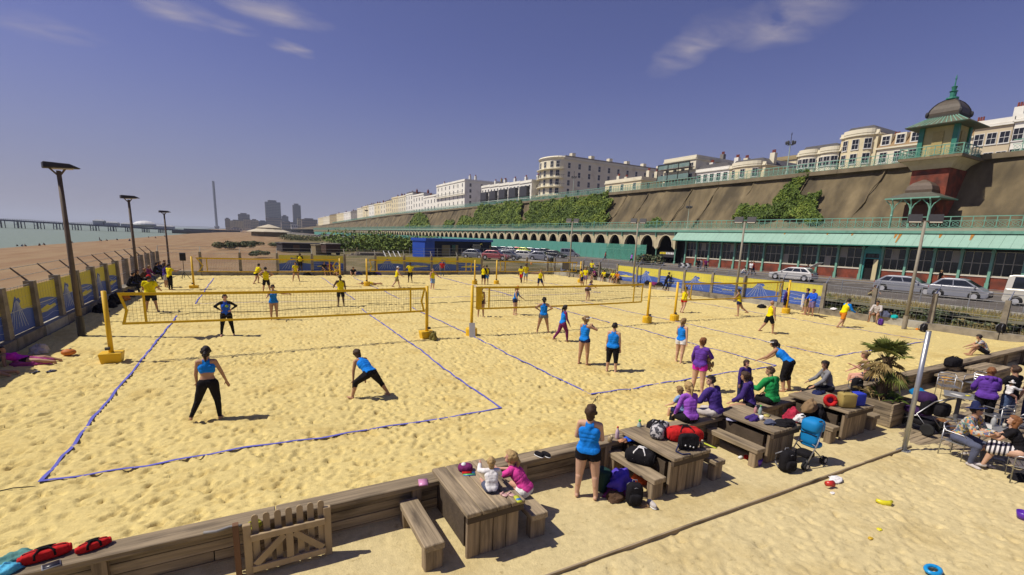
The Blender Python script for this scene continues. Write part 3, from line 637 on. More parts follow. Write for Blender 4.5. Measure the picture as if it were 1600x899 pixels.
def house(label, y0, y1, zt, wall, floors=4, bays=3, X=100., zb=14.5, depth=14, side=0, roof='parapet', bows=0, balcony=0, trim=None, chim=2, wh=1.7, ww=1.05, ground=None, name='terraced_house', cat='building', group=None, roofcol=None, detail=2):
    """a house facing the sea (-X) whose near side wall faces -Y"""
    t = thing(name, label, cat, (X, (y0+y1)/2, zb), 0, group); w = y1-y0; h = zt-zb; fh = h/(floors+.35); trim = trim or wall
    def part(b, nm, m, par=None, **k): return b.build(nm, m, par or t, **k)
    body = B().b2((0, -w/2, 0), (depth, w/2, h)); part(body, 'wall', wall)
    par_z = h
    if roof == 'parapet': part(B().b2((-.12, -w/2-.1, h), (.35, w/2+.1, h+.7)).b2((.35, -w/2-.1, h), (depth, -w/2+.25, h+.7)).b2((.35, w/2-.25, h), (depth, w/2+.1, h+.7)), 'parapet', trim); part(B().b2((.36, -w/2+.26, h), (depth, w/2-.26, h+.2)), 'roof', SLATE)
    elif roof == 'pitch':
        r = B().prism([(-w/2-.2, h), (w/2+.2, h), (w/2-1.2, h+1.4), (-w/2+1.2, h+1.4)], 'x', .3, depth); part(r, 'roof', roofcol or SLATE); part(B().b2((-.12, -w/2-.1, h-.05), (.28, w/2+.1, h+.45)), 'parapet', trim)
    elif roof == 'mansard':
        r = B().add([(-.1, -w/2, h), (depth, -w/2, h), (depth, w/2, h), (-.1, w/2, h), (1.5, -w/2+.2, h+2.3), (depth-1, -w/2+.2, h+2.3), (depth-1, w/2-.2, h+2.3), (1.5, w/2-.2, h+2.3)], [(3, 2, 1, 0), (4, 5, 6, 7), (0, 1, 5, 4), (1, 2, 6, 5), (2, 3, 7, 6), (3, 0, 4, 7)])
        part(r, 'roof', roofcol or SLATE)
        for k in range(bays):
            y = -w/2+w*(k+.5)/bays; dm = part(B().b2((.1, y-.8, h+.15), (2.2, y+.8, h+2.1)), 'dormer', trim); fm, pm = window_mesh(1.1, 1.4, FRW); f = link('window', fm, t, (.09, y, h+1.1)); link('pane', pm, f)
    for z in ([h-.35] if detail < 2 else [h-.35, fh*1.08]): part(B().b2((-.28, -w/2-.05, z), (-.005, w/2+.2, z+.28)).b2((-.004, -w/2-.24, z), (depth, -w/2-.005, z+.28)), 'cornice', trim)
    bw = []
    if bows:
        for k in range(bows):
            y = -w/2+w*(k+.5)/bows; r = w/bows*.40; bw.append((y, r))
            pr = [(y+math.cos(a)*r, -math.sin(a)*r*.42-.002) for a in [math.pi*q/10 for q in range(11)]]
            part(B().add([(x, yy, 0) for yy, x in pr]+[(x, yy, h) for yy, x in pr], [(i, 11+i, 12+i, i+1) for i in range(10)]+[tuple(range(11, 22))]), 'bow_front', wall)
            pr2 = [(y+math.cos(a)*(r+.25), -math.sin(a)*(r*.42+.25)-.01) for a in [math.pi*q/10 for q in range(11)]]
            for z, hh in ((h-.4, .3), (h+.001, .7)): part(B().add([(x, yy, z) for yy, x in pr2]+[(x, yy, z+hh) for yy, x in pr2], [(i, 11+i, 12+i, i+1) for i in range(10)]+[tuple(range(11, 22)), tuple(range(10, -1, -1))]), 'bow_cornice', trim)
    fm, pm = window_mesh(ww, wh, FRW)
    for fl in range(floors):
        z = fh*(fl+.62)
        if z+zb < 15.5: continue
        if bows:
            for y, r in bw:
                for a in (40, 90, 140):
                    a_ = R(a); px, py = -math.sin(a_)*r*.42-.02, y+math.cos(a_)*r
                    nrm = math.atan2(math.cos(a_)/r, math.sin(a_)/(r*.42)); 
                    f = link('window', fm, t, (px, py, z), -nrm); link('pane', pm, f); NW[0] += 1
        else:
            for k in range(bays):
                y = -w/2+w*(k+.5)/bays; f = link('window', fm, t, (-.02, y, z)); link('pane', pm, f); NW[0] += 1
        for k in range(side):
            x = depth*(k+.5)/side; f = link('window', fm, t, (x, -w/2-.02, z), R(90)); link('pane', pm, f); NW[0] += 1
        if balcony and fl in range(max(0, floors-balcony-1), floors-1+(balcony > 3)):
            bz = fh*fl+fh*.12
            part(B().b2((-1.5, -w/2, bz-.12), (-.3, w/2, bz)), 'balcony_slab', trim)
            rl = B().b2((-1.5, -w/2, bz+.95), (-1.44, w/2, bz+1.02)); n = max(6, int(w/.6))
            for q in range(n+1): rl.b2((-1.48, -w/2+w*q/n-.02, bz), (-1.45, -w/2+w*q/n+.02, bz+.95))
            part(rl, 'balcony_rail', IRON)
    for k in range(chim):
        y = -w/2+.6 if k % 2 == 0 else w/2-.6; x = 3.2+k*1.6
        c = part(B().b2((x-.5, y-.55, h), (x+.5, y+.55, h+2.6)), 'chimney', trim if detail else REDPOT)
        pt = B()
        for q in (-.3, 0, .3): pt.lathe([(.14, h+2.6), (.12, h+3.3)], 6, (x, y+q, 0))
        pt.build('pots', REDPOT, c)
    return t
def gy(px, py, X=100.): return GX(px, py, X).y
def town():
    house('beige three-storey house right of the lift tower', gy(1583, 200), gy(1524, 200), 24.1, BEIGE, 3, 3, trim=WHITE, chim=1, wh=1.6, name='town_house')
    house('white house at the far right with red chimney', gy(1640, 200), gy(1583, 200)-.1, 24.3, WHITE, 3, 3, chim=2, name='town_house')
    house('cream terrace with white dormers just left of the lift tower', gy(1522, 210), gy(1374, 215), 22.8, CREAMP, 3, 6, roof='mansard', roofcol=mat('tan roof tiles', (.30, .2, .1), .8), name='town_house')
    house('tall cream bow-fronted house with grey roof, tallest left of the tower', gy(1374, 205), gy(1316, 212), 25.6, CREAMW, 4, 2, bows=1, roof='pitch', chim=0, trim=CREAMP, name='town_house', depth=12)
    house('pair of cream bow-fronted houses behind the tall lamp post', gy(1316, 225), gy(1249, 232), 23.4, CREAMP, 3, 4, bows=2, roof='pitch', chim=1, name='town_house')
    house('long tan apartment block standing behind the cream houses', gy(1246, 245, 125), gy(1170, 245, 125), 27.6, CREAMW, 4, 7, X=125., side=4, depth=18, chim=0, trim=TAN, name='apartment_block')
    house('cream house with a rounded bay and a slate roof', gy(1196, 262), gy(1141, 262), 22.6, CREAMW, 3, 3, bows=1, roof='pitch', chim=2, side=0, trim=CREAMP, name='town_house')
    house('plain white terrace with two rows of sash windows', gy(1140, 265), gy(1088, 270), 22.7, WHITE, 3, 5, roof='pitch', chim=2, name='town_house')
    house('dark grey block rising behind the white terrace', gy(1118, 262, 112), gy(1072, 262, 112), 26.6, GREYW, 4, 3, X=112., chim=2, depth=16, name='apartment_block')
    t = house('apartment block with glazed balconies in a dark frame', gy(1086, 268), gy(1037, 270), 26.2, CREAMP, 4, 4, chim=0, name='apartment_block', depth=18)
    w = gy(1037, 270)-gy(1086, 268); gl = mat('balcony glass', (.20, .30, .27), .15, alpha=.75)
    for k in range(4):
        z = 1.2+k*2.75; B().b2((-2.2, -w/2, z-.15), (-.3, w/2, z)).build('balcony_slab', GREYW, t)
        for q in range(3): B().b2((-2.2, -w/2+w*q/3+.1, z+.02), (-2.16, -w/2+w*(q+1)/3-.1, z+1.1)).build('glass_panel', gl, t)
    fr = B()
    for q in range(4): y = -w/2+w*q/3; fr.b2((-2.3, y-.09, 0), (-2.14, y+.09, 10.6))
    fr.b2((-2.3, -w/2, 10.5), (-2.1, w/2, 10.7)); fr.build('steel_frame', IRON, t)
    house('small yellow-cream villa with brown chimneys behind the railing', gy(1002, 285), gy(946, 288), 22.7, CREAMW, 3, 3, bows=0, roof='parapet', chim=4, trim=CREAMP, side=2, depth=11, name='villa')
    ya, yb = gy(866, 280), gy(834, 280)
    t = house('large cream corner hotel with curved balconied end and long windowed flank', ya, yb, 34.3, CREAMP, 6, 3, X=104., depth=62, side=13, chim=0, balcony=4, bows=0, name='hotel', wh=1.9)
    w = yb-ya; pr = [(math.cos(a)*w/2, -math.sin(a)*4.0) for a in [math.pi*q/12 for q in range(13)]]
    B().add([(x, y, 0) for y, x in pr]+[(x, y, 19.8) for y, x in pr], [(i, 13+i, 14+i, i+1) for i in range(12)]+[tuple(range(13, 26))]).build('rounded_end', CREAMP, t)
    for k, z in enumerate((3.4, 6.6, 9.8, 13., 16.2)):
        p2 = [(math.cos(a)*(w/2+1.1), -math.sin(a)*5.1) for a in [math.pi*q/12 for q in range(13)]]
        B().add([(x, y, z-.2) for y, x in p2]+[(x, y, z) for y, x in p2], [(i, 13+i, 14+i, i+1) for i in range(12)]+[tuple(range(13, 26)), tuple(range(12, -1, -1))]).build('curved_balcony', CREAMP, t)
        if k < 4:
            rr = B()
            for i in range(12):
                rr.bar((p2[i][1], p2[i][0], z+1.), (p2[i+1][1], p2[i+1][0], z+1.), .04, 4, cap=False)
                for f in (0, .5): rr.bar((p2[i][1]*(1-f)+p2[i+1][1]*f, p2[i][0]*(1-f)+p2[i+1][0]*f, z), (p2[i][1]*(1-f)+p2[i+1][1]*f, p2[i][0]*(1-f)+p2[i+1][0]*f, z+1.), .03, 4, cap=False)
            rr.build('balcony_rail', IRON, t)
        fm, pm = window_mesh(1.25, 2.1, FRW)
        for a in (35, 65, 95, 125, 150):
            a_ = R(a); px, py = -math.sin(a_)*4.02-.03, math.cos(a_)*w/2; f = link('window', fm, t, (px, py, z+1.6), -math.atan2(math.cos(a_)/(w/2), math.sin(a_)/4)); link('pane', pm, f)
    cr = B()
    for i in range(12): cr.bar((pr[i][1]*1.05, pr[i][0]*1.03, 20.2), (pr[i+1][1]*1.05, pr[i+1][0]*1.03, 20.2), .45, 5)
    cr.build('crown_parapet', CREAMP, t)
    B().b2((1, -w/2+.6, 20.5), (58, w/2-.6, 21.1)).build('attic', GREYW, t)
    for k in range(6): B().b2((4+k*9, -w/2+.8, 21.1), (5.6+k*9, -w/2+2.6, 22.3)).build('chimney', CREAMP, t)
    house('lower cream wing continuing behind the corner hotel', gy(958, 290, 150), gy(915, 290, 150), 33., CREAMP, 5, 6, X=150., depth=40, side=8, chim=2, roof='mansard', name='hotel_wing')
    y0, y1 = gy(830, 305), gy(752, 307); n = 5; g = 'dark-bayed terrace houses'
    for k in range(n):
        a = y0+(y1-y0)*k/n; b = y0+(y1-y0)*(k+1)/n-.1
        t = house(['first','second','third','fourth','fifth'][k]+' white house with dark bays counting left from the corner hotel', a, b, 27.2+k*.25, WHITE, 4, 3, chim=1, balcony=2, detail=1, group=g)
        B().b2((-1.3, -(b-a)*.32, 2.), (-.002, (b-a)*.32, 11)).build('bay', mat('dark bay', (.05, .05, .055), .5), t)
    house('tan block rising behind the dark-bayed terrace', gy(777, 295, 140), gy(753, 295, 140), 39, TAN, 6, 4, X=140., depth=16, side=2, chim=3, name='apartment_block')
    house('big white hotel with five storeys and a plain side wall', gy(726, 300), gy(682, 305), 33.4, WHITE, 6, 7, depth=26, side=4, chim=4, name='hotel', balcony=1, wh=1.6)
    y = gy(682, 305)+.1; px = [682, 662, 645, 634, 622, 612, 603, 594, 585, 576, 567, 558, 548, 537, 526, 515, 505, 497]
    tops = [305, 303, 302, 306, 308, 314, 317, 318, 320, 322, 325, 330, 331, 333, 335, 338, 340]
    cols = [WHITE, WHITE, WHITE, CREAMP, CREAMW, CREAMW, CREAMP, CREAMW, WHITE, CREAMW, CREAMP, GREYW, WHITE, CREAMW, TAN, CREAMP, CREAMW]
    for i in range(17):
        a, b = gy(px[i], tops[i]+8), gy(px[i+1], tops[i]+8)
        zt = GX(px[i]-3, tops[i]+1, 100.).z
        zb = float(cliff_top((a+b)/2))-1
        nm = {WHITE.name: 'white', CREAMP.name: 'pale cream', CREAMW.name: 'yellow-cream', GREYW.name: 'grey', TAN.name: 'tan'}[cols[i].name]
        sz = 'tall' if zt-zb > 15 else 'low'
        lab = f'{sz} {nm} house on the far cliff top, ' + ('next to the big white hotel' if i == 0 else f'{["","second","third","fourth","fifth","sixth","seventh","eighth","ninth","tenth","eleventh","twelfth","thirteenth","fourteenth","fifteenth","sixteenth","last"][i]} beyond the big white hotel')
        house(lab, a+.1, b-.1, max(zt, zb+6), cols[i], max(2, int((zt-zb)/3.4)), max(2, int((b-a)/(5 if i < 6 else 9))), zb=zb, chim=2 if i < 12 else 1, detail=0, roof='pitch' if i % 3 == 2 else 'parapet', group='far terraced houses on the cliff', ww=1.3, wh=2.0)
town()
LEAF = [mat('leaf mid', (.115, .17, .024), .7, .35, 6., rand=.05), mat('leaf dark', (.065, .105, .015), .7, .35, 6.), mat('leaf light', (.18, .23, .03), .7, .3, 6.)]
LEAFG = [mat('leaf grey green', (.10, .125, .06), .8, .3, 6.), mat('leaf grey dark', (.05, .07, .03), .8, .3, 6.), mat('leaf dry', (.21, .17, .07), .8, .3, 6.)]
def leaf_mesh(name, pts, nrm, size, mats, seed=1, up=.0):
    """many small two-triangle leaves at pts, facing roughly along nrm"""
    g = np.random.default_rng(seed); n = len(pts); pts = np.asarray(pts, float); nrm = np.asarray(nrm, float)
    d = nrm+g.normal(0, .55, (n, 3)); d /= np.linalg.norm(d, axis=1)[:, None]
    a = np.cross(d, g.normal(0, 1, (n, 3))); a /= np.linalg.norm(a, axis=1)[:, None]+1e-9; b = np.cross(d, a)
    s = (size*g.uniform(.6, 1.35, n))[:, None]
    q = np.stack([pts-a*s, pts-b*s*.55+d*s*.15, pts+a*s, pts+b*s*.55+d*s*.15], 1).reshape(-1, 3)
    me = bpy.data.meshes.new(name); me.vertices.add(n*4); me.vertices.foreach_set('co', q.reshape(-1).astype(np.float32))
    me.loops.add(n*4); me.loops.foreach_set('vertex_index', np.arange(n*4, dtype=np.int32)); me.polygons.add(n)
    me.polygons.foreach_set('loop_start', np.arange(0, n*4, 4, dtype=np.int32)); me.polygons.foreach_set('loop_total', np.full(n, 4, np.int32))
    for m in mats: me.materials.append(m)
    cl = vnoise(pts[:, 1]*.5+pts[:, 0]*.3, pts[:, 2]*.6+pts[:, 0]*.2, seed+3)+g.normal(0, .45, n)
    me.polygons.foreach_set('material_index', np.where(cl < -.35, 1, np.where(cl > .45, 2, 0)).astype(np.int32))
    me.update(calc_edges=True); return me
def inpoly(x, y, poly):
    c = np.zeros(len(x), bool); n = len(poly)
    for i in range(n):
        (x1, y1), (x2, y2) = poly[i], poly[(i+1) % n]
        c ^= ((y1 > y) != (y2 > y)) & (x < (x2-x1)*(y-y1)/(y2-y1+1e-12)+x1)
    return c
def ivy(label, poly_px, n, bulge, size, seed, name='ivy', mats=LEAF):
    """creeper covering a patch of the cliff face; patch outline given as sight lines met with the face plane"""
    nrm = Vector((-(CL_T-7), 0, CL_X1-CL_X0)).normalized(); poly = []
    for px, py in poly_px:
        d = Vector(_ray(px, py)); s = (Vector((CL_X0, 0, 7))-Vector(_C)).dot(nrm)/d.dot(nrm); p = Vector(_C)+d*s; poly.append((p.y, (p.z-7)/(CL_T-7)))
    g = np.random.default_rng(seed); ys = [p[0] for p in poly]; ts = [p[1] for p in poly]
    Y = g.uniform(min(ys)-1, max(ys)+1, n*3); T = g.uniform(min(ts)-.08, max(ts)+.08, n*3)
    jy = Y+1.6*vnoise(Y*.5, T*6, seed)+.7*vnoise(Y*1.7, T*17, seed+1); jt = T+.07*vnoise(Y*.45, T*7, seed+2)+.04*vnoise(Y*1.6, T*15, seed+4)
    k = inpoly(jy, jt, poly); Y, T = Y[k][:n], T[k][:n]
    P = np.array([cliff_pt(y, t) for y, t in zip(Y, np.clip(T, 0, 1.02))])
    off = bulge*(.35+.65*(vnoise(Y*.55, T*5, seed+7)*.5+.5))*g.uniform(.2, 1., len(Y))**.5
    P = P+np.array(nrm)[None]*off[:, None]; P[:, 2] += g.normal(0, .1, len(Y))
    o = link(name, leaf_mesh(name, P, np.repeat(np.array([[-.7, -.25, .65]]), len(P), 0), size, mats, seed)); tag(o, label, 'ivy' if name == 'ivy' else 'bush')
ivy('wide dark green ivy curtain covering the cliff below the corner hotel', [(817, 352), (833, 318), (955, 303), (948, 352)], 21000, 1.1, .34, 1)
ivy('dark ivy patch left of the big ivy curtain, divided by a bare strip', [(736, 352), (748, 324), (818, 316), (812, 353)], 11000, 1.1, .4, 2)
ivy('triangular green ivy on the far cliff below the terraced houses', [(634, 356), (652, 334), (666, 336), (672, 356)], 3500, 1.2, .5, 3)
ivy('round green bush on the cliff left of the ivy curtain', [(716, 354), (722, 340), (736, 340), (738, 353)], 1600, 1.2, .4, 4, 'bush')
ivy('small light bush at the foot of the far cliff', [(692, 355), (700, 345), (708, 346), (709, 355)], 800, 1., .4, 5, 'bush')
ivy('tall bright green ivy climbing the cliff under the lamp post', [(1213, 318), (1222, 290), (1240, 272), (1268, 268), (1275, 275), (1250, 300), (1244, 320)], 7500, .7, .22, 6)
ivy('spreading green bushes along the foot of the cliff right of centre', [(1137, 344), (1160, 330), (1185, 326), (1240, 322), (1285, 304), (1287, 318), (1278, 346)], 9500, 1.3, .22, 7, 'bush')
ivy('small yellow-green shrub at the cliff foot beside the arches', [(1004, 352), (1018, 341), (1030, 338), (1036, 350)], 1300, .9, .2, 8, 'bush')
def ornate_lamp(loc, h, label, s=1.):
    t = thing('ornate_lamp', label, 'lamp post', loc, 0, 'ornate seafront lamp posts')
    B().lathe([(.22*s, 0), (.22*s, .5), (.12*s, .8), (.075*s, h)], 8).build('post', paint('lamp post pale green', (.42, .5, .4)), t)
    b = B()
    for k in range(6):
        a = R(60*k); b.path([(0, 0, h), (math.cos(a)*.5*s, math.sin(a)*.5*s, h-.25*s), (math.cos(a)*.75*s, math.sin(a)*.75*s, h+.1*s)], .035*s, 5)
    b.lathe([(.06*s, h), (.05*s, h+1.8*s), (.14*s, h+1.85*s), (.02, h+2.2*s)], 6); b.build('bracket_arms', DARKMETAL, t)
    for k in range(6):
        a = R(60*k); B().lathe([(.1*s, h-.1*s), (.22*s, h+.1*s), (.24*s, h+.45*s), (.05*s, h+.6*s)], 6, (math.cos(a)*.75*s, math.sin(a)*.75*s, 0)).build('lantern', mat('lantern grey', (.09, .09, .09), .4), t)
for px, py, X, zb, h, lab, s in ((1230, 262, 77, 16, 4.9, 'tall pale lamp post with a cluster of lanterns on the cliff top', .8), (1021, 300, 77, 16, .1, '', 0),
        (895, 309, 80, 16, 5.6, 'lamp post on the cliff top in front of the corner hotel flank', .8), (1074, 352, 70.5, 7.05, 4.0, 'slim dark lamp post on the terrace against the cliff', .6),
        (573, 356, 62, 1, 16.5, 'tall pale lamp mast beside the far arches', 1.)):
    if s: p = GX(px, py, X); ornate_lamp((X, p.y, zb), h, lab, s)
YEL = paint('yellow paint', (.72, .44, .012), .5, dirt=((.45, .28, .02), 2.5, .58, .85))
TAPE = mat('yellow net tape', (.70, .45, .015), .8, .14, 4.)
BANY = mat('banner yellow', (.60, .53, .07), .6, .10, .8); BANB = mat('banner blue', (.06, .12, .40), .6, .16, 1.1); BANW = mat('banner white line', (.55, .6, .7), .6)
def post_mesh():
    b = B(); b.add([(-.13, -.1, -.3), (.13, -.1, -.3), (.13, .1, -.3), (-.13, .1, -.3), (-.105, -.085, 2.12), (.105, -.085, 2.12), (.105, .085, 2.12), (-.105, .085, 2.12)], [(3, 2, 1, 0), (4, 5, 6, 7), (0, 1, 5, 4), (1, 2, 6, 5), (2, 3, 7, 6), (3, 0, 4, 7)])
    return b.mesh('post', CONC)
POSTM = post_mesh()
ARMM = {}
def arm(s, m):
    if (s, m.name) not in ARMM: ARMM[(s, m.name)] = B().bar((0, 0, 2.05), (0, s*.48, 2.6), .04, 5, .028).mesh('cranked_arm', m)
    return ARMM[(s, m.name)]
def text_mesh(s, size, m):
    cu = bpy.data.curves.new('t', 'FONT'); cu.body = s; cu.size = size; cu.extrude = .003; cu.align_x = 'CENTER'
    o = bpy.data.objects.new('t', cu); C.objects.link(o); dg = bpy.context.evaluated_depsgraph_get(); me = bpy.data.meshes.new_from_object(o.evaluated_get(dg))
    bpy.data.objects.remove(o); me.materials.clear(); me.materials.append(m); return me
def banner(par, x0, x1, kind, z0=.42, z1=1.95, y=-.03, txt=None):
    """printed sheet in the plane of a bay: yellow sky over a blue wave; x along the fence, faces -y"""
    w = x1-x0; h = z1-z0; f = B().b2((x0, y, z0), (x1, y+.008, z1)).build('banner', BANY, par)
    N = 30; top = []
    for i in range(N+1):
        u = i/N
        if kind == 0: v = .46+.06*math.sin(u*3.1)+.34*math.exp(-((u-.42)/.13)**2)*(1 if u < .42 else math.exp(-(u-.42)*9))
        else: v = .56+.07*math.sin(u*2.6+.6)-.05*u
        top.append((x0+w*u, z0+h*v))
    b = B()
    for (a, za), (c, zc) in zip(top, top[1:]): b.add([(a, y-.004, z0), (c, y-.004, z0), (c, y-.004, zc), (a, y-.004, za)], [(0, 1, 2, 3)])
    wv = b.build('wave_print', BANB, f)
    ln = B()
    if kind == 0:
        for k in range(7):
            u = .1+.1*k; p0 = (x0+w*(.42+(u-.42)*.25), z0+h*.74); 
            pts = [(x0+w*(.42+(u-.42)*(.2+.9*q)), y-.008, z0+h*(.76-.62*q-.12*abs(u-.42)*1.5)) for q in (0, .25, .5, .75, 1)]
            for p, q in zip(pts, pts[1:]): ln.bar(p, q, .012, 3, cap=False)
        b2 = B(); cx, cz = x0+w*.47, z0+h*.74   # curl of the crest
        b2.add([(cx-w*.06, y-.005, cz-.1*h), (cx+w*.02, y-.005, cz-.12*h), (cx+w*.11, y-.005, cz-.03*h), (cx+w*.05, y-.005, cz+.06*h), (cx-w*.03, y-.005, cz+.04*h)], [(0, 1, 2, 3, 4)]); b2.build('crest_print', BANB, f)
    else:
        for k, zz in enumerate((.44, .3, .14)):
            for i in range(10): ln.bar((x0+w*i/10, y-.008, z0+h*(zz+.03*math.sin(i*.8+k))), (x0+w*(i+1)/10, y-.008, z0+h*(zz+.03*math.sin(i*.8+.8+k))), .011, 3, cap=False)
        if not txt:
            s = B(); pts = [(.1, .26), (.45, .24), (.9, .3), (.86, .38), (.6, .36), (.5, .41), (.25, .36), (.14, .34)]
            s.add([(x0+w*u, y-.007, z0+h*v) for u, v in pts], [tuple(range(8))]); s.build('sand_print', BANY, f)
    ln.build('line_print', BANW, f)
    if txt:
        o = link('lettering', text_mesh(txt, h*.155, BANY), f, (x0+w*.5, y-.009, z0+h*.22), (R(90), 0, 0))
def fence_run(label, p0, p1, ys, banners, arm_m, arm_s=1, flip=False, wire_n=2, txt={}):
    """p0 -> p1 along the fence; local x runs along, local -y faces the court"""
    p0, p1 = Vector(p0), Vector(p1); d = p1-p0; L = d.length
    t = thing('court_fence', label, 'fence', p0[:], math.atan2(d.y, d.x))
    n = len(ys)
    for i, x in enumerate(ys):
        link('post', POSTM, t, (x, .12, 0), None, (1.45, 1.7, 1) if arm_m is RUST else None); link('cranked_arm', arm(arm_s, arm_m), t, (x, .12, 0))
        if i+1 < n:
            B().b2((x+.02, -.14, -.35), (ys[i+1]-.02, .34, .40-.015*(i % 2))).build('kerb_block', CONC if i % 3 else PALECONC, t)
            if banners[i] is not None: banner(t, x+.14, ys[i+1]-.14, banners[i], txt=txt.get(i), y=.1)
    w = B()
    for z, y in ((2.58, .12+arm_s*.46), (2.3, .12+arm_s*.2), (2.02, .1), (1.2, .1)): w.bar((ys[0], y, z), (ys[-1], y, z), .014, 4)
    w.build('wire', STEEL, t)
    m = B(); s = .28; x = ys[0]
    while x < ys[-1]:
        m.bar((x, .1, .4), (x, .1, 2.05), .0045, 3, cap=False); x += s
    z = .5
    while z < 2.05: m.bar((ys[0], .1, z), (ys[-1], .1, z), .0045, 3, cap=False); z += s
    m.build('chain_link', STEEL, t)
    return t
def fences():
    n = 15; sp = 2.42
    yl = [.6+i*2.62 for i in range(20)]
    fence_run('seaward concrete-post fence with wave banners along the left side of the courts', (X0-.22, 0, 0), (X0-.22, Y1+.3, 0), yl, [0, 1]*7+[None]*6, RUST, 1)
    yb = [i*3.15 for i in range(14)]
    fence_run('far concrete-post fence with banners along the back of the courts', (X0-.2, Y1+.16, 0), (X1, Y1+.16, 0), yb, [None, None, None, 0, 1, None, 0, 1, 0, 1, None, None, None], PALECONC, 1)
    yr = [i*3.05 for i in range(17)]
    b = [None, None, None, None, 1, 0, 1, 0, 1, 0, 1, None, None, None, None, None, None]
    fence_run('landward concrete-post fence along the road side of the courts', (X1+.06, Y1+.2, 0), (X1+.06, 0, 0), yr, b, STEEL, 1, txt={6: 'yellowave', 8: 'yellowave', 10: 'yellowave'})
fences()
WY = 7.2
def front_wall():
    t = thing('timber_wall', 'weathered timber retaining wall between the courts and the terrace', 'wall', (0, WY, 0))
    x = -7.; k = 0
    while x < 32:
        ln = rnd.choice((3.2, 3.9, 4.4)); 
        bevel(B().box((x+ln/2, -.06, WALL_TOP-.035+rnd.uniform(-.006, .006)), (ln-.012, .34, .09)).build('cap_plank', WOODX, t), .012)
        x += ln
    for r in range(4):
        x = -7.-r*.9; z = TZ-.02+r*.155
        while x < 32:
            ln = rnd.choice((3., 3.6, 4.2)); B().box((x+ln/2, -.09+rnd.uniform(-.006, .006), z+.07), (ln-.015, .06, .143)).build('plank', WOODX, t); x += ln
    for x in np.arange(-6, 31, 2.05): B().box((x, -.17, -.12), (.15, .10, .62)).build('stud', WOODZ, t)
front_wall()
def bench(x, label, y0=5.68, y1=7.0, h=.43):
    t = thing('bench', label, 'bench', (x, 0, TZ), 0, 'timber benches along the wall')
    bevel(B().box((0, (y0+y1)/2, h-.05), (.31, y1-y0, .11)).build('seat', WOODY, t), .012)
    for y in (y0+.12, y1-.1): bevel(B().box((0, y, (h-.11)/2-.03), (.27, .16, h-.05)).build('leg', WOODZ, t), .012)
def table(xa, xb, label, y0=5.62, y1=7.15, h=.80):
    cx = (xa+xb)/2; w = xb-xa
    t = thing('table', label, 'table', (cx, 0, TZ), 0, 'timber tables along the wall'); n = 4
    for i in range(n):
        bevel(B().box((-w/2+w*(i+.5)/n, (y0+y1)/2+rnd.uniform(-.008, .008), h-.035+rnd.uniform(-.004, .004)), (w/n-.012, y1-y0, .07)).build('top_plank', WOODY, t), .01)
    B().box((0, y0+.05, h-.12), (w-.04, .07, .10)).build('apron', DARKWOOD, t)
    for i in range(n):
        bevel(B().box((-w/2+.05+(w-.1)*(i+.5)/n, y0+.14+rnd.uniform(-.01, .01), (h-.1)/2-.04), ((w-.1)/n-.01, .07, h-.09)).build('front_plank', WOODZ, t), .01)
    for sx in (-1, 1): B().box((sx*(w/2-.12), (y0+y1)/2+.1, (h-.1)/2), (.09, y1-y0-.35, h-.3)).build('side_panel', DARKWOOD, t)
table(G(724, 798, .4).x, G(820, 779, .4).x, 'timber table in front where two small children are, first from the gate')
bench(G(683, 860, 0).x, 'empty bench left of the table with the children, nearest the gate'); bench(G(838, 800, 0).x, 'bench right of the table with the children where a girl sits')
table(G(1052, 717, .4).x, G(1115, 704, .4).x, 'timber table carrying a red holdall and a black bag'); bench(G(1034, 752, 0).x, 'bench with a black holdall between the woman in blue and the red bag'); bench(G(1124, 722, 0).x, 'short bench just right of the table with the red holdall')
table(G(1203, 673, .4).x, G(1254, 665, .4).x, 'timber table strewn with coats and bottles beside the blue buggy'); bench(G(1192, 705, 0).x, 'long bench left of the table with coats, with toys under it'); bench(G(1301, 668, 0).x, 'bench between the blue buggy and the cool bag table')
table(G(1322, 648, .4).x+.25, G(1365, 638, .4).x+.3, 'timber table carrying a yellow-brown cool bag'); bench(G(1366, 655, 0).x+.3, 'bench beside the palm planter')
def gate():
    x0 = G(380, 815, .38).x; x1 = G(522, 815, .38).x; y = 6.72
    t = thing('picket_gate', 'pale timber picket gate with diagonal braces at the bottom left', 'gate', ((x0+x1)/2, y, TZ), R(0)); w = x1-x0
    for s, nm in ((-1, 'hinge_post'), (1, 'latch_post')): bevel(B().box((s*(w/2-.04), 0, .36), (.10, .07, .86)).build(nm, NEWWOOD, t), .008)
    B().box((-w/2-.09, .0, .38), (.07, .09, .9)).build('gate_post', mat('red brown timber', (.16, .085, .045), .85, .25, 3., stretch=(2, 2, .3)), t)
    for z in (.13, .60): bevel(B().box((0, -.06, z), (w-.16, .045, .095)).build('rail', NEWWOOD, t), .006)
    B().box((0, -.06, .37), (.09, .04, .37)).build('middle_stile', NEWWOOD, t)
    for s in (-1, 1):
        a = Vector((s*.06, 0, .54)); b = Vector((s*(w/2-.12), 0, .19)); d = b-a
        B().box(((a.x+b.x)/2, -.055, (a.z+b.z)/2), (d.length, .035, .09), Matrix.Rotation(-math.atan2(d.z, d.x), 3, 'Y')).build('brace', NEWWOOD, t)
    n = 7
    for i in range(n):
        x = -w/2+.14+(w-.26)*i/(n-1); pk = B()
        pts = [(x-.042, .05), (x+.042, .05)]+[(x+math.cos(a)*.042, .86+math.sin(a)*.042) for a in [math.pi*k/5 for k in range(6)]]
        pk.prism(pts, 'y', .0, .022); pk.build('picket', NEWWOOD, t)
gate()
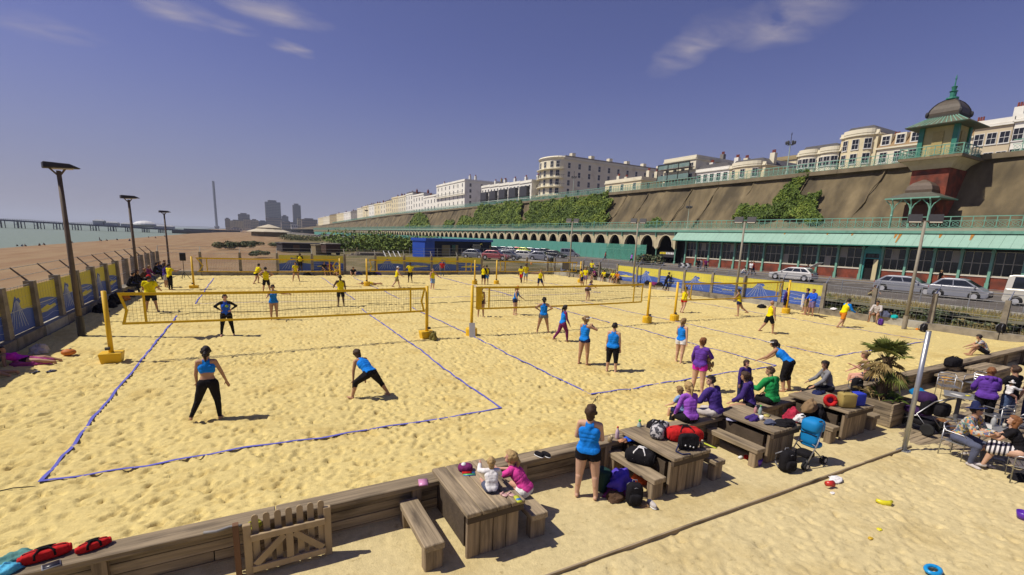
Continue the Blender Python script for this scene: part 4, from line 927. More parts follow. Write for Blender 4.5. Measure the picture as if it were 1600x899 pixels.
def planter():
    a = G(1351, 640, TZ); p = Vector((15.75, 6.2, 0)); 
    t = thing('planter', 'square timber planter box holding the palm', 'planter', (p.x, p.y, TZ), 0)
    for k in range(4):
        z = .09+k*.165
        for s in (-1, 1):
            B().box((0, s*.58, z), (1.24, .05, .155)).build('plank', WOODX, t); B().box((s*.59, 0, z), (.05, 1.10, .155)).build('plank', WOODY, t)
    B().box((0, 0, .58), (1.1, 1.06, .06)).build('soil', mat('soil', (.05, .035, .02), .95, .3, 8., bump=.6), t)
    return p
PLP = planter()
def palm(p):
    t = thing('palm', 'small fan palm with ragged brown skirt in the timber planter', 'palm', (p.x, p.y, TZ+.6), 0)
    g = random.Random(5); H = 1.22
    tr = B(); pts = [(0, 0, 0), (.03, .0, .4), (.02, -.02, .8), (.0, 0, H)]; tr.path(pts, [.15, .14, .12, .1], 9)
    for k in range(60):
        a = g.uniform(0, 6.28); z = g.uniform(.1, H); tr.bar((math.cos(a)*.1, math.sin(a)*.1, z), (math.cos(a)*.24, math.sin(a)*.24, z+.14), .018, 4, .004)
    tr.build('trunk', mat('palm trunk', (.11, .075, .04), .95, .35, 12., bump=.6), t)
    green = mat('palm leaf', (.16, .185, .04), .6, .3, 5., rand=.12); brown = mat('dead palm leaf', (.34, .25, .10), .85, .25, 6., rand=.15); lush = mat('lush leaf', (.11, .165, .03), .6, .3, 6., rand=.15)
    def fan(c, az, el, L, rad, m, nm, spread=110, nl=17, droop=.25):
        b = B(); d = Vector((math.cos(az)*math.cos(el), math.sin(az)*math.cos(el), math.sin(el))); s = Vector((-math.sin(az), math.cos(az), 0)); e = c+d*L
        b.bar(c, e, .012, 4, .008)
        for i in range(nl):
            q = R(-spread+2*spread*i/(nl-1)); v = d*math.cos(q)+s*math.sin(q); up = Vector((0, 0, 1))
            r = rad*g.uniform(.8, 1.08); w = s*math.cos(q)-d*math.sin(q); wd = rad*.055
            m1 = e+v*r*.55+up*(-droop*.2*r); tip = e+v*r+up*(-droop*r*g.uniform(.6, 1.4))
            b.add([e, m1-w*wd, tip, m1+w*wd], [(0, 1, 2), (0, 2, 3)])
        b.build(nm, m, t)
    top = Vector((0, 0, H))
    for k in range(16): fan(top+Vector((0, 0, g.uniform(-.05, .1))), k*2.4, R(g.uniform(12, 75)), g.uniform(.22, .42), g.uniform(.34, .46), green, 'frond', 100)
    for k in range(15): fan(top+Vector((0, 0, g.uniform(-.3, -.05))), k*2.4+.7, R(g.uniform(-45, 15)), g.uniform(.25, .42), g.uniform(.28, .4), brown if k % 4 else green, 'frond', 80, 13, .5)
    c2 = Vector((.48, -.1, .42))
    for k in range(9): fan(c2, k*2.4, R(g.uniform(20, 70)), g.uniform(.1, .28), g.uniform(.3, .42), lush, 'frond', 100, 17, .2)
    for k in range(26):
        a = g.uniform(0, 6.28); r = g.uniform(.05, .5); fan(Vector((math.cos(a)*r, math.sin(a)*r, .02)), g.uniform(0, 6.28), R(g.uniform(20, 70)), g.uniform(.08, .25), g.uniform(.16, .3), brown if k % 3 == 0 else lush, 'leaf_tuft', 60, 9, .4)
palm(PLP)
def steel_pole():
    p = G(1412, 705, TZ); t = thing('pole', 'tall bare galvanised pole standing on the terrace by the planter', 'pole', p[:])
    B().bar((0, 0, .02), (0, 0, 2.98), .052, 14).build('shaft', STEEL, t, True); B().box((0, 0, .012), (.24, .24, .025)).build('base_plate', STEEL, t); B().bar((0, 0, 2.98), (0, 0, 3.0), .05, 12).build('cap', PALECONC, t)
    b = B()
    for sx in (-1, 1):
        for sy in (-1, 1): b.bar((sx*.09, sy*.09, .02), (sx*.09, sy*.09, .045), .014, 6)
    b.build('bolts', STEEL, t)
steel_pole()
CW, CL_ = 8.8, 17.55; XA = -3.34; YA = 10.19
COURT_X = [XA, XA+8.8+2.95, XA+17.6+2.95+3.96]
NY = YA+CL_/2; FARY = 31.9; FNY = 40.6
NETM = mat('net cord', (.03, .03, .03), .8)
def net(label, x0, x1, y, pl, pr, block='box', hgt=2.2, slack=(.5, .25), sheets=False, drop=.96):
    """x0..x1 net cloth, posts at pl and pr"""
    t = thing('volleyball_net', label, 'volleyball net', ((x0+x1)/2, y, 0)); cx = (x0+x1)/2
    for px, s, nm in ((pl, -1, 'post'), (pr, 1, 'post')):
        z = sand_z(px, y); b = B(); b.bar((px-cx, 0, z-.2), (px-cx, 0, hgt+.06), .068, 12)
        po = b.build('post', YEL, t, True)
        if block == 'box': q = B().add([(-.25+px-cx, -.22, z-.05), (.25+px-cx, -.22, z-.05), (.25+px-cx, .22, z-.05), (-.25+px-cx, .22, z-.05), (-.30+px-cx, -.26, z+.31), (.30+px-cx, -.26, z+.31), (.30+px-cx, .26, z+.31), (-.30+px-cx, .26, z+.31)], [(3, 2, 1, 0), (4, 5, 6, 7), (0, 1, 5, 4), (1, 2, 6, 5), (2, 3, 7, 6), (3, 0, 4, 7)])
        else: q = B().lathe([(.23, z-.05), (.26, z+.02), (.26, z+.32), (.23, z+.37)], 14, (px-cx, 0, 0))
        bevel(q.build('foot_pad', YEL, po), .03, 2)
        B().bar((px-cx, -.12, z+.45), (px-cx+.12*s, -.12, z+.45), .05, 8).build('ratchet', DARKMETAL, po)
        B().bar((px-cx, 0, hgt-.03), ((x0 if s < 0 else x1)-cx, 0, hgt-.04), .008, 4).bar((px-cx, 0, hgt-drop+.03), ((x0 if s < 0 else x1)-cx, 0, hgt-drop+.04), .008, 4).build('tension_line', DARKMETAL, t)
    sag = lambda u: -.035*math.sin(math.pi*u)
    N = 24; zt, zb = hgt, hgt-drop
    for z, nm, h in ((zt, 'top_tape', .095), (zb, 'bottom_tape', .075)):
        b = B()
        for i in range(N):
            a, c = i/N, (i+1)/N; xa, xc = x0-cx+(x1-x0)*a, x0-cx+(x1-x0)*c
            za, zc = z+sag(a), z+sag(c)
            b.add([(xa, -.012, za-h), (xc, -.012, zc-h), (xc, -.012, zc), (xa, -.012, za), (xa, .012, za-h), (xc, .012, zc-h), (xc, .012, zc), (xa, .012, za)], [(0, 1, 2, 3), (7, 6, 5, 4), (3, 2, 6, 7), (0, 4, 5, 1)])
        b.build(nm, TAPE, t)
    for s, xe in ((1, x0), (-1, x1)):
        pts = [(xe-cx, 0, zt), (xe-cx+s*.16*slack[0], 0, zt-.3), (xe-cx+s*.30*slack[0], 0, (zt+zb)/2-.1), (xe-cx+s*.1*slack[0], 0, zb)]
        b = B()
        for p, q in zip(pts, pts[1:]): b.add([(p[0]-.04, -.01, p[2]), (p[0]+.04, -.01, p[2]), (q[0]+.04, -.01, q[2]), (q[0]-.04, -.01, q[2]), (p[0]-.04, .01, p[2]), (p[0]+.04, .01, p[2]), (q[0]+.04, .01, q[2]), (q[0]-.04, .01, q[2])], [(0, 3, 2, 1), (4, 5, 6, 7), (0, 4, 7, 3), (1, 2, 6, 5)])
        b.build('end_tape', TAPE, t)
        xi = xe+s*.62; B().b2((xi-cx-.035, -.014, zb), (xi-cx+.035, .014, zt-.02)).build('side_band', TAPE, t)
        if sheets and s > 0: B().b2((xe-cx-.02, -.02, zb-.02), (xe-cx+.25, .02, zt-.05)).build('pad_sheet', TAPE, t)
    m = B(); k = int((x1-x0)/.1); r = .0035
    for i in range(1, k):
        x = x0-cx+(x1-x0)*i/k; m.bar((x, 0, zb), (x, 0, zt-.05), r, 3, cap=False)
    for j in range(1, 10):
        z = zb+(zt-zb)*j/10; m.bar((x0-cx+.1, 0, z), (x1-cx-.1, 0, z-.02), r, 3, cap=False)
    m.build('mesh', NETM, t)
def px_at(px, py, Y): return GY(px, py, Y).x
net('nearest yellow volleyball net on the left court, with box feet', px_at(186, 465, NY), px_at(664, 452, NY), NY, px_at(170, 520, NY), px_at(667, 500, NY))
net('yellow volleyball net on the middle near court with round foot pads', px_at(745, 450, NY), px_at(1005, 444, NY), NY, px_at(737, 500, NY), px_at(1013, 480, NY), 'round', sheets=True, slack=(.1, .3))
net('yellow volleyball net on the right near court before the wave banners', px_at(1070, 440, NY), px_at(1225, 436, NY), NY, px_at(1056, 475, NY), px_at(1232, 460, NY), 'round', slack=(.8, .5))
net('yellow volleyball net on the far left court by the speaker stand', px_at(306, 400, FNY), px_at(527, 403, FNY), FNY, px_at(301, 425, FNY), px_at(531, 420, FNY), slack=(1.2, -.6))
net('yellow volleyball net on the far middle court before the back banners', px_at(577, 402, FNY), px_at(738, 405, FNY), FNY, px_at(573, 425, FNY), px_at(742, 425, FNY), 'round')
net('yellow volleyball net on the far right court before the car park', px_at(781, 405, FNY), px_at(902, 408, FNY), FNY, px_at(776, 425, FNY), px_at(907, 425, FNY), 'round')
BLUET = mat('blue webbing', (.115, .12, .46), .8, .2, 3.); ROPE = mat('dark rope', (.025, .022, .02), .9)
def sand_s(x, y):
    i = int(np.searchsorted(SX, x)); j = int(np.searchsorted(SY, y)); return float(SZ[max(0, j-4):j+5, max(0, i-6):i+7].mean())
def ribbon(b, p, q, w, lift=.027, wob=.012, step=.14, buried=.12, rg=rnd):
    p, q = Vector(p), Vector(q); n = max(2, int((q-p).length/step)); d = (q-p).normalized(); s = Vector((-d.y, d.x, 0)); ph = rg.uniform(0, 9)
    pts = []
    for i in range(n+1):
        c = p.lerp(q, i/n)+s*(wob*math.sin(i*.31+ph)+wob*.5*math.sin(i*.83+ph)); tw = .5+.5*math.sin(i*.55+ph)
        z = sand_s(c.x, c.y); tl = w*(.8+.2*tw)
        pts.append((c-s*tl/2, c+s*tl/2, z+lift+.008*math.sin(i*.9+ph)))
    for i in range(n):
        (a, c, z), (e, f, z2) = pts[i], pts[i+1]
        b.add([(a.x, a.y, z), (e.x, e.y, z2), (f.x, f.y, z2), (c.x, c.y, z), (a.x, a.y, z-.006), (e.x, e.y, z2-.006), (f.x, f.y, z2-.006), (c.x, c.y, z-.006)], [(3, 2, 1, 0), (4, 5, 6, 7), (0, 1, 5, 4), (2, 3, 7, 6)])
def court_lines():
    for k, (nm, x, y) in enumerate([('left near court', COURT_X[0], YA), ('middle near court', COURT_X[1], YA), ('right near court', COURT_X[2], YA), ('far left court', COURT_X[0]+.4, FARY), ('far middle court', COURT_X[1]+.4, FARY), ('far right court', COURT_X[2]-3.5, FARY)]):
        t = thing('court_lines', f'blue webbing boundary lines pegged on the sand of the {nm}', 'court lines'); L = CL_ if y < 20 else 16.6
        for xx in (x, x+CW):
            b = B(); ribbon(b, (xx, y, 0), (xx, y+L, 0), .064); b.build('side_line', BLUET, t)
        b = B(); ribbon(b, (x, y, 0), (x+CW, y, 0), .064, wob=.02); b.build('base_line', BLUET, t)
        if y > 20: b = B(); ribbon(b, (x, y+L, 0), (x+CW, y+L, 0), .06); b.build('base_line', BLUET, t)
    for lab, p, q in (('black rope lying across the sand behind the left court', (COURT_X[0]-.8, 28.45), (COURT_X[0]+9.3, 28.75)), ('black rope lying across the sand behind the middle court', (COURT_X[0]+9.5, 29.5), (COURT_X[1]+10, 28.9)), ('thin dark cord between the near and middle court nets', (6.6, 20.6), (8.6, 21.0)), ('dark peg rope at the middle court corner', (COURT_X[1]-.1, 10.1), (COURT_X[1]-1.0, 9.3)), ('thin dark line running from the left court corner to the edge', (COURT_X[0]-.05, 10.1), (-6.5, 9.6)), ('black rope behind the right near court', (20.5, 28.2), (33.6, 28.4)), ('faint dark line on the far right court', (18, 33.2), (30, 32.6))):
        b = B(); p, q = Vector((*p, 0)), Vector((*q, 0)); n = int((q-p).length/.25); ph = rnd.uniform(0, 9); d = (q-p).normalized(); s = Vector((-d.y, d.x, 0))
        pts = []
        for i in range(n+1):
            c = p.lerp(q, i/n)+s*(.14*math.sin(i*.16+ph)+.05*math.sin(i*.5+ph)); pts.append((c.x, c.y, sand_z(c.x, c.y)+.025))
        b.path(pts, .018 if lab[0] == 'b' else .009, 5); tag(b.build('rope', ROPE), lab, 'rope')
court_lines()
def flood(loc, h, label, rz, kind='flat', group='floodlight poles round the courts'):
    t = thing('floodlight_pole', label, 'floodlight pole', loc, rz, group)
    B().bar((0, 0, -.3), (0, 0, h), .10, 10, .07).build('pole', RUST if kind == 'flat' else mat('weathered steel pole', (.26, .235, .18), .6, .15, 2.), t, True)
    B().bar((0, 0, -.1), (0, 0, .8), .125, 10).build('sleeve', DARKMETAL if kind == 'flat' else CONC, t)
    if kind == 'flat':
        hd = bevel(B().add([(-.42, -.26, h+.05), (.62, -.2, h+.13), (.62, .2, h+.13), (-.42, .26, h+.05), (-.42, -.22, h+.27), (.3, -.18, h+.27), (.3, .18, h+.27), (-.42, .22, h+.27)], [(3, 2, 1, 0), (4, 5, 6, 7), (0, 1, 5, 4), (1, 2, 6, 5), (2, 3, 7, 6), (3, 0, 4, 7)]).build('lamp_head', DARKMETAL, t), .04, 2)
        B().box((.1, 0, h+.075), (.6, .34, .03), Matrix.Rotation(R(-4.4), 3, 'Y')).build('lens', mat('lamp lens', (.5, .45, .35), .2), hd)
        B().bar((0, 0, h-.2), (-.25, 0, h+.08), .03, 6).bar((0, 0, h-.2), (.2, 0, h+.1), .03, 6).build('bracket', RUST, t)
    else:
        B().bar((-.55, 0, h), (.55, 0, h), .045, 6).build('bracket', RUST, t)
        for s in (-1, 1):
            hd = B().box((s*.45, .1, h+.14), (.62, .22, .46), Matrix.Rotation(R(-28), 3, 'X')).build('lamp_head', DARKMETAL, t)
            B().box((s*.45, -.03, h+.09), (.54, .02, .38), Matrix.Rotation(R(-28), 3, 'X')).build('lens', mat('lamp lens'), hd)
p = G(128, 526, 0); flood((p.x, p.y, 0), 6.15, 'tall brown floodlight pole with a flat head, nearest on the seaward side', R(20))
flood((-6.9, GX(211, 400, -6.9).y, 0), 5.95, 'middle of the three flat-headed floodlight poles on the seaward fence', R(20))
flood((-7.6, GX(262, 390, -7.6).y, 0), 5.6, 'farthest flat-headed floodlight pole on the seaward fence', R(20))
flood((33.2, 12.55, 0), 6.15, 'twin floodlight pole standing in front of the hall doorway', R(-62), 'twin')
flood((34.0, GX(1152, 440, 34.0).y, 0), 6.3, 'twin floodlight pole standing behind the right court net', R(-62), 'twin')
flood((34.0, GX(990, 430, 34).y, 0), 6.4, 'twin floodlight pole in front of the last open arches', R(-55), 'twin')
flood((34.0, GX(890, 420, 34).y, 0), 6.6, 'twin floodlight pole beside the parked silver people carrier', R(-50), 'twin')
def speaker(px, py, label, Y):
    p = GY(px, py, Y); t = thing('speaker', label, 'loudspeaker', (p.x, Y, 0), R(10)); z = sand_z(p.x, min(Y, Y1))
    B().bar((0, 0, z+.1), (0, 0, 1.55), .025, 6).build('stand_pole', DARKMETAL, t)
    for k in range(3): B().bar((0, 0, z+.6), (math.cos(k*2.1)*.42, math.sin(k*2.1)*.42, z), .018, 5).build('leg', DARKMETAL, t)
    bevel(B().box((0, 0, 1.85), (.42, .36, .64)).build('cabinet', mat('speaker black', (.015, .015, .016), .6), t), .02)
speaker(287, 420, 'black loudspeaker on a stand at the far left corner of the courts', 48.0)
speaker(861, 420, 'black loudspeaker on a stand behind the far right court', 49.5)
def dark_board():
    p = GX(885, 412, 34.3); t = thing('notice_board', 'dark framed notice board on the fence behind the far right net', 'notice board', (34.25, p.y, 1.0), R(-25))
    B().box((0, 0, .3), (.9, .05, .95)).build('frame', DARKMETAL, t); B().box((0, -.03, .3), (.75, .02, .8)).build('sheet', mat('faded notice', (.16, .14, .11), .8), t)
dark_board()
CARM = {}
TYRE = mat('tyre', (.018, .018, .018), .85); CGL = mat('car glass', (.015, .018, .02), .08, .1, 1., spec=.6); HUB = mat('wheel rim', (.42, .42, .43), .35)
def car(label, loc, rz, col, kind='hatch', name='parked_car', cat='car', group='parked cars', boot=False):
    """x forward; side outline of a real body lofted with tumblehome, separate glass, wheels, lights"""
    P = dict(hatch=dict(L=3.9, H=1.46, hood=.95, roof0=1.45, roof1=3.05, belt=.92, tail=3.75), estate=dict(L=4.5, H=1.45, hood=1.15, roof0=1.9, roof1=3.75, belt=.92, tail=4.35),
             mono=dict(L=3.6, H=1.58, hood=.62, roof0=1.45, roof1=2.9, belt=.98, tail=3.48), mpv=dict(L=4.2, H=1.8, hood=.9, roof0=1.55, roof1=4.0, belt=1.02, tail=4.1), van=dict(L=4.6, H=2.15, hood=.35, roof0=1.1, roof1=4.45, belt=1.15, tail=4.55))[kind]
    L, H, bz = P['L'], P['H'], P['belt']; W_ = .85 if kind != 'van' else .92
    t = thing(name, label, cat, loc, rz, group); M_ = mat('car paint '+'%d_%d_%d' % tuple(int(c*99) for c in col), col, .28, .04, 1., spec=.6, metal=.15)
    xs = lambda d: L/2-d
    low = [(xs(0), .35), (xs(.02), .62), (xs(.25), .74), (xs(P['hood']), bz), (xs(P['tail']), bz+.02), (xs(L-.03), .7), (xs(L), .38), (xs(L-.1), .22), (xs(.1), .22)]
    b = B(); secs = [(-W_, .93), (-W_*.97, 1.), (W_*.97, 1.), (W_, .93)]; n = len(low); vs = []
    for y, s in secs: vs += [(x*s if abs(x) > 1 else x, y, z if s == 1 else .26+(z-.26)*.94) for x, z in low]
    fs = [tuple(range(n)), tuple(range(4*n-1, 3*n-1, -1))]
    for k in range(3):
        for i in range(n): fs.append((k*n+i, (k+1)*n+i, (k+1)*n+(i+1) % n, k*n+(i+1) % n))
    b.add(vs, fs); bevel(b.build('body', M_, t), .05, 2)
    cab = [(xs(P['hood']-.02), bz-.01), (xs(P['roof0']), H-.07), (xs(P['roof0']+.35), H), (xs(P['roof1']-.2), H-.01), (xs(P['roof1']+.05), H-.09), (xs(P['tail']), bz)]
    c = B(); vs = []; n = len(cab)
    for s, y0, y1 in ((-1, W_*.93, W_*.76), (1, W_*.93, W_*.76)): vs += [(x, s*(y0+(y1-y0)*(z-bz)/(H-bz)), z) for x, z in cab]
    c.add(vs, [tuple(range(n)), tuple(range(2*n-1, n-1, -1))]+[(i, n+i, n+(i+1) % n, (i+1) % n) for i in range(n)]); ro = c.build('cabin', M_, t); bevel(ro, .04, 2)
    def lerp(a, q, u): return a[0]+(q[0]-a[0])*u, a[1]+(q[1]-a[1])*u
    cuts = {'hatch': [(.0, .47), (.5, .96)], 'estate': [(0, .36), (.39, .7), (.73, .97)], 'mono': [(.0, .5), (.53, .97)], 'mpv': [(0, .36), (.39, .68), (.71, .96)], 'van': [(0, .3), (.36, .64), (.68, .94)]}[kind]
    zt, zb = H-.13, bz+.07
    def xfront(z): u = (z-bz)/(H-.07-bz); return xs(P['hood'])+(xs(P['roof0'])-xs(P['hood']))*min(1, u)-.1
    def xrear(z): u = (z-bz)/(H-.09-bz); return xs(P['tail'])+(xs(P['roof1'])-xs(P['tail']))*min(1, u)+.1
    for s in (-1, 1):
        yy = lambda z: s*(W_*.93+(W_*.76-W_*.93)*(z-bz)/(H-bz)+.006)
        for a, e in cuts:
            q = []
            for u, z in ((a, zb), (a, zt), (e, zt), (e, zb)):
                f, r = xfront(z), xrear(z); q.append((f+(r-f)*(u if not (u == 0 and z == zb) else .03), yy(z), z))
            B().add(q, [(0, 1, 2, 3) if s < 0 else (3, 2, 1, 0)]).build('side_window', CGL, t)
    for nm, (p, q), e in (('windscreen', (cab[0], cab[1]), .012), ('rear_window', (cab[5], cab[4]), -.012)):
        a = lerp(p, q, .1); c_ = lerp(p, q, .93); w0 = W_*.9-.12; w1 = W_*.76-.06
        B().add([(a[0]+e, -w0, a[1]+.01), (a[0]+e, w0, a[1]+.01), (c_[0]+e, w1, c_[1]+.012), (c_[0]+e, -w1, c_[1]+.012)], [(0, 1, 2, 3) if e > 0 else (3, 2, 1, 0)]).build(nm, CGL, t)
    for x in (L/2-.78, -L/2+.72):
        for s in (-1, 1):
            w = B().lathe([(.2, -.1), (.305, -.1), (.32, -.06), (.32, .06), (.305, .1), (.2, .1)], 16).build('wheel', TYRE, t, True, (x, s*(W_-.05), .31), (R(90), 0, 0))
            B().lathe([(.19, -.105), (.2, .105)], 10).build('rim', HUB, w)
            B().lathe([(.37, -.02), (.37, .02)], 16).build('wheel_arch', TYRE, t, False, (x, s*(W_-.0), .33), (R(90), 0, 0))
    for s in (-1, 1):
        B().box((L/2-.12, s*W_*.68, .66), (.2, .34, .13)).build('headlight', mat('headlight glass', (.6, .6, .58), .15), t); B().box((-L/2+.05, s*W_*.74, .78), (.08, .2, .2)).build('tail_light', mat('tail light', (.3, .02, .015), .3), t)
        B().box((xs(P['hood'])-.22, s*(W_+.05), bz+.06), (.1, .16, .11)).build('wing_mirror', M_, t)
    B().box((L/2-.01, 0, .36), (.05, 1.2, .14)).build('grille', TYRE, t); B().box((L/2+.012, 0, .44), (.02, .5, .1)).build('number_plate', mat('plate', (.55, .54, .45), .5), t)
    if boot: B().box((-L/2+.1, 0, H+.35), (.95, 1.3, .05), Matrix.Rotation(R(35), 3, 'Y')).build('tailgate', M_, t)
    return t
SIL = (.25, .26, .29); WHT = (.55, .54, .51); BLK = (.02, .02, .024); RED = (.35, .012, .018); LIME = (.42, .5, .03); DBL = (.04, .05, .12); GRY = (.14, .15, .17)
def road_car(px, py, label, rz, col, kind, **k):
    p = G(px, py, 1.0); return car(label, (p.x, p.y, 1.0), R(rz), col, kind, **k)
road_car(1416, 458, 'silver estate car parked outside the hall door', -84, SIL, 'estate')
road_car(1497, 467, 'silver one-box hatchback parked nearer than the estate, by the brick wall', -84, SIL, 'mono')
road_car(1238, 438, 'white estate car with its tailgate raised by the hall', 96, WHT, 'estate', boot=True)
road_car(1640, 482, 'cream camper van cut off by the right edge', -84, (.6, .57, .48), 'van', name='camper_van', cat='van')
road_car(890, 402, 'silver people carrier by the green hoarding', -40, SIL, 'mpv')
k = 0
for px, py, col, kind, lab in ((775, 395, SIL, 'hatch', 'silver hatchback at the left end of the back row beside the blue cafe'), (789, 395, GRY, 'hatch', 'grey hatchback between two silver cars in the back row'), (800, 396, SIL, 'hatch', 'silver hatchback left of the red car in the back row'), (810, 396, RED, 'hatch', 'red hatchback in the back row of the car park'), (820, 397, LIME, 'hatch', 'lime green hatchback right of the red car'), (832, 397, SIL, 'estate', 'pale estate car behind the lime green hatchback'), (843, 399, DBL, 'hatch', 'dark blue hatchback right of the lime green car'),
        (853, 400, BLK, 'mono', 'black hatchback left of the silver people carrier'), (867, 403, BLK, 'estate', 'black estate car, nearer of the two black cars'), (775, 406, (.3, .06, .07), 'estate', 'dark red estate at the left of the front row behind the net'), (795, 406, GRY, 'hatch', 'grey hatchback in the front row behind the far net'), (822, 405, WHT, 'estate', 'white estate in the middle of the front row'), (845, 407, SIL, 'hatch', 'silver hatchback at the right of the front row'), (742, 404, GRY, 'hatch', 'grey car half hidden by the blue cafe')):
    road_car(px, py, lab, -58 if k < 9 else -50, col, kind, group='cars in the car park'); k += 1
ORD = 'nearest second third fourth fifth sixth seventh eighth ninth tenth eleventh twelfth thirteenth fourteenth fifteenth sixteenth seventeenth eighteenth nineteenth twentieth twenty-first twenty-second twenty-third twenty-fourth twenty-fifth farthest'.split()
for i in range(26):
    y = 165+i*9.5; x = 52+6*(i % 2)-i*.18
    car(f"{['white','silver','black','grey','red','dark blue','white'][i % 7]} {['hatchback','estate','people carrier'][i % 3]}, {ORD[i]} along the far seafront parking row", (x, y, 1.0), R(-60 if i % 2 else 120), [WHT, SIL, BLK, GRY, RED, DBL, WHT][i % 7], ['hatch', 'estate', 'mpv'][i % 3], group='far parked cars along the seafront')
for i, (px, py) in enumerate(((607, 377), (541, 371), (556, 373))):
    p = G(px, py, 1.0); car(['white van parked by the far arches, nearest of three','white van farthest along the seafront car park','white van between the two other far vans'][i], (p.x, p.y, 1.0), R(-60), WHT, 'van', name='white_van', cat='van', group='far white vans')
def cafe():
    a = G(664, 402, .55); b = G(768, 398, .55); d = b-a; L = d.length
    t = thing('blue_cafe', 'low dark cafe building with a bright blue roof edge and oval sign', 'building', (a.x, a.y, .5), math.atan2(d.y, d.x))
    BL = paint('bright blue paint', (.03, .10, .52)); NAVY = mat('navy boards', (.018, .02, .045), .8, .2, 2.)
    B().b2((0, .1, 0), (L, 2.6, 2.9)).build('wall', NAVY, t); B().b2((-.15, -.25, 2.9), (L+.1, 2.9, 3.4)).build('roof', paint('bright blue paint'), t)
    B().b2((0, -.04, 0), (3.2, .09, 2.9)).build('blue_panel', BL, t); B().b2((-.04, 0, 0), (-.001, 2.6, 2.9)).build('blue_side', BL, t)
    PLY = mat('plywood', (.36, .27, .13), .85, .15, 2.)
    for x, w in ((6.0, 2.9), (11.2, 1.0), (L-1.3, 1.0)): B().b2((x, -.03, 0), (x+w, .09, 2.2)).build('plywood_panel', PLY, t)
    for x, w in ((9.7, 2.0), (17.5, 1.8)): B().b2((x, .0, .9), (x+w, .095, 2.2)).build('window', GLASS, t)
    s = thing('sign', 'pale lozenge sign with dark lettering in front of the blue cafe', 'sign', (a+d*.66)[:2]+(0,), math.atan2(d.y, d.x)); s.location = (a.x+d.x*.66+.9*d.y/L, a.y+d.y*.66-.9*d.x/L, .5)
    B().prism([(-2.0, 1.9), (-1.55, 1.45), (1.55, 1.45), (2.0, 1.9), (1.55, 2.4), (-1.55, 2.4)], 'y', -.03, .03).build('panel', mat('sign stone', (.42, .38, .27), .8), s)
    link('lettering', text_mesh('CONCORDE 2', .46, mat('sign ink', (.05, .05, .05), .8)), s, (0, -.034, 1.76), (R(90), 0, 0))
    for x in (-1.2, 1.2): B().bar((x, 0, 0), (x, 0, 1.45), .05, 6).build('leg', STEEL, s)
    B().path([(1.9, 0, 2.3), (2.2, 0, 2.55), (2.6, 0, 2.5), (2.9, 0, 2.2)], .05, 5).build('yellow_swoosh', paint('sign yellow', (.75, .6, .03)), s)
cafe()
def mesh_fence():
    a, b = G(640, 407, .45), G(800, 404, .45); d = b-a; L = d.length; t = thing('site_fence', 'thin grey temporary fence in front of the blue cafe', 'fence', a[:], math.atan2(d.y, d.x)); n = 9
    for i in range(n+1): B().bar((L*i/n, 0, 0), (L*i/n, 0, 1.9), .03, 5).build('post', STEEL, t)
    for z in (.2, 1.0, 1.88): B().bar((0, 0, z), (L, 0, z), .022, 4).build('rail', STEEL, t)
mesh_fence()
def bush(name, label, p, r, n, size, mats, seed, cat='bush', group=None):
    g = np.random.default_rng(seed); k = max(3, int(n/220)); cs = g.normal(0, .42, (k, 3))*np.array([r[0], r[1], r[2]*.5]); cs[:, 2] = np.abs(cs[:, 2])+r[2]*.3
    i = g.integers(0, k, n); u = g.normal(0, 1, (n, 3)); u /= np.linalg.norm(u, axis=1)[:, None]
    q = cs[i]+u*(g.uniform(.55, 1, n)**.5)[:, None]*np.array([r[0], r[1], r[2]])*.5
    q[:, 2] = np.abs(q[:, 2]); nr = u*.8+np.array([0, 0, .5])
    me = leaf_mesh('foliage', q, nr, size, mats, seed)
    t = thing(name, label, cat, p, 0, group); link('foliage', me, t)
    st = B()
    for k_ in range(5): st.bar((0, 0, -.1), (cs[k_ % k][0]*.6, cs[k_ % k][1]*.6, r[2]*.55), .03*r[2], 4, .008)
    st.build('stems', mat('stem', (.10, .075, .04), .9), t); return t
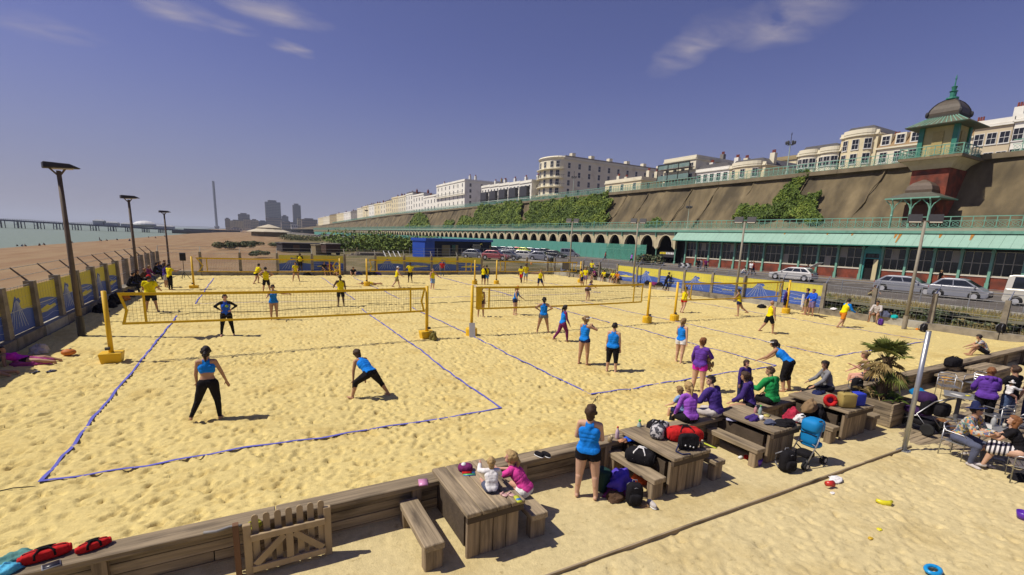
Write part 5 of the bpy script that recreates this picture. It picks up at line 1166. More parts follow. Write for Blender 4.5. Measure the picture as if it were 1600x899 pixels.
def greenery():
    for i, (px, py, r, mats, lab) in enumerate(((352, 388, (2.1, 2.2, 1.2), LEAFG, 'grey-green shrub on the shingle, left of a pair'), (374, 386, (1.9, 2, 1.1), LEAFG, 'grey-green shrub on the shingle, right of a pair'), (397, 382, (2.4, 2.4, .9), LEAFG, 'low scrub clump behind the pair of shingle shrubs'), (400, 399, (1.3, 1.4, .6), LEAFG, 'small weed clump just outside the back fence'), (440, 385, (3, 3, .9), LEAFG, 'faint scrub clump left of the low sheds'), (588, 393, (10, 6, 3.6), LEAF, 'big dark bush left of the blue cafe'), (625, 396, (11, 6, 3.8), LEAF, 'big dark bush touching the blue cafe'), (640, 388, (9, 6, 3.4), LEAF, 'dark bush behind the others by the blue cafe'), (520, 378, (6, 5, 2.2), LEAF, 'green bush beyond the low sheds'), (545, 386, (6, 4, 1.3), LEAFG, 'rough scrub patch by the timber stack'), (470, 376, (9, 9, 2.2), LEAFG, 'far scrub by the beach kiosk'), (1014, 414, (2.4, 2.4, 1.9), LEAFG, 'yellow-green palm-like shrub at the foot of the open arch'))):
        bush('bush', lab, G(px, py, .5 if px < 1000 else 1.)[:], r, 2600 if r[0] > 5 else 1400, .16*r[2]**.5, mats, 60+i)
    g = random.Random(3)
    spots = [(36.2, 19.6, .8), (36.8, 17.6, .7), (36.1, 15.9, .6), (36.9, 13.2, .9), (36.3, 12.2, 1.), (37.2, 11.6, .7), (36.6, 9.2, .6), (37.4, 8.6, .7), (36.3, 7.9, .5), (37.0, 21.4, .6), (36.7, 32, .7), (36.9, 36, .8), (36.6, 41, .7), (36.8, 45.5, .8), (37.5, 15, .5), (36.2, 10.6, .5)]
    names = ['leafy grey-green plant on the verge', 'low shrub on the verge', 'weedy clump on the verge', 'pale mallow-like plant on the verge']
    for i, (x, y, s) in enumerate(spots):
        bush('verge_plant', f'{names[i % 4]}, ' + ['nearest the blue hoodie man', 'just past the blue hoodie man', 'beside the man in the yellow bib', 'left of the right floodlight pole', 'at the right floodlight pole', 'right of the right floodlight pole', 'behind the long black bag', 'between the last two fence posts', 'nearest the right edge', 'behind the right net', 'behind the wave banners', 'behind the banner nearest the arches', 'behind the seated players', 'at the far corner of the fence', 'at the roadside rail', 'near the black rucksack on the kerb'][i], (x, y, .32), (s*1.6, s*1.6, s*.8), 700, .085, LEAFG, 90+i, 'plant', 'plants on the roadside verge')
    n = 16000; G_ = np.random.default_rng(8); X = G_.uniform(35.2, 39.6, n); Y = G_.uniform(-2, 51, n); Z = np.interp(X, [34.9, 36, 38.6, 40.2], [.22, .33, .92, .98])
    v = []; h = G_.uniform(.12, .4, n); a = G_.uniform(0, 6.28, n); w = .012
    q = np.stack([np.stack([X-w*np.cos(a)*2, Y-w*np.sin(a)*2, Z-.05], 1), np.stack([X+w*np.cos(a)*2, Y+w*np.sin(a)*2, Z-.05], 1), np.stack([X+G_.normal(0, .09, n), Y+G_.normal(0, .09, n), Z+h], 1)], 1).reshape(-1, 3)
    me = bpy.data.meshes.new('grass'); me.vertices.add(n*3); me.vertices.foreach_set('co', q.reshape(-1).astype(np.float32)); me.loops.add(n*3); me.loops.foreach_set('vertex_index', np.arange(n*3, dtype=np.int32)); me.polygons.add(n); me.polygons.foreach_set('loop_start', np.arange(0, n*3, 3, dtype=np.int32)); me.polygons.foreach_set('loop_total', np.full(n, 3, np.int32))
    for m in (mat('dry grass', (.30, .235, .085), .9, .2, 2.), mat('green grass', (.13, .15, .035), .9, .2, 2.)): me.materials.append(m)
    me.polygons.foreach_set('material_index', (vnoise(X*.5, Y*.5, 4) > .25).astype(np.int32)); me.update(calc_edges=True)
    tag(link('grass', me), 'dry yellow grass on the roadside bank', 'grass', kind='stuff')
greenery()
def roadside_rail():
    t = thing('roadside_rail', 'galvanised two-bar railing along the road edge', 'railing', (39.9, 0, 1.12))
    y = -8
    while y < 52: B().bar((0, y, 0), (0, y, 1.05), .038, 6).build('post', STEEL, t); y += 2.5
    for z in (.55, 1.03): B().bar((0, -10, z), (0, 52, z), .03, 6).build('rail', STEEL, t)
roadside_rail()
def misc_mid():
    p = GX(1070, 415, 57); t = thing('chevron_sign', 'black and white chevron road sign at the bend before the hall', 'road sign', (57, p.y, .5), R(-55))
    w = B().b2((-.95, -.02, .55), (.95, .02, 1.25)).build('board', mat('sign black', (.015, .015, .015), .5), t)
    for x in (-.45, .3): B().add([(x-.2, -.026, .57), (x+.12, -.026, .57), (x+.42, -.026, .9), (x+.12, -.026, 1.23), (x-.2, -.026, 1.23), (x+.1, -.026, .9)], [(0, 1, 2, 5), (5, 2, 3, 4)]).build('chevron', paint('sign white', (.75, .74, .7)), w)
    for x in (-.7, .7): B().bar((x, .04, 0), (x, .04, 1.2), .035, 6).build('post', STEEL, t)
    p = G(478, 392, .4); t = thing('beach_shed', 'long low dark shed on the scrub beyond the back fence', 'shed', (p.x, p.y, .3), R(12)); B().b2((-5, -2, 0), (6, 2, 1.5)).build('wall', mat('dark boards', (.045, .04, .04), .85, .3, 2.), t); B().b2((-5.2, -2.2, 1.5), (6.2, 2.2, 1.66)).build('roof', mat('felt roof', (.09, .085, .085), .9), t); B().b2((-3, -2.02, 0), (-1.8, -1.98, 1.3)).build('door', mat('rust door', (.13, .08, .05), .8), t)
    p = G(517, 399, .4); t = thing('farm_trailer', 'old brown trailer with a pale top behind the back fence', 'trailer', (p.x, p.y, .3), R(20)); B().b2((-1.3, -.9, .5), (1.3, .9, 2.0)).build('body', mat('rusty body', (.07, .04, .03), .8, .3), t); B().b2((-1.4, -1, 2.0), (1.4, 1, 2.15)).build('roof', PALECONC, t)
    for x in (-.8, .8): B().lathe([(.35, -.08), (.4, 0), (.35, .08)], 12).build('wheel', TYRE, t, False, (x, -.95, .4), (R(90), 0, 0))
    B().bar((1.3, 0, .5), (2.6, 0, .4), .06, 6).build('drawbar', RUST, t)
    p = G(500, 398, .4); t = thing('plywood_hut', 'tan boarded hut beside the old trailer', 'hut', (p.x, p.y, .3), R(15)); B().b2((-1.1, -1, 0), (1.1, 1, 1.7)).build('wall', mat('tan boards', (.25, .2, .11), .9, .2, 2.), t); B().b2((-1.2, -1.1, 1.7), (1.2, 1.1, 1.8)).build('roof', mat('tan roof', (.3, .25, .15), .9), t)
    p = G(575, 401, .4); t = thing('timber_stack', 'stack of pale weathered boards behind the back fence', 'timber stack', (p.x, p.y, .35), R(8))
    for r in range(3):
        for k in range(6): B().box((rnd.uniform(-.3, .3)+.3*r, k*.34, .1+r*.24+.02*k), (6-r*.9, .3, .18)).build('board', mat('pale boards', (.30, .26, .2), .9, .2, 2., rand=.2), t)
    for k in range(4): B().box((2.6+k*.9, -1.2, .45), (.12, 1.9, .08), Matrix.Rotation(R(38), 3, 'X')).build('prop', paint('sign white', (.75, .74, .7)), t)
    p = G(421, 369, .6); p = Vector((p.x, p.y, .5)); t = thing('beach_kiosk', 'round beach kiosk with a stepped cream roof far along the shingle', 'kiosk', p[:]); CR = mat('kiosk roof', (.52, .46, .33), .8)
    B().lathe([(10, 0), (10, 2.4)], 12).build('wall', mat('kiosk wall', (.2, .16, .09), .8), t); B().lathe([(12.5, 2.4), (12.4, 2.7), (7, 4.3)], 12).build('roof', CR, t); B().lathe([(6.6, 4.3), (6.6, 4.9), (7.2, 5.0), (.4, 7.)], 12).build('upper_roof', CR, t)
    p = G(576, 386, .7); t = thing('green_shed', 'small dark green shed with a tan end beyond the bushes', 'shed', p[:], R(10)); B().b2((-3, -2, 0), (3.5, 2, 2.8)).build('wall', mat('shed green', (.02, .10, .07), .7), t); B().b2((-3.02, -2.02, 0), (-1.2, -1.98, 3.2)).build('end_panel', mat('tan boards'), t); B().b2((-3.2, -2.2, 2.8), (3.7, 2.2, 3.0)).build('roof', mat('felt roof'), t)
    for i, (px, X) in enumerate(((531, 60), (546, 60), (564, 60), (590, 60), (640, 60))):
        pp = GX(px, 365, X); t = thing('street_lamp', ['slim lamp post farthest along the far road','slim lamp post second farthest along the far road','slim lamp post left of the tall mast','slim lamp post right of the tall mast','slim lamp post nearest on the far road'][i], 'lamp post', (X, pp.y, 1.1), 0, 'slim lamp posts along the far road'); B().bar((0, 0, 0), (0, 0, 8.5), .13, 6, .08).build('post', paint('lamp post pale green', (.42, .5, .4)), t); B().box((-.5, 0, 8.5), (1.2, .25, .16)).build('lamp_head', STEEL, t)
misc_mid()
def pier():
    a, b = Vector((-262, 700, 4.9)), Vector((-40, 700, -1.0)); IRON_ = mat('pier iron', (.045, .055, .085), .8, .2, .5)
    t = thing('pier', 'long iron pier with pale buildings running out over the sea', 'pier', a[:]); d = b-a; L = d.length; n = 24; sl = math.atan2(d.z, d.x)
    bb = B(); bb.box((d.x/2, 0, d.z/2), (L, 14, 1.6), Matrix.Rotation(-sl, 3, 'Y')); bb.build('deck', IRON_, t)
    rl = B(); rl.box((d.x/2, -6.9, d.z/2+1.7), (L, .12, .15), Matrix.Rotation(-sl, 3, 'Y'))
    for i in range(130): rl.box((d.x*i/130, -6.9, d.z*i/130+1.2), (.14, .14, 1.1))
    rl.build('railing', IRON_, t)
    for i in range(15):
        x = 3+i*15.3; z = d.z*x/d.x
        if a.z+z < -2.6: break
        g = B()
        for dx in (-2.4, -.2, 2.4): g.bar((x+dx, -5, z-.5), (x+dx*1.15, -5, -13-a.z+.5), .42, 6); g.bar((x+dx, 5, z-.5), (x+dx*1.15, 5, -13-a.z+.5), .42, 6)
        g.bar((x-2.4, -5, z-3), (x+2.4, -5, z-6), .18, 4); g.build('pile_group', IRON_, t)
    PB = mat('pier buildings', (.42, .42, .43), .8, .1, .2)
    for px0, px1, h, nm in ((147, 165, 4.5, 'pavilion'), (163, 186, 3.2, 'pavilion'), (190, 240, 3.2, 'hall'), (240, 272, 2.6, 'pavilion')):
        x0 = GY(px0, 352, 700).x-a.x; x1 = GY(px1, 352, 700).x-a.x; z = d.z*(x0+x1)/2/d.x+.8; bl = B().b2((x0, -4, z), (x1, 5, z+h)).build(nm, PB, t)
        B().add([(x0-.5, -4.5, z+h), (x1+.5, -4.5, z+h), (x1+.5, 5.5, z+h), (x0-.5, 5.5, z+h), (x0+2, .5, z+h+1.6), (x1-2, .5, z+h+1.6)], [(3, 2, 1, 0), (0, 1, 5, 4), (1, 2, 5), (2, 3, 4, 5), (3, 0, 4)]).build('roof', mat('pier roof', (.3, .31, .33), .7), bl)
    x = GY(226, 350, 700).x-a.x; z = d.z*x/d.x+3.8
    B().lathe([(11, z), (10.5, z+1.5), (8, z+3.2), (4, z+4.4), (.5, z+4.8)], 16, (x, 0, 0)).build('dome', mat('dome white', (.62, .62, .6), .6), t)
    dk = thing('landing_stage', 'dark landward substructure where the pier meets the beach', 'pier', (-60, 715, 0)); B().b2((-22, -6, -6), (60, 8, .2)).build('platform', IRON_, dk); B().b2((-10, -4, .2), (50, 6, 1.9)).build('arcade_block', mat('pier dark', (.03, .03, .035), .8), dk)
pier()
def far_city():
    p = GY(339, 357, 2200); b = GY(332, 283, 2200)
    t = thing('observation_tower', 'very tall thin observation tower far down the coast', 'tower', (p.x, 2200, 0)); B().bar((0, 0, 0), (0, 0, b.z), 4.6, 12, 4.2).build('shaft', mat('tower steel', (.13, .14, .17), .5), t); B().lathe([(6, 0), (9, 6), (9, 10), (5, 12)], 12).build('pod', mat('tower steel'), t)
    cols = {'g': mat('far concrete grey', (.20, .205, .215), .9, .1, .02), 'd': mat('far dark tower', (.12, .115, .125), .9, .1, .02), 'c': mat('far cream', (.50, .44, .28), .9, .1, .02), 'w': mat('far white', (.55, .54, .5), .9), 'b': mat('far brown', (.24, .19, .14), .9)}
    L = [(416, 440, 316, 1900, 'g', 'broad grey concrete tower block on the far skyline', 14, 10), (459, 471, 321, 1900, 'd', 'slim dark tower block right of the broad grey tower', 14, 5), (441, 451, 338, 1880, 'd', 'dark slab at the foot of the broad grey tower', 4, 4), (416, 441, 341, 1700, 'b', 'brown block below the broad grey tower', 4, 8), (352, 360, 342, 1500, 'b', 'brown seafront block at the left end of the far group', 6, 4), (360, 380, 345, 1450, 'c', 'cream seafront hotel, left of two', 6, 8), (381, 392, 343, 1430, 'c', 'cream seafront hotel with a taller front, right of two', 6, 4), (392, 404, 344, 1440, 'c', 'cream wing beside the taller seafront hotel', 5, 5), (404, 418, 346, 1480, 'g', 'grey-white block right of the cream hotels', 5, 5), (373, 391, 335, 1800, 'd', 'dark roofed block rising behind the cream hotels', 4, 6), (465, 471, 342, 1300, 'c', 'narrow cream block in front of the dark slim tower', 6, 2), (472, 496, 343, 1400, 'b', 'long brown block right of the narrow cream one', 4, 8), (455, 465, 351, 1250, 'w', 'low white house left of the narrow cream block', 2, 3), (440, 458, 347, 1500, 'b', 'brown roofs between the two far towers', 3, 5), (360, 378, 357, 900, 'w', 'long white low building on the far beach', 1, 4), (496, 506, 350, 1250, 'c', 'small cream house at the far end of the cliff terraces', 3, 3), (390, 402, 358, 900, 'w', 'second low white beach building near the kiosk', 1, 3)]
    wg = mat('far window', (.07, .075, .085), .5)
    for x0, x1, yt, Y, c, lab, fl, bays in L:
        a = GY(x0, 352, Y); b = GY(x1, 352, Y); z = GY((x0+x1)/2, yt, Y).z; w = b.x-a.x; t = thing('far_building', lab, 'building', ((a.x+b.x)/2, Y, 0), 0)
        B().b2((-w/2, 0, -2), (w/2, min(40, w), z)).build('wall', cols[c], t); B().b2((-w/2+w*.2, 2, z), (w/2-w*.25, min(30, w*.8), z+z*.05+1)).build('roof_plant', cols['d'], t)
        z0 = z*.25 if fl > 3 else 2
        for f in range(fl):
            s = B().b2((-w/2+w*.03, -.6, z0+(z-z0)*(f+.3)/fl), (w/2-w*.03, .05, z0+(z-z0)*(f+.75)/fl)).build('window_band', wg, t)
            pm = B()
            for k in range(bays+1): pm.b2((-w/2+w*k/bays-.04*w/bays-.5, -.9, z0+(z-z0)*(f+.3)/fl), (-w/2+w*k/bays+.04*w/bays+.5, -.62, z0+(z-z0)*(f+.75)/fl))
            pm.build('mullion', cols[c], s)
far_city()
PEOPLE = []
def dvec(f, o, s):
    f, o = R(f), R(o); return Vector((s*math.sin(o), math.cos(o)*math.sin(f), -math.cos(o)*math.cos(f)))
def _cap(b, p, q, r0, r1, fl=1., fdir=None, n=12):
    """rounded tapered limb; fl flattens it along fdir"""
    p, q = Vector(p), Vector(q); d = q-p; L = d.length
    if L < 1e-5: d = Vector((0, 0, 1)); L = 1e-5
    m = d.to_track_quat('Z', 'Y').to_matrix(); rings = []
    for k in range(4): a = math.pi/2*(1-k/4.)+.001; rings.append((r0*math.cos(a), -r0*math.sin(a)))
    rings.append((r0, 0)); rings.append(((r0+r1)/2, L/2)); rings.append((r1, L))
    for k in range(1, 5): a = math.pi/2*k/4.-.001*(k == 4); rings.append((r1*math.cos(a), L+r1*math.sin(a)))
    vs = []
    for r, z in rings:
        for i in range(n):
            a = 2*math.pi*i/n; v = m@Vector((math.cos(a)*r, math.sin(a)*r, 0)); 
            if fdir is not None: v = v-fdir*(v.dot(fdir)*(1-fl))
            vs.append(p+m@Vector((0, 0, z))+v)
    fs = [(k*n+i, k*n+(i+1) % n, (k+1)*n+(i+1) % n, (k+1)*n+i) for k in range(len(rings)-1) for i in range(n)]
    fs += [tuple(range(n-1, -1, -1)), tuple(range((len(rings)-1)*n, len(rings)*n))]; b.add(vs, fs)
def body_parts(h, pose, fem, child=False):
    """list of limbs (label, p, q, r0, r1, flatten, dir) in a frame with y forward, plus head frame"""
    k = h/1.; Pt = []; up0 = Vector((0, 0, 1))
    le, si, tw = R(pose.get('lean', 0)), R(pose.get('side', 0)), R(pose.get('twist', 0))
    M3 = Matrix.Rotation(-le, 3, 'X') @ Matrix.Rotation(si, 3, 'Y') @ Matrix.Rotation(tw, 3, 'Z')
    s, fwd, rt = M3@up0, M3@Vector((0, 1, 0)), M3@Vector((1, 0, 0))
    cur = pose.get('curl', 0.)
    P0 = Vector((0, 0, 0)); P1 = P0+s*.11*k; s2 = (s+fwd*cur).normalized(); P2 = P1+s2*.125*k; s3 = (s2+fwd*cur).normalized(); P3 = P2+s3*.065*k
    fat = pose.get('fat', 1.)
    hw = (.048 if fem else .040)*k*fat; Y = Vector((0, 1, 0))
    add = lambda *a: Pt.append(a)
    add('pel', P0-rt*hw-Y*.010*k, P0+rt*hw-Y*.010*k, .060*k*fat, .060*k*fat, .98, fwd)
    for q in (-1, 1): add('pel', P0+rt*q*.036*k-fwd*.020*k-s*.012*k, P0+rt*q*.038*k-fwd*.022*k-s*.03*k, .050*k*fat, .048*k*fat, 1., None)
    for d, w_, r_ in ((.045, .036 if fem else .040, .056), (.085, .026 if fem else .034, .052)): c_ = P0+s*d*k; add('abd', c_-rt*w_*k*fat, c_+rt*w_*k*fat, r_*k*fat, r_*k*fat, .95, fwd)
    add('abd', P0+s*.02*k, P1+s2*.02*k, .058*k*fat, .056*k*fat, .95, fwd)
    for d, w_, r_ in ((.015, .028 if fem else .036, .054), (.055, .036 if fem else .046, .057), (.095, .042 if fem else .054, .056)): c_ = P1+s2*d*k; add('chest' if d > .03 else 'abd', c_-rt*w_*k*fat, c_+rt*w_*k*fat, r_*k*fat, r_*k*fat, 1., fwd)
    add('chest', P1+s2*.05*k, P2+s3*.01*k, .056*k*fat, .055*k*fat, .95, fwd)
    if fem and not child:
        for q in (-1, 1): add('chest', P2-s2*.035*k+rt*q*.038*k+fwd*.036*k, P2-s2*.05*k+rt*q*.040*k+fwd*.042*k, .033*k, .035*k, 1., None)
    sw = (.098 if fem else .112)*k*(.9+.1*fat)
    SL, SR = P3-rt*sw-s3*.022*k, P3+rt*sw-s3*.022*k
    add('shl', P3-s3*.03*k, SL*1.0+rt*.012*k, .050*k, .036*k, .9, fwd); add('shl', P3-s3*.03*k, SR-rt*.012*k, .050*k, .036*k, .9, fwd)
    hy, hp = pose.get('head', (0, 0)); HM = Matrix.Rotation(R(hy), 3, 'Z')@Matrix.Rotation(-R(hp), 3, 'X')
    hu = (HM@Vector((0, 0, 1))*.75+s3*.25).normalized(); hf = HM@Vector((0, 1, 0)); hf = (hf-hu*hf.dot(hu)).normalized(); hr = hf.cross(hu)
    nk = P3+(s3*.6+hu*.4)*.045*k
    hs = 1.2 if child else 1.
    HC = nk+hu*.068*k*hs+hf*.012*k
    add('neck', P3-s3*.02*k, nk+hu*.02*k, .040*k, .033*k, 1., None); add('neck', P2+s3*.03*k, P3+s3*.02*k, .055*k, .034*k, .8, fwd)
    hk = k*hs
    add('head', HC+hu*.012*hk-hf*.010*hk, HC+hu*.016*hk+hf*.006*hk, .052*hk, .050*hk, .86, hr)
    add('head', HC-hu*.008*hk+hf*.008*hk, HC-hu*.040*hk+hf*.026*hk, .044*hk, .026*hk, .92, hr)
    add('face', HC+hf*.052*hk-hu*.004*hk, HC+hf*.063*hk-hu*.018*hk, .006*hk, .009*hk, 1., None)       # nose
    add('face', HC+hf*.046*hk-hu*.042*hk-hr*.008*hk, HC+hf*.046*hk-hu*.042*hk+hr*.008*hk, .009*hk, .009*hk, 1., None)  # lips and chin
    for q in (-1, 1): add('face', HC+hr*q*.046*hk-hf*.004*hk+hu*.006*hk, HC+hr*q*.048*hk-hf*.006*hk-hu*.012*hk, .009*hk, .007*hk, 1., None)
    joints = dict(s0=s, HC=HC, hu=hu, hf=hf, hr=hr, hk=hk, P0=P0, P1=P1, P2=P2, P3=P3, s=s3, fwd=fwd, rt=rt, k=k)
    ua, fa, hl = .165*k, .145*k, .10*k; ar = (.027 if fem else .032)*k*(.6+.4*fat)
    for q, S, key in ((-1, SL, 'armL'), (1, SR, 'armR')):
        a = pose.get(key, (4, 10, 12, 4)); d1 = dvec(a[0], a[1], q); d2 = dvec(a[2], a[3], q); E = S+d1*ua; Wr = E+d2*fa
        add('ua', S, E, ar*1.15, ar*.88, 1., None); add('fa', E, Wr, ar*.92, ar*.6, 1., None)
        if len(a) > 4: d3 = dvec(a[4], a[5], q)
        else: d3 = d2
        sd = d3.cross(fwd); sd = sd.normalized() if sd.length > .1 else rt
        nr = sd.cross(d3).normalized(); palm = Wr+d3*.05*k
        add('hand', Wr+d3*.006*k, palm, .017*k, .021*k, .55, nr)
        for j, (o, ln) in enumerate(((-.016, .036), (-.0055, .043), (.0055, .040), (.016, .030))):
            b0 = palm+sd*o*k+d3*.008*k; cu = pose.get('grip', .25); m_ = b0+(d3*(1-cu*.5)-nr*q*cu*.5).normalized()*ln*.55*k; e = m_+(d3*(1-cu)-nr*q*cu).normalized()*ln*.5*k
            add('hand', b0, m_, .0066*k, .006*k, 1., None); add('hand', m_, e, .006*k, .005*k, 1., None)
        th0 = Wr+d3*.018*k-sd*.016*k; th1 = th0+(d3*.7-sd*.7-nr*q*.2).normalized()*.026*k; add('hand', th0, th1, .008*k, .007*k, 1., None); add('hand', th1, th1+(d3*.95-sd*.25).normalized()*.022*k, .007*k, .0055*k, 1., None)
        joints['hand'+key[-1]] = palm+d3*.02*k; joints['elb'+key[-1]] = E
    tl, shl_ = .245*k, .235*k; hx = (.058 if fem else .054)*k; tr = (.056 if fem else .052)*k*(.5+.5*fat)
    for q, key in ((-1, 'legL'), (1, 'legR')):
        a = pose.get(key, (2, 4, -3, 3)); d1 = dvec(a[0], a[1], q); d2 = dvec(a[2], a[3], q); Hp = P0+Vector((q*hx, 0, -.02*k)); Kn = Hp+d1*tl; An = Kn+d2*shl_
        add('th', Hp, Kn, tr*1.22, tr*.74, 1., None)
        bk = -fwd*.010*k; mid = Kn.lerp(An, .32)+(Vector((0, -1, 0)) if abs(d2.z) > .5 else Vector((0, 0, -1)))*.010*k
        add('sh', Kn, An, tr*.70, tr*.40, 1., None); add('calf', mid-d2*.04*k, mid+d2*.05*k, tr*.62, tr*.48, 1., None)
        ft = a[4] if len(a) > 4 else 0; fd = Vector((q*math.sin(R(a[5] if len(a) > 5 else 8)), math.cos(R(ft)), -math.sin(R(ft)))).normalized()
        heel = An-fd*.018*k+Vector((0, 0, -.018*k)); ball = An+fd*.088*k+Vector((0, 0, -.026*k))
        add('foot', An, heel, .020*k, .022*k, 1., None); add('foot', heel, ball, .021*k, .019*k, 1., None); add('foot', ball-Vector((0, 0, 0)), ball+fd*.025*k, .020*k, .013*k, 1., None)
        joints['foot'+key[-1]] = An; joints['knee'+key[-1]] = Kn
    return Pt, joints
SKIN = {n: mat('skin '+n, c, .55, .06, 6., spec=.3) for n, c in (('light', (.55, .335, .225)), ('tan', (.42, .235, .14)), ('dark', (.10, .055, .035)), ('pink', (.56, .30, .215)))}
HAIR = {n: mat('hair '+n, c, .6, .3, 20., stretch=(3, 3, .6), bump=.4) for n, c in (('brown', (.055, .03, .017)), ('dark', (.018, .012, .010)), ('blond', (.40, .27, .11)), ('fair', (.24, .15, .065)), ('ginger', (.21, .085, .03)), ('grey', (.16, .14, .12)))}
def col_cloth(n):
    D = dict(blue=(.012, .20, .66), yellow=(.74, .62, .006), black=(.014, .013, .015), navy=(.022, .028, .085), white=(.72, .70, .68), purple=(.12, .045, .30), violet=(.065, .035, .20), lilac=(.30, .09, .50), indigo=(.055, .03, .16), green=(.02, .27, .07), pink=(.66, .06, .30), red=(.50, .02, .02), grey=(.20, .20, .21), pale=(.50, .46, .43), denim=(.075, .11, .20), maroon=(.17, .025, .11), magenta=(.60, .03, .42), brown=(.085, .05, .03), royal=(.02, .10, .58), orange=(.6, .2, .02), mauve=(.22, .16, .30), khaki=(.3, .25, .13), slate=(.09, .10, .15), lightblue=(.25, .38, .62), yellow2=(.66, .48, .06))
    return cloth(n, D[n])
def plaid():
    if 'plaid' in MATS: return MATS['plaid']
    m = bpy.data.materials.new('plaid'); MATS['plaid'] = m; m.use_nodes = True; nt = m.node_tree; b = nt.nodes['Principled BSDF']; b.inputs['Roughness'].default_value = .9
    v = nt.nodes.new('ShaderNodeTexVoronoi'); v.inputs['Scale'].default_value = 26; v.inputs['Randomness'].default_value = .15; tc = nt.nodes.new('ShaderNodeTexCoord'); nt.links.new(tc.outputs['Object'], v.inputs['Vector'])
    r = nt.nodes.new('ShaderNodeValToRGB'); r.color_ramp.interpolation = 'CONSTANT'; e = r.color_ramp.elements; e[0].color = (.46, .43, .38, 1); e[1].position = .25; e[1].color = (.60, .22, .09, 1)
    for p, c in ((.4, (.45, .42, .34, 1)), (.55, (.55, .38, .05, 1)), (.68, (.12, .25, .22, 1)), (.8, (.10, .12, .2, 1))): x = e.new(p); x.color = c
    s = nt.nodes.new('ShaderNodeSeparateColor'); nt.links.new(v.outputs['Color'], s.inputs[0]); nt.links.new(s.outputs[0], r.inputs[0]); nt.links.new(r.outputs[0], b.inputs['Base Color']); return m
def stripes():
    if 'stripes' in MATS: return MATS['stripes']
    m = bpy.data.materials.new('stripes'); MATS['stripes'] = m; m.use_nodes = True; nt = m.node_tree; b = nt.nodes['Principled BSDF']; b.inputs['Roughness'].default_value = .9
    w = nt.nodes.new('ShaderNodeTexWave'); w.inputs['Scale'].default_value = 4.2; w.bands_direction = 'Y'; w.inputs['Distortion'].default_value = .6; tc = nt.nodes.new('ShaderNodeTexCoord'); nt.links.new(tc.outputs['Object'], w.inputs[0])
    r = nt.nodes.new('ShaderNodeValToRGB'); r.color_ramp.interpolation = 'CONSTANT'; e = r.color_ramp.elements; e[0].color = (.02, .018, .03, 1); e[1].position = .5; e[1].color = (.66, .62, .6, 1)
    nt.links.new(w.outputs[0], r.inputs[0]); nt.links.new(r.outputs[0], b.inputs['Base Color']); return m
GARM = {
    'tank': lambda l, t, w: (l == 'abd') | ((l == 'chest')) | ((l == 'pel') & (w > -.012)) | ((l == 'shl') & (t < .45)),
    'crop': lambda l, t, w: (l == 'chest') | ((l == 'shl') & (t < .45)),
    'tee': lambda l, t, w: (l == 'abd') | (l == 'chest') | ((l == 'pel') & (w > -.03)) | (l == 'shl') | ((l == 'ua') & (t < .62)),
    'long': lambda l, t, w: (l == 'abd') | (l == 'chest') | ((l == 'pel') & (w > -.03)) | (l == 'shl') | (l == 'ua') | ((l == 'fa') & (t < .96)),
    'sleeves': lambda l, t, w: (l == 'shl') | (l == 'ua') | ((l == 'fa') & (t < .95)),
    'briefs': lambda l, t, w: (l == 'pel') | ((l == 'th') & (t < .10)),
    'shorts': lambda l, t, w: (l == 'pel') | ((l == 'th') & (t < .30)),
    'longshorts': lambda l, t, w: (l == 'pel') | ((l == 'th') & (t < .80)),
    'capri': lambda l, t, w: (l == 'pel') | (l == 'th') | ((l == 'sh') & (t < .35)) | ((l == 'calf') & (t < .3)),
    'trousers': lambda l, t, w: (l == 'pel') | (l == 'th') | ((l == 'sh') & (t < .97)) | (l == 'calf'),
    'shoes': lambda l, t, w: l == 'foot',
}
def person(label, loc, rz, h=1.68, pose=None, wear=(), hair=('brown', 'short'), skin='light', fem=False, base='feet', group=None, vox=.02, child=False, tilt=None, extras=(), face=False, w=False):
    if not w: rz = rz-math.degrees(math.atan2(loc[0], loc[1]))
    PEOPLE.append(dict(label=label, loc=loc, rz=rz, h=h, pose=pose or {}, wear=wear, hair=hair, skin=skin, fem=fem, base=base, group=group, vox=vox, child=child, tilt=tilt, extras=extras, face=face))
def build_people():
    tmp = []
    for P in PEOPLE:
        parts, J = body_parts(P['h'], P['pose'], P['fem'], P['child']); b = B()
        for pt in parts: _cap(b, *pt[1:5], pt[5], pt[6])
        me = b.mesh('person'); o = bpy.data.objects.new('tmp', me); C.objects.link(o)
        m = o.modifiers.new('r', 'REMESH'); m.mode = 'VOXEL'; m.voxel_size = P['vox']*(P['h']/1.68); m.use_smooth_shade = True
        s = o.modifiers.new('s', 'SMOOTH'); s.factor = .5; s.iterations = 3 if P['vox'] > .017 else (5 if P['vox'] > .012 else 8)
        tmp.append((o, parts, J))
    dg = bpy.context.evaluated_depsgraph_get(); dg.update()
    for P, (o, parts, J) in zip(PEOPLE, tmp):
        me = bpy.data.meshes.new_from_object(o.evaluated_get(dg)); P['me'] = me; old = o.data; bpy.data.objects.remove(o); bpy.data.meshes.remove(old)
    for P, (o, parts, J) in zip(PEOPLE, tmp): finish_person(P, parts, J)
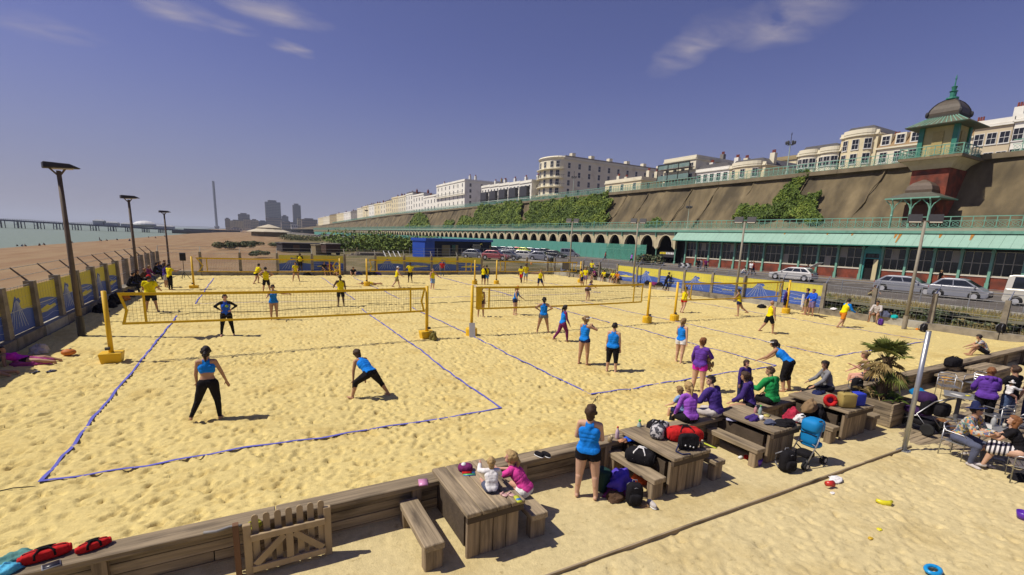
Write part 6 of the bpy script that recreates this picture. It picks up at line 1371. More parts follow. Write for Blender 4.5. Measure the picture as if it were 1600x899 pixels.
def finish_person(P, parts, J):
    me = P['me']; me.name = 'person'; n = len(me.vertices); V = np.empty(n*3); me.vertices.foreach_get('co', V); V = V.reshape(-1, 3)
    N = np.empty(n*3); me.vertices.foreach_get('normal', N); N = N.reshape(-1, 3); k = J['k']
    D = np.full(n, 9.); lab = np.zeros(n, int); T = np.zeros(n); names = sorted(set(p[0] for p in parts)); ids = {a: i for i, a in enumerate(names)}
    for nm, p, q, r0, r1, fl, fd in parts:
        p, q = np.array(p), np.array(q); d = q-p; L2 = max(1e-9, d@d); t = np.clip((V-p)@d/L2, 0, 1); w = V-(p+t[:, None]*d)
        if fd is not None: f = np.array(fd); c = w@f; w = w+f[None]*(c*(1/fl-1))[:, None]
        dist = np.linalg.norm(w, axis=1)-(r0+(r1-r0)*t); u = dist < D; D[u] = dist[u]; lab[u] = ids[nm]; T[u] = t[u]
    L = np.array(names, dtype=object)[lab]
    wz = (V-np.array(J['P0']))@np.array(J['s0'])/k
    zmin = V[:, 2].min()
    off = Vector((0, 0, -zmin-.012)) if P['base'] == 'feet' else (Vector((0, 0, .086*k)) if P['base'] == 'seat' else Vector((0, 0, 0)))
    V = V+np.array(off); me.vertices.foreach_set('co', V.reshape(-1).astype(np.float32)); me.materials.clear(); me.materials.append(SKIN[P['skin']]); me.update()
    o = link('person', me); o.location = P['loc']; o.rotation_euler = (*(P['tilt'] or (0, 0)), R(P['rz'])); tag(o, P['label'], 'person', P['group'])
    loops = np.empty(len(me.loops), int); me.loops.foreach_get('vertex_index', loops); ls = np.empty(len(me.polygons), int); me.polygons.foreach_get('loop_start', ls); lt = np.empty(len(me.polygons), int); me.polygons.foreach_get('loop_total', lt)
    quads = [loops[s:s+c] for s, c in zip(ls, lt)]
    def shell(name, sel, th, m, smooth_grow=None):
        keep = [q for q in quads if sel[q].sum()*2 >= len(q)]
        if not keep: return None
        used = np.unique(np.concatenate(keep)); mp = {v: i for i, v in enumerate(used)}
        tt = th[used][:, None] if isinstance(th, np.ndarray) else th
        c = V[used]+N[used]*tt
        m2 = bpy.data.meshes.new(name); m2.from_pydata(c.tolist(), [], [[mp[v] for v in q] for q in keep]); m2.polygons.foreach_set('use_smooth', [True]*len(keep)); m2.materials.append(m); m2.update(); return link(name, m2, o)
    hf, hu, hr, HC, hk = J['hf'], J['hu'], J['hr'], J['HC']+off, J['hk']
    rel = V-np.array(HC); a = rel@np.array(hf)/hk; u = rel@np.array(hu)/hk; isH = (L == 'head') | ((L == 'face') & (np.abs(rel@np.array(hr))/hk > .035)) | ((L == 'neck') & (u > -.07))
    hc, hst = P['hair'][:2]
    if hst != 'bald':
        hm = HAIR[hc]; sel = isH & ((u > .030-.0*a) | (a < .008)) & (u > (-.030 if hst == 'short' else -.055)) & ~((a > .012) & (u < .036))
        hs = shell('hair', sel, (.011 if hst == 'short' else .014)*hk*(1+.5*vnoise(V[:, 0]*45/k, V[:, 2]*45/k+V[:, 1]*30/k, 9)), hm)
        if hst not in ('short', 'cap'):
            b = B(); back = HC-hf*.05*hk
            if hst == 'pony': _cap(b, back+hu*.02*hk, back-hf*.035*hk-hu*.02*hk, .018*hk, .022*hk); _cap(b, back-hf*.035*hk-hu*.02*hk, back-hf*.03*hk-hu*.12*hk, .022*hk, .008*hk)
            if hst == 'bun': _cap(b, back+hu*.02*hk, back-hf*.022*hk+hu*.025*hk, .020*hk, .028*hk)
            if hst == 'bob': _cap(b, HC-hf*.022*hk-hu*.01*hk, HC-hf*.03*hk-hu*.055*hk, .050*hk, .040*hk, .8, hf)
            if hst == 'long':
                for q in (-1, 0, 1): _cap(b, HC-hf*.03*hk+hr*q*.025*hk, HC-hf*.050*hk+hr*q*.034*hk-hu*.15*hk, .034*hk, .020*hk)
            b.build('hair_length', hm, hs or o, True)
    for g in P['wear']:
        nm, kind, c = g[0], g[1], g[2]; th = (g[3] if len(g) > 3 else .010)*.8
        sel = np.array(GARM[kind](L, T, wz), bool)
        m = c if not isinstance(c, str) else col_cloth(c)
        th = np.full(n, th)+np.clip(vnoise(V[:, 0]*14+V[:, 1]*9, V[:, 2]*14+V[:, 1]*5, 3), -1, 1)*.003
        if kind in ('shorts', 'longshorts'): th = th+.012*np.where(L == 'th', T, 0)
        if kind in ('tank', 'tee', 'long'): th = th+.006*((L == 'pel') | (L == 'abd'))+.003
        if kind == 'shoes':
            dl = np.linalg.norm(V-np.array(J['footL']+off), axis=1) < np.linalg.norm(V-np.array(J['footR']+off), axis=1); shell('shoe', sel & dl, th, m); shell('shoe', sel & ~dl, th, m)
        else: shell(nm, sel, th, m)
    if P['face']:
        for q in (-1, 1): B().ball(HC+hf*.047*hk+hr*q*.019*hk+hu*.006*hk, .0065*hk, 8, 6).build('eye', DARKMETAL, o, True)
        B().ball(HC+hf*.056*hk-hu*.036*hk, (.014*hk, .006*hk, .004*hk), 8, 6).build('mouth', mat('lips', (.35, .11, .09), .5), o, True)
    for e in P['extras']: e(o, J, off)
def x_cap(colour, brim=True):
    def f(o, J, off):
        HC, hu, hf, hr, hk = J['HC']+off, J['hu'], J['hf'], J['hr'], J['hk']; b = B(); _cap(b, HC+hu*.028*hk-hf*.006*hk, HC+hu*.034*hk, .058*hk, .056*hk)
        if brim: _cap(b, HC+hu*.03*hk+hf*.05*hk, HC+hu*.024*hk+hf*.10*hk, .03*hk, .03*hk, .18, hu)
        b.build('cap', col_cloth(colour), o, True)
    return f
def x_hat(colour):
    def f(o, J, off):
        HC, hu, hf, hr, hk = J['HC']+off, J['hu'], J['hf'], J['hr'], J['hk']; b = B(); _cap(b, HC+hu*.035*hk-hf*.004*hk, HC+hu*.082*hk-hf*.004*hk, .058*hk, .044*hk); _cap(b, HC+hu*.03*hk-hf*.02*hk, HC+hu*.03*hk+hf*.02*hk, .088*hk, .088*hk, .12, hu); b.build('hat', col_cloth(colour), o, True)
    return f
def x_hood(colour):
    def f(o, J, off):
        k = J['k']; p = J['P3']+off-J['fwd']*.05*k; b = B(); _cap(b, p-J['rt']*.045*k+J['s']*.01*k, p+J['rt']*.045*k+J['s']*.01*k, .034*k, .034*k); _cap(b, p+J['s']*.0*k, p-J['s']*.06*k-J['fwd']*.012*k, .045*k, .025*k); b.build('hood', col_cloth(colour), o, True)
    return f
def x_band(colour):
    def f(o, J, off):
        HC, hu, hf, hr, hk = J['HC']+off, J['hu'], J['hf'], J['hr'], J['hk']; b = B()
        pts = [HC+hu*.026*hk+hf*(math.cos(a)*.068*hk)+hr*(math.sin(a)*.058*hk) for a in [R(-110+22*i) for i in range(11)]]; b.path(pts, .009*hk, 6); _cap(b, HC+hu*.03*hk+hf*.06*hk, HC+hu*.028*hk+hf*.098*hk, .028*hk, .024*hk, .18, hu); b.build('visor', col_cloth(colour), o, True)
    return f
def x_shades():
    def f(o, J, off):
        HC, hu, hf, hr, hk = J['HC']+off, J['hu'], J['hf'], J['hr'], J['hk']; b = B()
        for q in (-1, 1): b.ball(HC+hf*.053*hk+hr*q*.021*hk+hu*.005*hk, (.017*hk, .010*hk, .012*hk), 8, 6)
        b.bar(HC+hf*.056*hk-hr*.01*hk+hu*.007*hk, HC+hf*.056*hk+hr*.01*hk+hu*.007*hk, .003*hk, 5)
        for q in (-1, 1): b.bar(HC+hf*.05*hk+hr*q*.034*hk+hu*.007*hk, HC-hf*.01*hk+hr*q*.05*hk+hu*.008*hk, .0028*hk, 5)
        b.build('sunglasses', DARKMETAL, o, True)
    return f
def x_straps(colour):
    """racer back straps of a vest"""
    return lambda o, J, off: None
def x_skirt(m):
    def f(o, J, off):
        k = J['k']; b = B()
        for q in ('L', 'R'): _cap(b, J['P0']+off, J['knee'+q]+off, .10*k, .075*k, .9, Vector((0, 0, 1)))
        _cap(b, (J['kneeL']+J['kneeR'])/2+off, J['P0']+off, .07*k, .10*k); b.build('skirt', m, o, True)
    return f
def phone(o, J, off): B().box((J['handL']+J['handR'])/2+off+Vector((0, .01, .02)), (.15, .02, .075)).build('phone', DARKMETAL, o)
def x_badge(o, J, off): p = J['P2']+off+J['fwd']*.10*J['k']-J['rt']*.03*J['k']-J['s']*.03*J['k']; B().ball(p, (.06, .012, .05), 10, 6).build('badge', cloth('lime', (.30, .48, .05)), o, True)
STAND = {}
HIPS = dict(armL=(-25, 52, 35, -50), armR=(-25, 52, 35, -50), legL=(2, 9, -2, 8), legR=(2, 9, -2, 8))
READY = dict(lean=28, armL=(40, 15, 75, 5), armR=(40, 15, 75, 5), legL=(38, 14, -18, 10), legR=(30, 14, -18, 10), head=(0, -5))
WALK = dict(lean=6, armL=(22, 8, 40, 4), armR=(-18, 8, 5, 6), legL=(-18, 3, -38, 2), legR=(24, 3, 4, 2))
SIT = dict(lean=8, curl=.12, armL=(28, 10, 60, -8), armR=(28, 10, 60, -8), legL=(84, 6, 8, 2), legR=(84, 6, 8, 2))
LOW = dict(lean=20, curl=.2, armL=(45, 14, 60, -6), armR=(45, 14, 60, -6), legL=(118, 10, 22, 4), legR=(118, 10, 18, 4))
def foot(px, py, z=None):
    p = G(px, py, 0.)
    zz = sand_z(p.x, p.y) if z is None and X0 < p.x < X1 and Y0 < p.y < Y1 else (z or 0)
    if z is not None: p = G(px, py, z)
    return (p.x, p.y, zz)
YB = 'players in yellow bibs'; BB = 'players in blue vests'
def T_(c, kind='tank', th=.014): return ('vest', kind, c, th)
def S_(c, kind='shorts', th=.012): return ('shorts', kind, c, th)
def people():
    pr = person
    pr('woman in blue crop top and long black leggings, nearest on the left court', foot(330, 657), -8, 1.68, dict(lean=6, armL=(6, 12, 18, 2), armR=(4, 22, 10, 18), legL=(8, 18, -14, 22), legR=(4, 8, -8, 4)), [('crop_top', 'crop', 'blue'), ('leggings', 'trousers', 'black', .007)], ('dark', 'pony'), 'tan', True, vox=.013)
    pr('woman in blue vest bending with hands on knees in black cropped leggings', foot(579, 622), 38, 1.70, dict(lean=52, curl=.1, armL=(12, 4, 2, 2), armR=(12, 4, 2, 2), legL=(50, 20, 8, 10), legR=(8, 40, -25, 22), head=(-10, 10)), [T_('blue'), ('leggings', 'capri', 'black', .008)], ('brown', 'bob'), 'tan', True, vox=.013)
    pr('player in blue bib over black long sleeves, hands on hips behind the near net', foot(356, 525), 178, 1.68, HIPS, [('sleeves', 'sleeves', 'black', .008), T_('royal'), ('trousers', 'trousers', 'black', .009)], ('dark', 'short'), 'pink', True, vox=.016, face=True, extras=(x_badge,))
    pr('bare-legged woman in a blue vest raising a hand behind the near net', foot(429, 499), 185, 1.70, dict(armL=(40, 60, 60, 80), armR=(30, 20, 90, 10), legL=(3, 2, -6, 1), legR=(0, 3, -2, 2)), [T_('blue'), S_('blue', 'briefs', .008)], ('dark', 'short'), 'tan', True, vox=.016, extras=(x_shades(),))
    pr('man in yellow vest and black shorts seen from behind beyond the near net', foot(533, 479), 15, 1.82, dict(armL=(30, 22, 60, -5), armR=(-5, 10, 5, 6), legL=(2, 5, -2, 4), legR=(2, 5, -2, 4)), [T_('yellow'), S_('black', 'longshorts')], ('dark', 'short'), 'dark', vox=.016)
    pr('man in yellow vest with hands on hips standing on the far left court', foot(417, 458), 5, 1.80, HIPS, [T_('yellow'), S_('black', 'longshorts')], ('dark', 'short'), 'tan', vox=.018)
    pr('yellow-bibbed player lunging sideways left of the man with hands on hips', foot(401, 443), -60, 1.78, dict(lean=25, armL=(40, 20, 70, 5), armR=(30, 20, 60, 5), legL=(45, 10, -5, 8), legR=(-20, 14, -40, 10)), [T_('yellow', 'tee'), S_('black')], ('dark', 'short'), 'tan', vox=.02)
    pr('yellow-topped player standing legs apart near the back banners', foot(463, 440), 170, 1.70, dict(lean=12, armL=(20, 12, 50, -5), armR=(20, 12, 50, -5), legL=(8, 14, -6, 10), legR=(8, 14, -6, 10)), [T_('yellow', 'tee'), S_('brown')], ('brown', 'short'), 'tan', True, vox=.02)
    q = G(465, 427, .0); pr('player in yellow bib over dark sleeves standing on the back kerb', (q.x+.1, Y1+.1, .4), 160, 1.74, dict(armL=(10, 20, 40, 10), armR=(-6, 14, 5, 8)), [('sleeves', 'sleeves', 'black', .008), T_('yellow'), S_('black', 'longshorts')], ('dark', 'short'), 'dark', vox=.02)
    q = foot(577, 446); pr('player in yellow bib diving full length across the sand', (q[0]+.2, q[1]+.3, q[2]+.16), 90, 1.75, dict(armL=(160, 12, 170, 8), armR=(150, 20, 165, 10), legL=(-4, 8, -12, 6), legR=(4, 10, -20, 8), head=(0, 40)), [T_('yellow', 'tee'), S_('yellow2', 'shorts')], ('dark', 'short'), 'tan', base='none', tilt=(R(-82), 0), vox=.02, w=True)
    pr('capped player in yellow bib and grey shorts striding on the far middle court', foot(620, 450), -70, 1.75, dict(lean=8, armL=(30, 10, 60, 0), armR=(20, 20, 60, 10), legL=(28, 3, 10, 2), legR=(-24, 3, -40, 2)), [T_('yellow'), S_('khaki', 'longshorts')], ('fair', 'short'), 'light', vox=.018, extras=(x_cap('white'),))
    pr('man in yellow bib and dark shorts turning beside the striding capped player', foot(641, 442), 165, 1.86, dict(armL=(15, 30, 60, 20), armR=(25, 30, 50, 30), legL=(26, 8, -8, 6), legR=(-8, 8, -14, 6)), [T_('yellow', 'tee'), S_('black', 'longshorts')], ('dark', 'short'), 'dark', vox=.018)
    pr('player in yellow vest and light blue shorts stepping away on the far middle court', foot(676, 452), -150, 1.72, dict(armL=(30, 40, 40, 40), armR=(10, 14, 20, 8), legL=(-14, 10, -22, 8), legR=(20, 12, 12, 18)), [T_('yellow'), S_('lightblue', 'longshorts')], ('fair', 'short'), 'pink', vox=.018)
    pr('spectator in red top and jeans standing by the back kerb', foot(691, 432), 180, 1.72, STAND, [T_('red', 'tee'), ('jeans', 'trousers', 'denim', .01)], ('brown', 'short'), 'light', vox=.02)
    pr('player in yellow bib over black, left of the pair between the far nets', foot(755, 445), -30, 1.78, dict(armL=(10, 10, 30, 0), armR=(10, 20, 20, 10)), [('sleeves', 'sleeves', 'black', .008), T_('yellow'), S_('black', 'longshorts')], ('fair', 'short'), 'tan', vox=.018)
    pr('player in yellow bib and bright blue shorts, right of the pair between the far nets', foot(760, 445), 20, 1.80, dict(armL=(15, 14, 40, -10)), [('sleeves', 'sleeves', 'black', .008), T_('yellow'), S_('blue', 'longshorts')], ('dark', 'short'), 'tan', vox=.018)
    pr('player in yellow bib and red shorts on the far right court', foot(814, 442), 150, 1.72, dict(lean=10, armL=(10, 14, 50, 0), legL=(18, 4, -8, 3), legR=(-12, 4, -28, 3)), [T_('yellow', 'tee'), S_('red', 'longshorts')], ('dark', 'short'), 'dark', vox=.018)
    pr('tall player in yellow with pale shorts just behind the red shorts', foot(821, 441), 10, 1.86, dict(armL=(5, 8, 10, 4)), [T_('yellow', 'tee'), S_('lightblue', 'longshorts')], ('brown', 'short'), 'tan', vox=.02)
    pr('player in yellow vest pointing an arm out and stepping wide in navy shorts', foot(843, 452), -175, 1.76, dict(side=-6, armR=(40, 85, 40, 88), armL=(0, 14, 10, 8), legR=(4, 6, 0, 4), legL=(10, 22, -6, 26)), [T_('yellow'), S_('navy', 'longshorts')], ('fair', 'short'), 'tan', vox=.018)
    pr('player in yellow bib by the right post of the far right net', foot(909, 448), 100, 1.74, dict(lean=15, armL=(30, 12, 60, 0), legL=(20, 5, -10, 3), legR=(-6, 5, -20, 3)), [T_('yellow', 'tee'), S_('navy', 'longshorts')], ('dark', 'short'), 'tan', vox=.02)
    pr('second yellow player just behind the far right net post', foot(914, 445), 160, 1.74, dict(armR=(20, 20, 50, 10)), [T_('yellow', 'tee'), S_('mauve', 'longshorts')], ('brown', 'short'), 'tan', vox=.02)
    pr('bending player in lilac top and brown shorts beyond the middle near net', foot(916, 469), -120, 1.66, dict(lean=38, armL=(55, 10, 70, 0), armR=(50, 10, 70, 0), legL=(24, 6, -6, 4), legR=(20, 6, -8, 4), head=(0, -10)), [T_('mauve', 'tee'), S_('brown', 'shorts')], ('brown', 'pony'), 'light', True, vox=.018)
    q = G(932, 434, .2); pr('player in yellow bib leaning on the fence outside the courts', (q.x, q.y+1, .35), 150, 1.78, dict(armL=(30, 40, 60, 30)), [T_('yellow', 'tee'), S_('navy', 'longshorts')], ('brown', 'short'), 'light', vox=.02)
    q = G(945, 437, .2); pr('person in black pointing away outside the fence', (q.x, q.y+1, .35), 100, 1.78, dict(armL=(70, 20, 85, 10), armR=(10, 14, 30, 4)), [T_('black', 'long'), S_('brown', 'longshorts')], ('dark', 'short'), 'light', vox=.02)
    pr('woman in orange-yellow top half hidden behind the end tape of the middle net', foot(751, 495), 190, 1.66, dict(armL=(5, 8, 20, 0)), [T_('yellow2'), S_('brown', 'shorts')], ('brown', 'pony'), 'tan', True, vox=.018)
    pr('woman in blue vest and navy shorts beyond the middle net, capped', foot(804, 491), -110, 1.66, dict(lean=12, armL=(20, 10, 60, 0), armR=(10, 12, 40, 0), legL=(6, 5, -3, 4), legR=(6, 8, -3, 6)), [T_('blue'), S_('navy', 'shorts')], ('ginger', 'pony'), 'light', True, vox=.018, extras=(x_cap('red'),))
    pr('woman in blue vest and grey shorts with hands on hips facing the middle net', foot(848, 519), 0, 1.72, dict(HIPS, legL=(2, 13, -2, 11), legR=(2, 13, -2, 11)), [T_('blue'), S_('grey', 'shorts', .016)], ('dark', 'pony'), 'tan', True, vox=.015)
    pr('player in maroon leggings and purple sleeves under a blue vest, walking', foot(878, 533), -62, 1.62, dict(WALK, armL=(-4, 6, 12, 4), armR=(8, 8, 28, 4)), [('sleeves', 'sleeves', 'maroon', .008), T_('blue'), ('leggings', 'trousers', 'maroon', .008)], ('dark', 'pony'), 'tan', True, vox=.015)
    pr('woman in white visor, blue vest and navy briefs shading her eyes', foot(911, 569), -35, 1.74, dict(armR=(60, 40, 140, -62), armL=(4, 8, 12, 4), legL=(-4, 3, -6, 2), legR=(5, 4, -2, 3), head=(-35, -5)), [T_('blue'), S_('navy', 'briefs', .012)], ('fair', 'bun'), 'tan', True, vox=.013, extras=(x_band('white'),), face=True)
    pr('short-haired woman in blue vest and black knee-length leggings seen from behind', foot(955, 579), -14, 1.70, dict(fat=1.12, armL=(2, 10, 8, 4), armR=(2, 10, 8, 4), legL=(1, 4, -2, 3), legR=(1, 4, -2, 3)), [T_('blue', 'tank', .02), ('leggings', 'capri', 'black', .01)], ('dark', 'short'), 'light', True, vox=.013)
    pr('fair-haired woman in blue vest and white shorts standing near the right court line', foot(1061, 566), -30, 1.68, dict(armL=(10, 14, 50, -4), armR=(-6, 10, 0, 6), legL=(4, 3, -2, 2), legR=(-6, 3, -10, 2)), [T_('blue'), S_('white', 'shorts', .02)], ('fair', 'pony'), 'light', True, vox=.014)
    pr('woman in purple jacket and magenta shorts hugging a plush toy', foot(1089, 613), -25, 1.68, dict(fat=1.08, armL=(10, 20, 30, 12), armR=(30, 22, 85, -25), legL=(1, 4, -2, 3), legR=(1, 4, -2, 3)), [('jacket', 'long', 'purple', .022), S_('magenta', 'shorts', .014)], ('ginger', 'bun'), 'light', True, vox=.014)
    pr('barefoot player in yellow vest and red shorts running by the right net post', foot(1067, 488), -30, 1.74, dict(lean=8, armL=(20, 14, 60, 0), armR=(10, 14, 60, 5), legL=(12, 4, -30, 2), legR=(-14, 4, -34, 3)), [T_('yellow'), S_('red', 'shorts', .02)], ('brown', 'pony'), 'light', vox=.016)
    pr('player in yellow vest and navy shorts stepping forward under the right net', foot(1152, 494), 75, 1.72, dict(lean=8, armL=(30, 10, 80, 0), armR=(20, 10, 60, 0), legL=(-4, 3, -6, 2), legR=(-30, 4, -58, 3)), [T_('yellow'), S_('navy', 'shorts', .018)], ('dark', 'short'), 'tan', vox=.016)
    pr('bald man in yellow vest and black shorts walking with head bowed', foot(1199, 520), -55, 1.74, dict(WALK, lean=8, head=(0, -35), armL=(6, 8, 16, 2), armR=(2, 8, 14, 2)), [T_('yellow'), S_('black', 'longshorts', .018)], ('dark', 'bald'), 'tan', vox=.014)
    pr('person in yellow and green by the wave banner behind the right net', foot(1076, 458), 180, 1.72, STAND, [T_('yellow', 'tee'), S_('navy', 'longshorts')], ('ginger', 'short'), 'tan', vox=.02)
    pr('person in dark purple top standing behind the right post of the right net', foot(1226, 489), 60, 1.72, dict(armR=(20, 20, 60, 10)), [T_('violet', 'long'), S_('black', 'longshorts')], ('dark', 'short'), 'tan', vox=.02)
    q = G(1256, 480, .38); pr('player in yellow vest sitting on the landward kerb with hands clasped', (X1-.05, q.y, .40), 90, 1.68, SIT, [T_('yellow'), S_('brown', 'shorts')], ('dark', 'short'), 'tan', True, base='seat', vox=.018, w=True)
    pr('dark-shirted man with a white towel beside the man in the blue hoodie', foot(1283, 492), 100, 1.76, STAND, [T_('navy', 'tee'), S_('khaki', 'longshorts')], ('dark', 'short'), 'tan', vox=.018, extras=(lambda o, J, off: B().box(J['handR']+off+Vector((.0, .1, .12)), (.42, .08, .85)).build('towel', col_cloth('white'), o),))
    pr('man in bright blue hoodie and mauve shorts standing by the landward kerb', foot(1266+32, 494), 140, 1.76, dict(armL=(20, 20, 70, -20), armR=(20, 20, 70, -20), fat=1.1), [T_('royal', 'long', .03), S_('mauve', 'longshorts', .02)], ('ginger', 'short'), 'tan', vox=.016, extras=(x_hood('royal'),))
    PEOPLE[-1]['loc'] = foot(1266, 494); PEOPLE[-2]['loc'] = foot(1257, 492)
    pr('man in long yellow bib over blue sleeves and orange shorts striding along the kerb', foot(1314, 511), -50, 1.80, dict(lean=20, armL=(40, 14, 80, 0), armR=(20, 14, 60, 0), legL=(40, 10, -4, 8), legR=(-20, 10, -40, 8)), [('sleeves', 'sleeves', 'blue', .012), T_('yellow', 'tank', .024), S_('orange', 'longshorts', .018)], ('dark', 'short'), 'tan', vox=.015)
    q = G(1338, 497, .38); pr('bearded man in pale shirt sitting on the landward kerb', (X1-.05, q.y, .40), 95, 1.74, dict(SIT, armL=(30, 16, 75, -10), armR=(25, 12, 60, -6), legL=(84, 10, 4, 4), legR=(84, 14, -10, 6)), [T_('pale', 'long', .02), S_('black', 'shorts', .014)], ('dark', 'short'), 'tan', base='seat', vox=.016, face=True, w=True)
    grp = 'players sitting on the landward kerb'
    for i, (px, py, c, s, lab) in enumerate(((950, 432, 'black', 'navy', 'player in black sitting on the kerb at the left end of the group'), (957, 433, 'white', 'pale', 'person in white crouching low on the sand before the kerb'), (966, 434, 'maroon', 'black', 'person in maroon sitting on the kerb, third in the group'), (973, 436, 'yellow', 'black', 'player in yellow sitting on the kerb beside the one in maroon'), (980, 438, 'yellow', 'brown', 'player in yellow bib sitting on the kerb, right of centre in the group'), (986, 439, 'orange', 'brown', 'player in orange top sitting at the right end of the group'))):
        q = G(px, py, .3); pr(lab, (X1-.08 if i != 1 else X1-.9, q.y, .40 if i != 1 else .05), 90+rnd.uniform(-20, 20), 1.72, SIT if i != 1 else LOW, [T_(c, 'tee'), S_(s, 'longshorts')], (['dark', 'fair', 'brown', 'dark', 'fair', 'blond'][i], 'short'), 'tan', base='seat', vox=.022, group=grp, w=True)
    q = G(1040, 455, 0); pr('person all in black climbing down from the landward kerb', (X1-.25, q.y, .12), -80, 1.72, dict(lean=20, armL=(50, 10, 80, 0), armR=(40, 10, 70, 0), legL=(-10, 6, -20, 5), legR=(20, 6, -10, 4)), [T_('black', 'long'), ('trousers', 'trousers', 'black')], ('dark', 'short'), 'tan', vox=.02)
    pr('big man in yellow tee and red cap seen from behind on the left', foot(238, 488), -10, 1.82, dict(fat=1.18, armL=(20, 18, 60, -5), armR=(20, 24, 60, 10), legL=(2, 9, -3, 8), legR=(2, 9, -3, 9)), [T_('yellow', 'tee', .03), S_('black', 'longshorts', .022)], ('dark', 'short'), 'tan', vox=.016, extras=(x_cap('red', False),))
    pr('person in yellow tee and black trousers clapping near the far left corner', foot(267, 453), -60, 1.78, dict(armL=(50, 10, 100, -10), armR=(55, 20, 110, 10)), [T_('yellow', 'tee', .02), ('trousers', 'trousers', 'black', .012)], ('brown', 'short'), 'tan', vox=.018)
    pr('tall person in dark top behind the clapping one by the seaward fence', foot(260, 449), -70, 1.78, dict(armL=(30, 10, 70, 0)), [T_('violet', 'long'), S_('pale', 'longshorts')], ('brown', 'long'), 'tan', True, vox=.02)
    grp = 'spectators sitting along the seaward kerb'
    for i, (px, py, c, lab) in enumerate(((205, 462, 'black', 'spectator in black on the seaward kerb, nearest the camera'), (213, 452, 'black', 'spectator in a dark coat on the seaward kerb behind the lamp'), (222, 443, 'brown', 'brown-topped spectator on the seaward kerb left of the red cap'), (232, 436, 'maroon', 'spectator in maroon on the seaward kerb'), (243, 430, 'black', 'spectator in black on the seaward kerb right of the red cap'), (249, 427, 'navy', 'spectator in navy on the seaward kerb, farthest but one'), (255, 424, 'grey', 'spectator in grey on the seaward kerb, farthest away'))):
        q = GX(px, py, -6.9); pr(lab, (-6.95, q.y, .42), -90+rnd.uniform(-25, 25), 1.72, dict(SIT, lean=15+rnd.uniform(-10, 10)), [T_(c, 'long', .02), ('trousers', 'trousers', ['black', 'navy', 'black', 'denim'][i % 4], .012)], (['dark', 'brown', 'ginger', 'fair'][i % 4], ['short', 'long', 'short', 'bob'][i % 4]), 'tan', base='seat', vox=.022, group=grp, w=True)
    grp = 'spectators sitting by the back kerb'
    for i, (px, c, lab) in enumerate(((506, 'black', 'spectator in black sitting by the back kerb left of the far net post'), (515, 'maroon', 'spectator in maroon sitting by the back kerb, middle of three'), (523, 'yellow2', 'spectator in yellow sitting on the sand by the back kerb'), (551, 'black', 'spectator lying back in dark clothes against the back kerb'))):
        q = GY(px, 425, 50.9); pr(lab, (q.x, 51.2 if i < 2 else 50.4, .42 if i < 2 else .05), 180+rnd.uniform(-30, 30), 1.72, SIT if i < 2 else LOW, [T_(c, 'tee', .02), S_('brown', 'longshorts')], (['dark', 'brown', 'fair', 'dark'][i], 'short'), 'tan', base='seat', vox=.022, group=grp, w=True)
    q = G(22, 584, 0); pr('sunbather lying on the sand at the left edge with legs stretched out', (q.x-.75, q.y-.1, .14), -95, 1.7, dict(lean=-30, armL=(-20, 16, -10, 10), armR=(-20, 16, -10, 10), legL=(86, 6, 88, 4, 60), legR=(100, 6, 70, 4, 50)), [('crop_top', 'crop', 'black', .008), S_('black', 'briefs', .008)], ('brown', 'short'), 'tan', True, base='none', vox=.015, w=True)
    q = G(50, 568, 0); pr('person curled up under a pink striped towel by the seaward kerb', (q.x-.1, q.y-.1, .16), -100, 1.65, dict(lean=-72, armL=(10, 10, 40, 0), armR=(10, 10, 40, 0), legL=(96, 8, 74, 5, 60), legR=(92, 6, 84, 4, 60)), [T_('magenta', 'tank', .01), S_('black', 'shorts')], ('dark', 'short'), 'tan', True, base='none', vox=.018, w=True)
    W2 = WALL_TOP+.012
    pr('woman in bright blue vest and black shorts standing by the timber wall', (G(914, 777, TZ)[0], G(914, 777, TZ)[1], TZ), -6, 1.80, dict(fat=1.08, armL=(12, 12, 62, -18), armR=(12, 10, 64, -14), legL=(1, 4, -3, 3), legR=(1, 7, -3, 5), head=(-12, -14)), [T_('blue', 'tank', .018), S_('black', 'shorts', .012)], ('brown', 'bob'), 'light', True, vox=.0095)
    q = Vector((G(806, 760, .03).x, 6.28, TZ+.43)); pr('girl with long fair ponytail in a pink tee and white shorts sitting at the table', (q.x, q.y, q.z), 66, 1.42, dict(lean=30, curl=.2, armL=(55, 14, 78, -12), armR=(50, 14, 84, -14), legL=(80, 14, 10, 4), legR=(80, 14, 10, 4), head=(10, -25)), [T_('pink', 'tee', .016), S_('white', 'shorts', .016)], ('blond', 'pony'), 'pink', True, base='seat', vox=.0105, child=True)
    q = Vector((G(770, 771, .41).x, G(770, 771, .41).y+.05, TZ+.805)); pr('toddler in white top and denim shorts sitting on the table', q[:], 8, .92, dict(lean=12, curl=.15, armL=(70, 30, 110, -10), armR=(40, 20, 90, -20), legL=(86, 14, 80, 6, 50), legR=(86, 14, 75, 6, 50), head=(0, -12)), [T_('white', 'long', .012), S_('slate', 'longshorts', .01)], ('blond', 'bob'), 'pink', False, base='seat', vox=.014, child=True)
    q = G(1076, 657, .4); sy = WY-.12
    def seat(px, py, y=sy, z=WALL_TOP+.01): p = G(px, py, z); return (GY(px, py, y).x, y, z)
    pr('blonde woman in a purple top sitting on the wall with her back turned', seat(1078, 658), -12, 1.68, dict(SIT, lean=10, legL=(80, 12, 10, 6), legR=(80, 4, 8, 2), armL=(10, 14, 30, -6), armR=(10, 14, 40, -10)), [T_('lilac', 'long', .014), ('leggings', 'trousers', 'black', .009)], ('blond', 'pony'), 'light', True, base='seat', vox=.011, w=True)
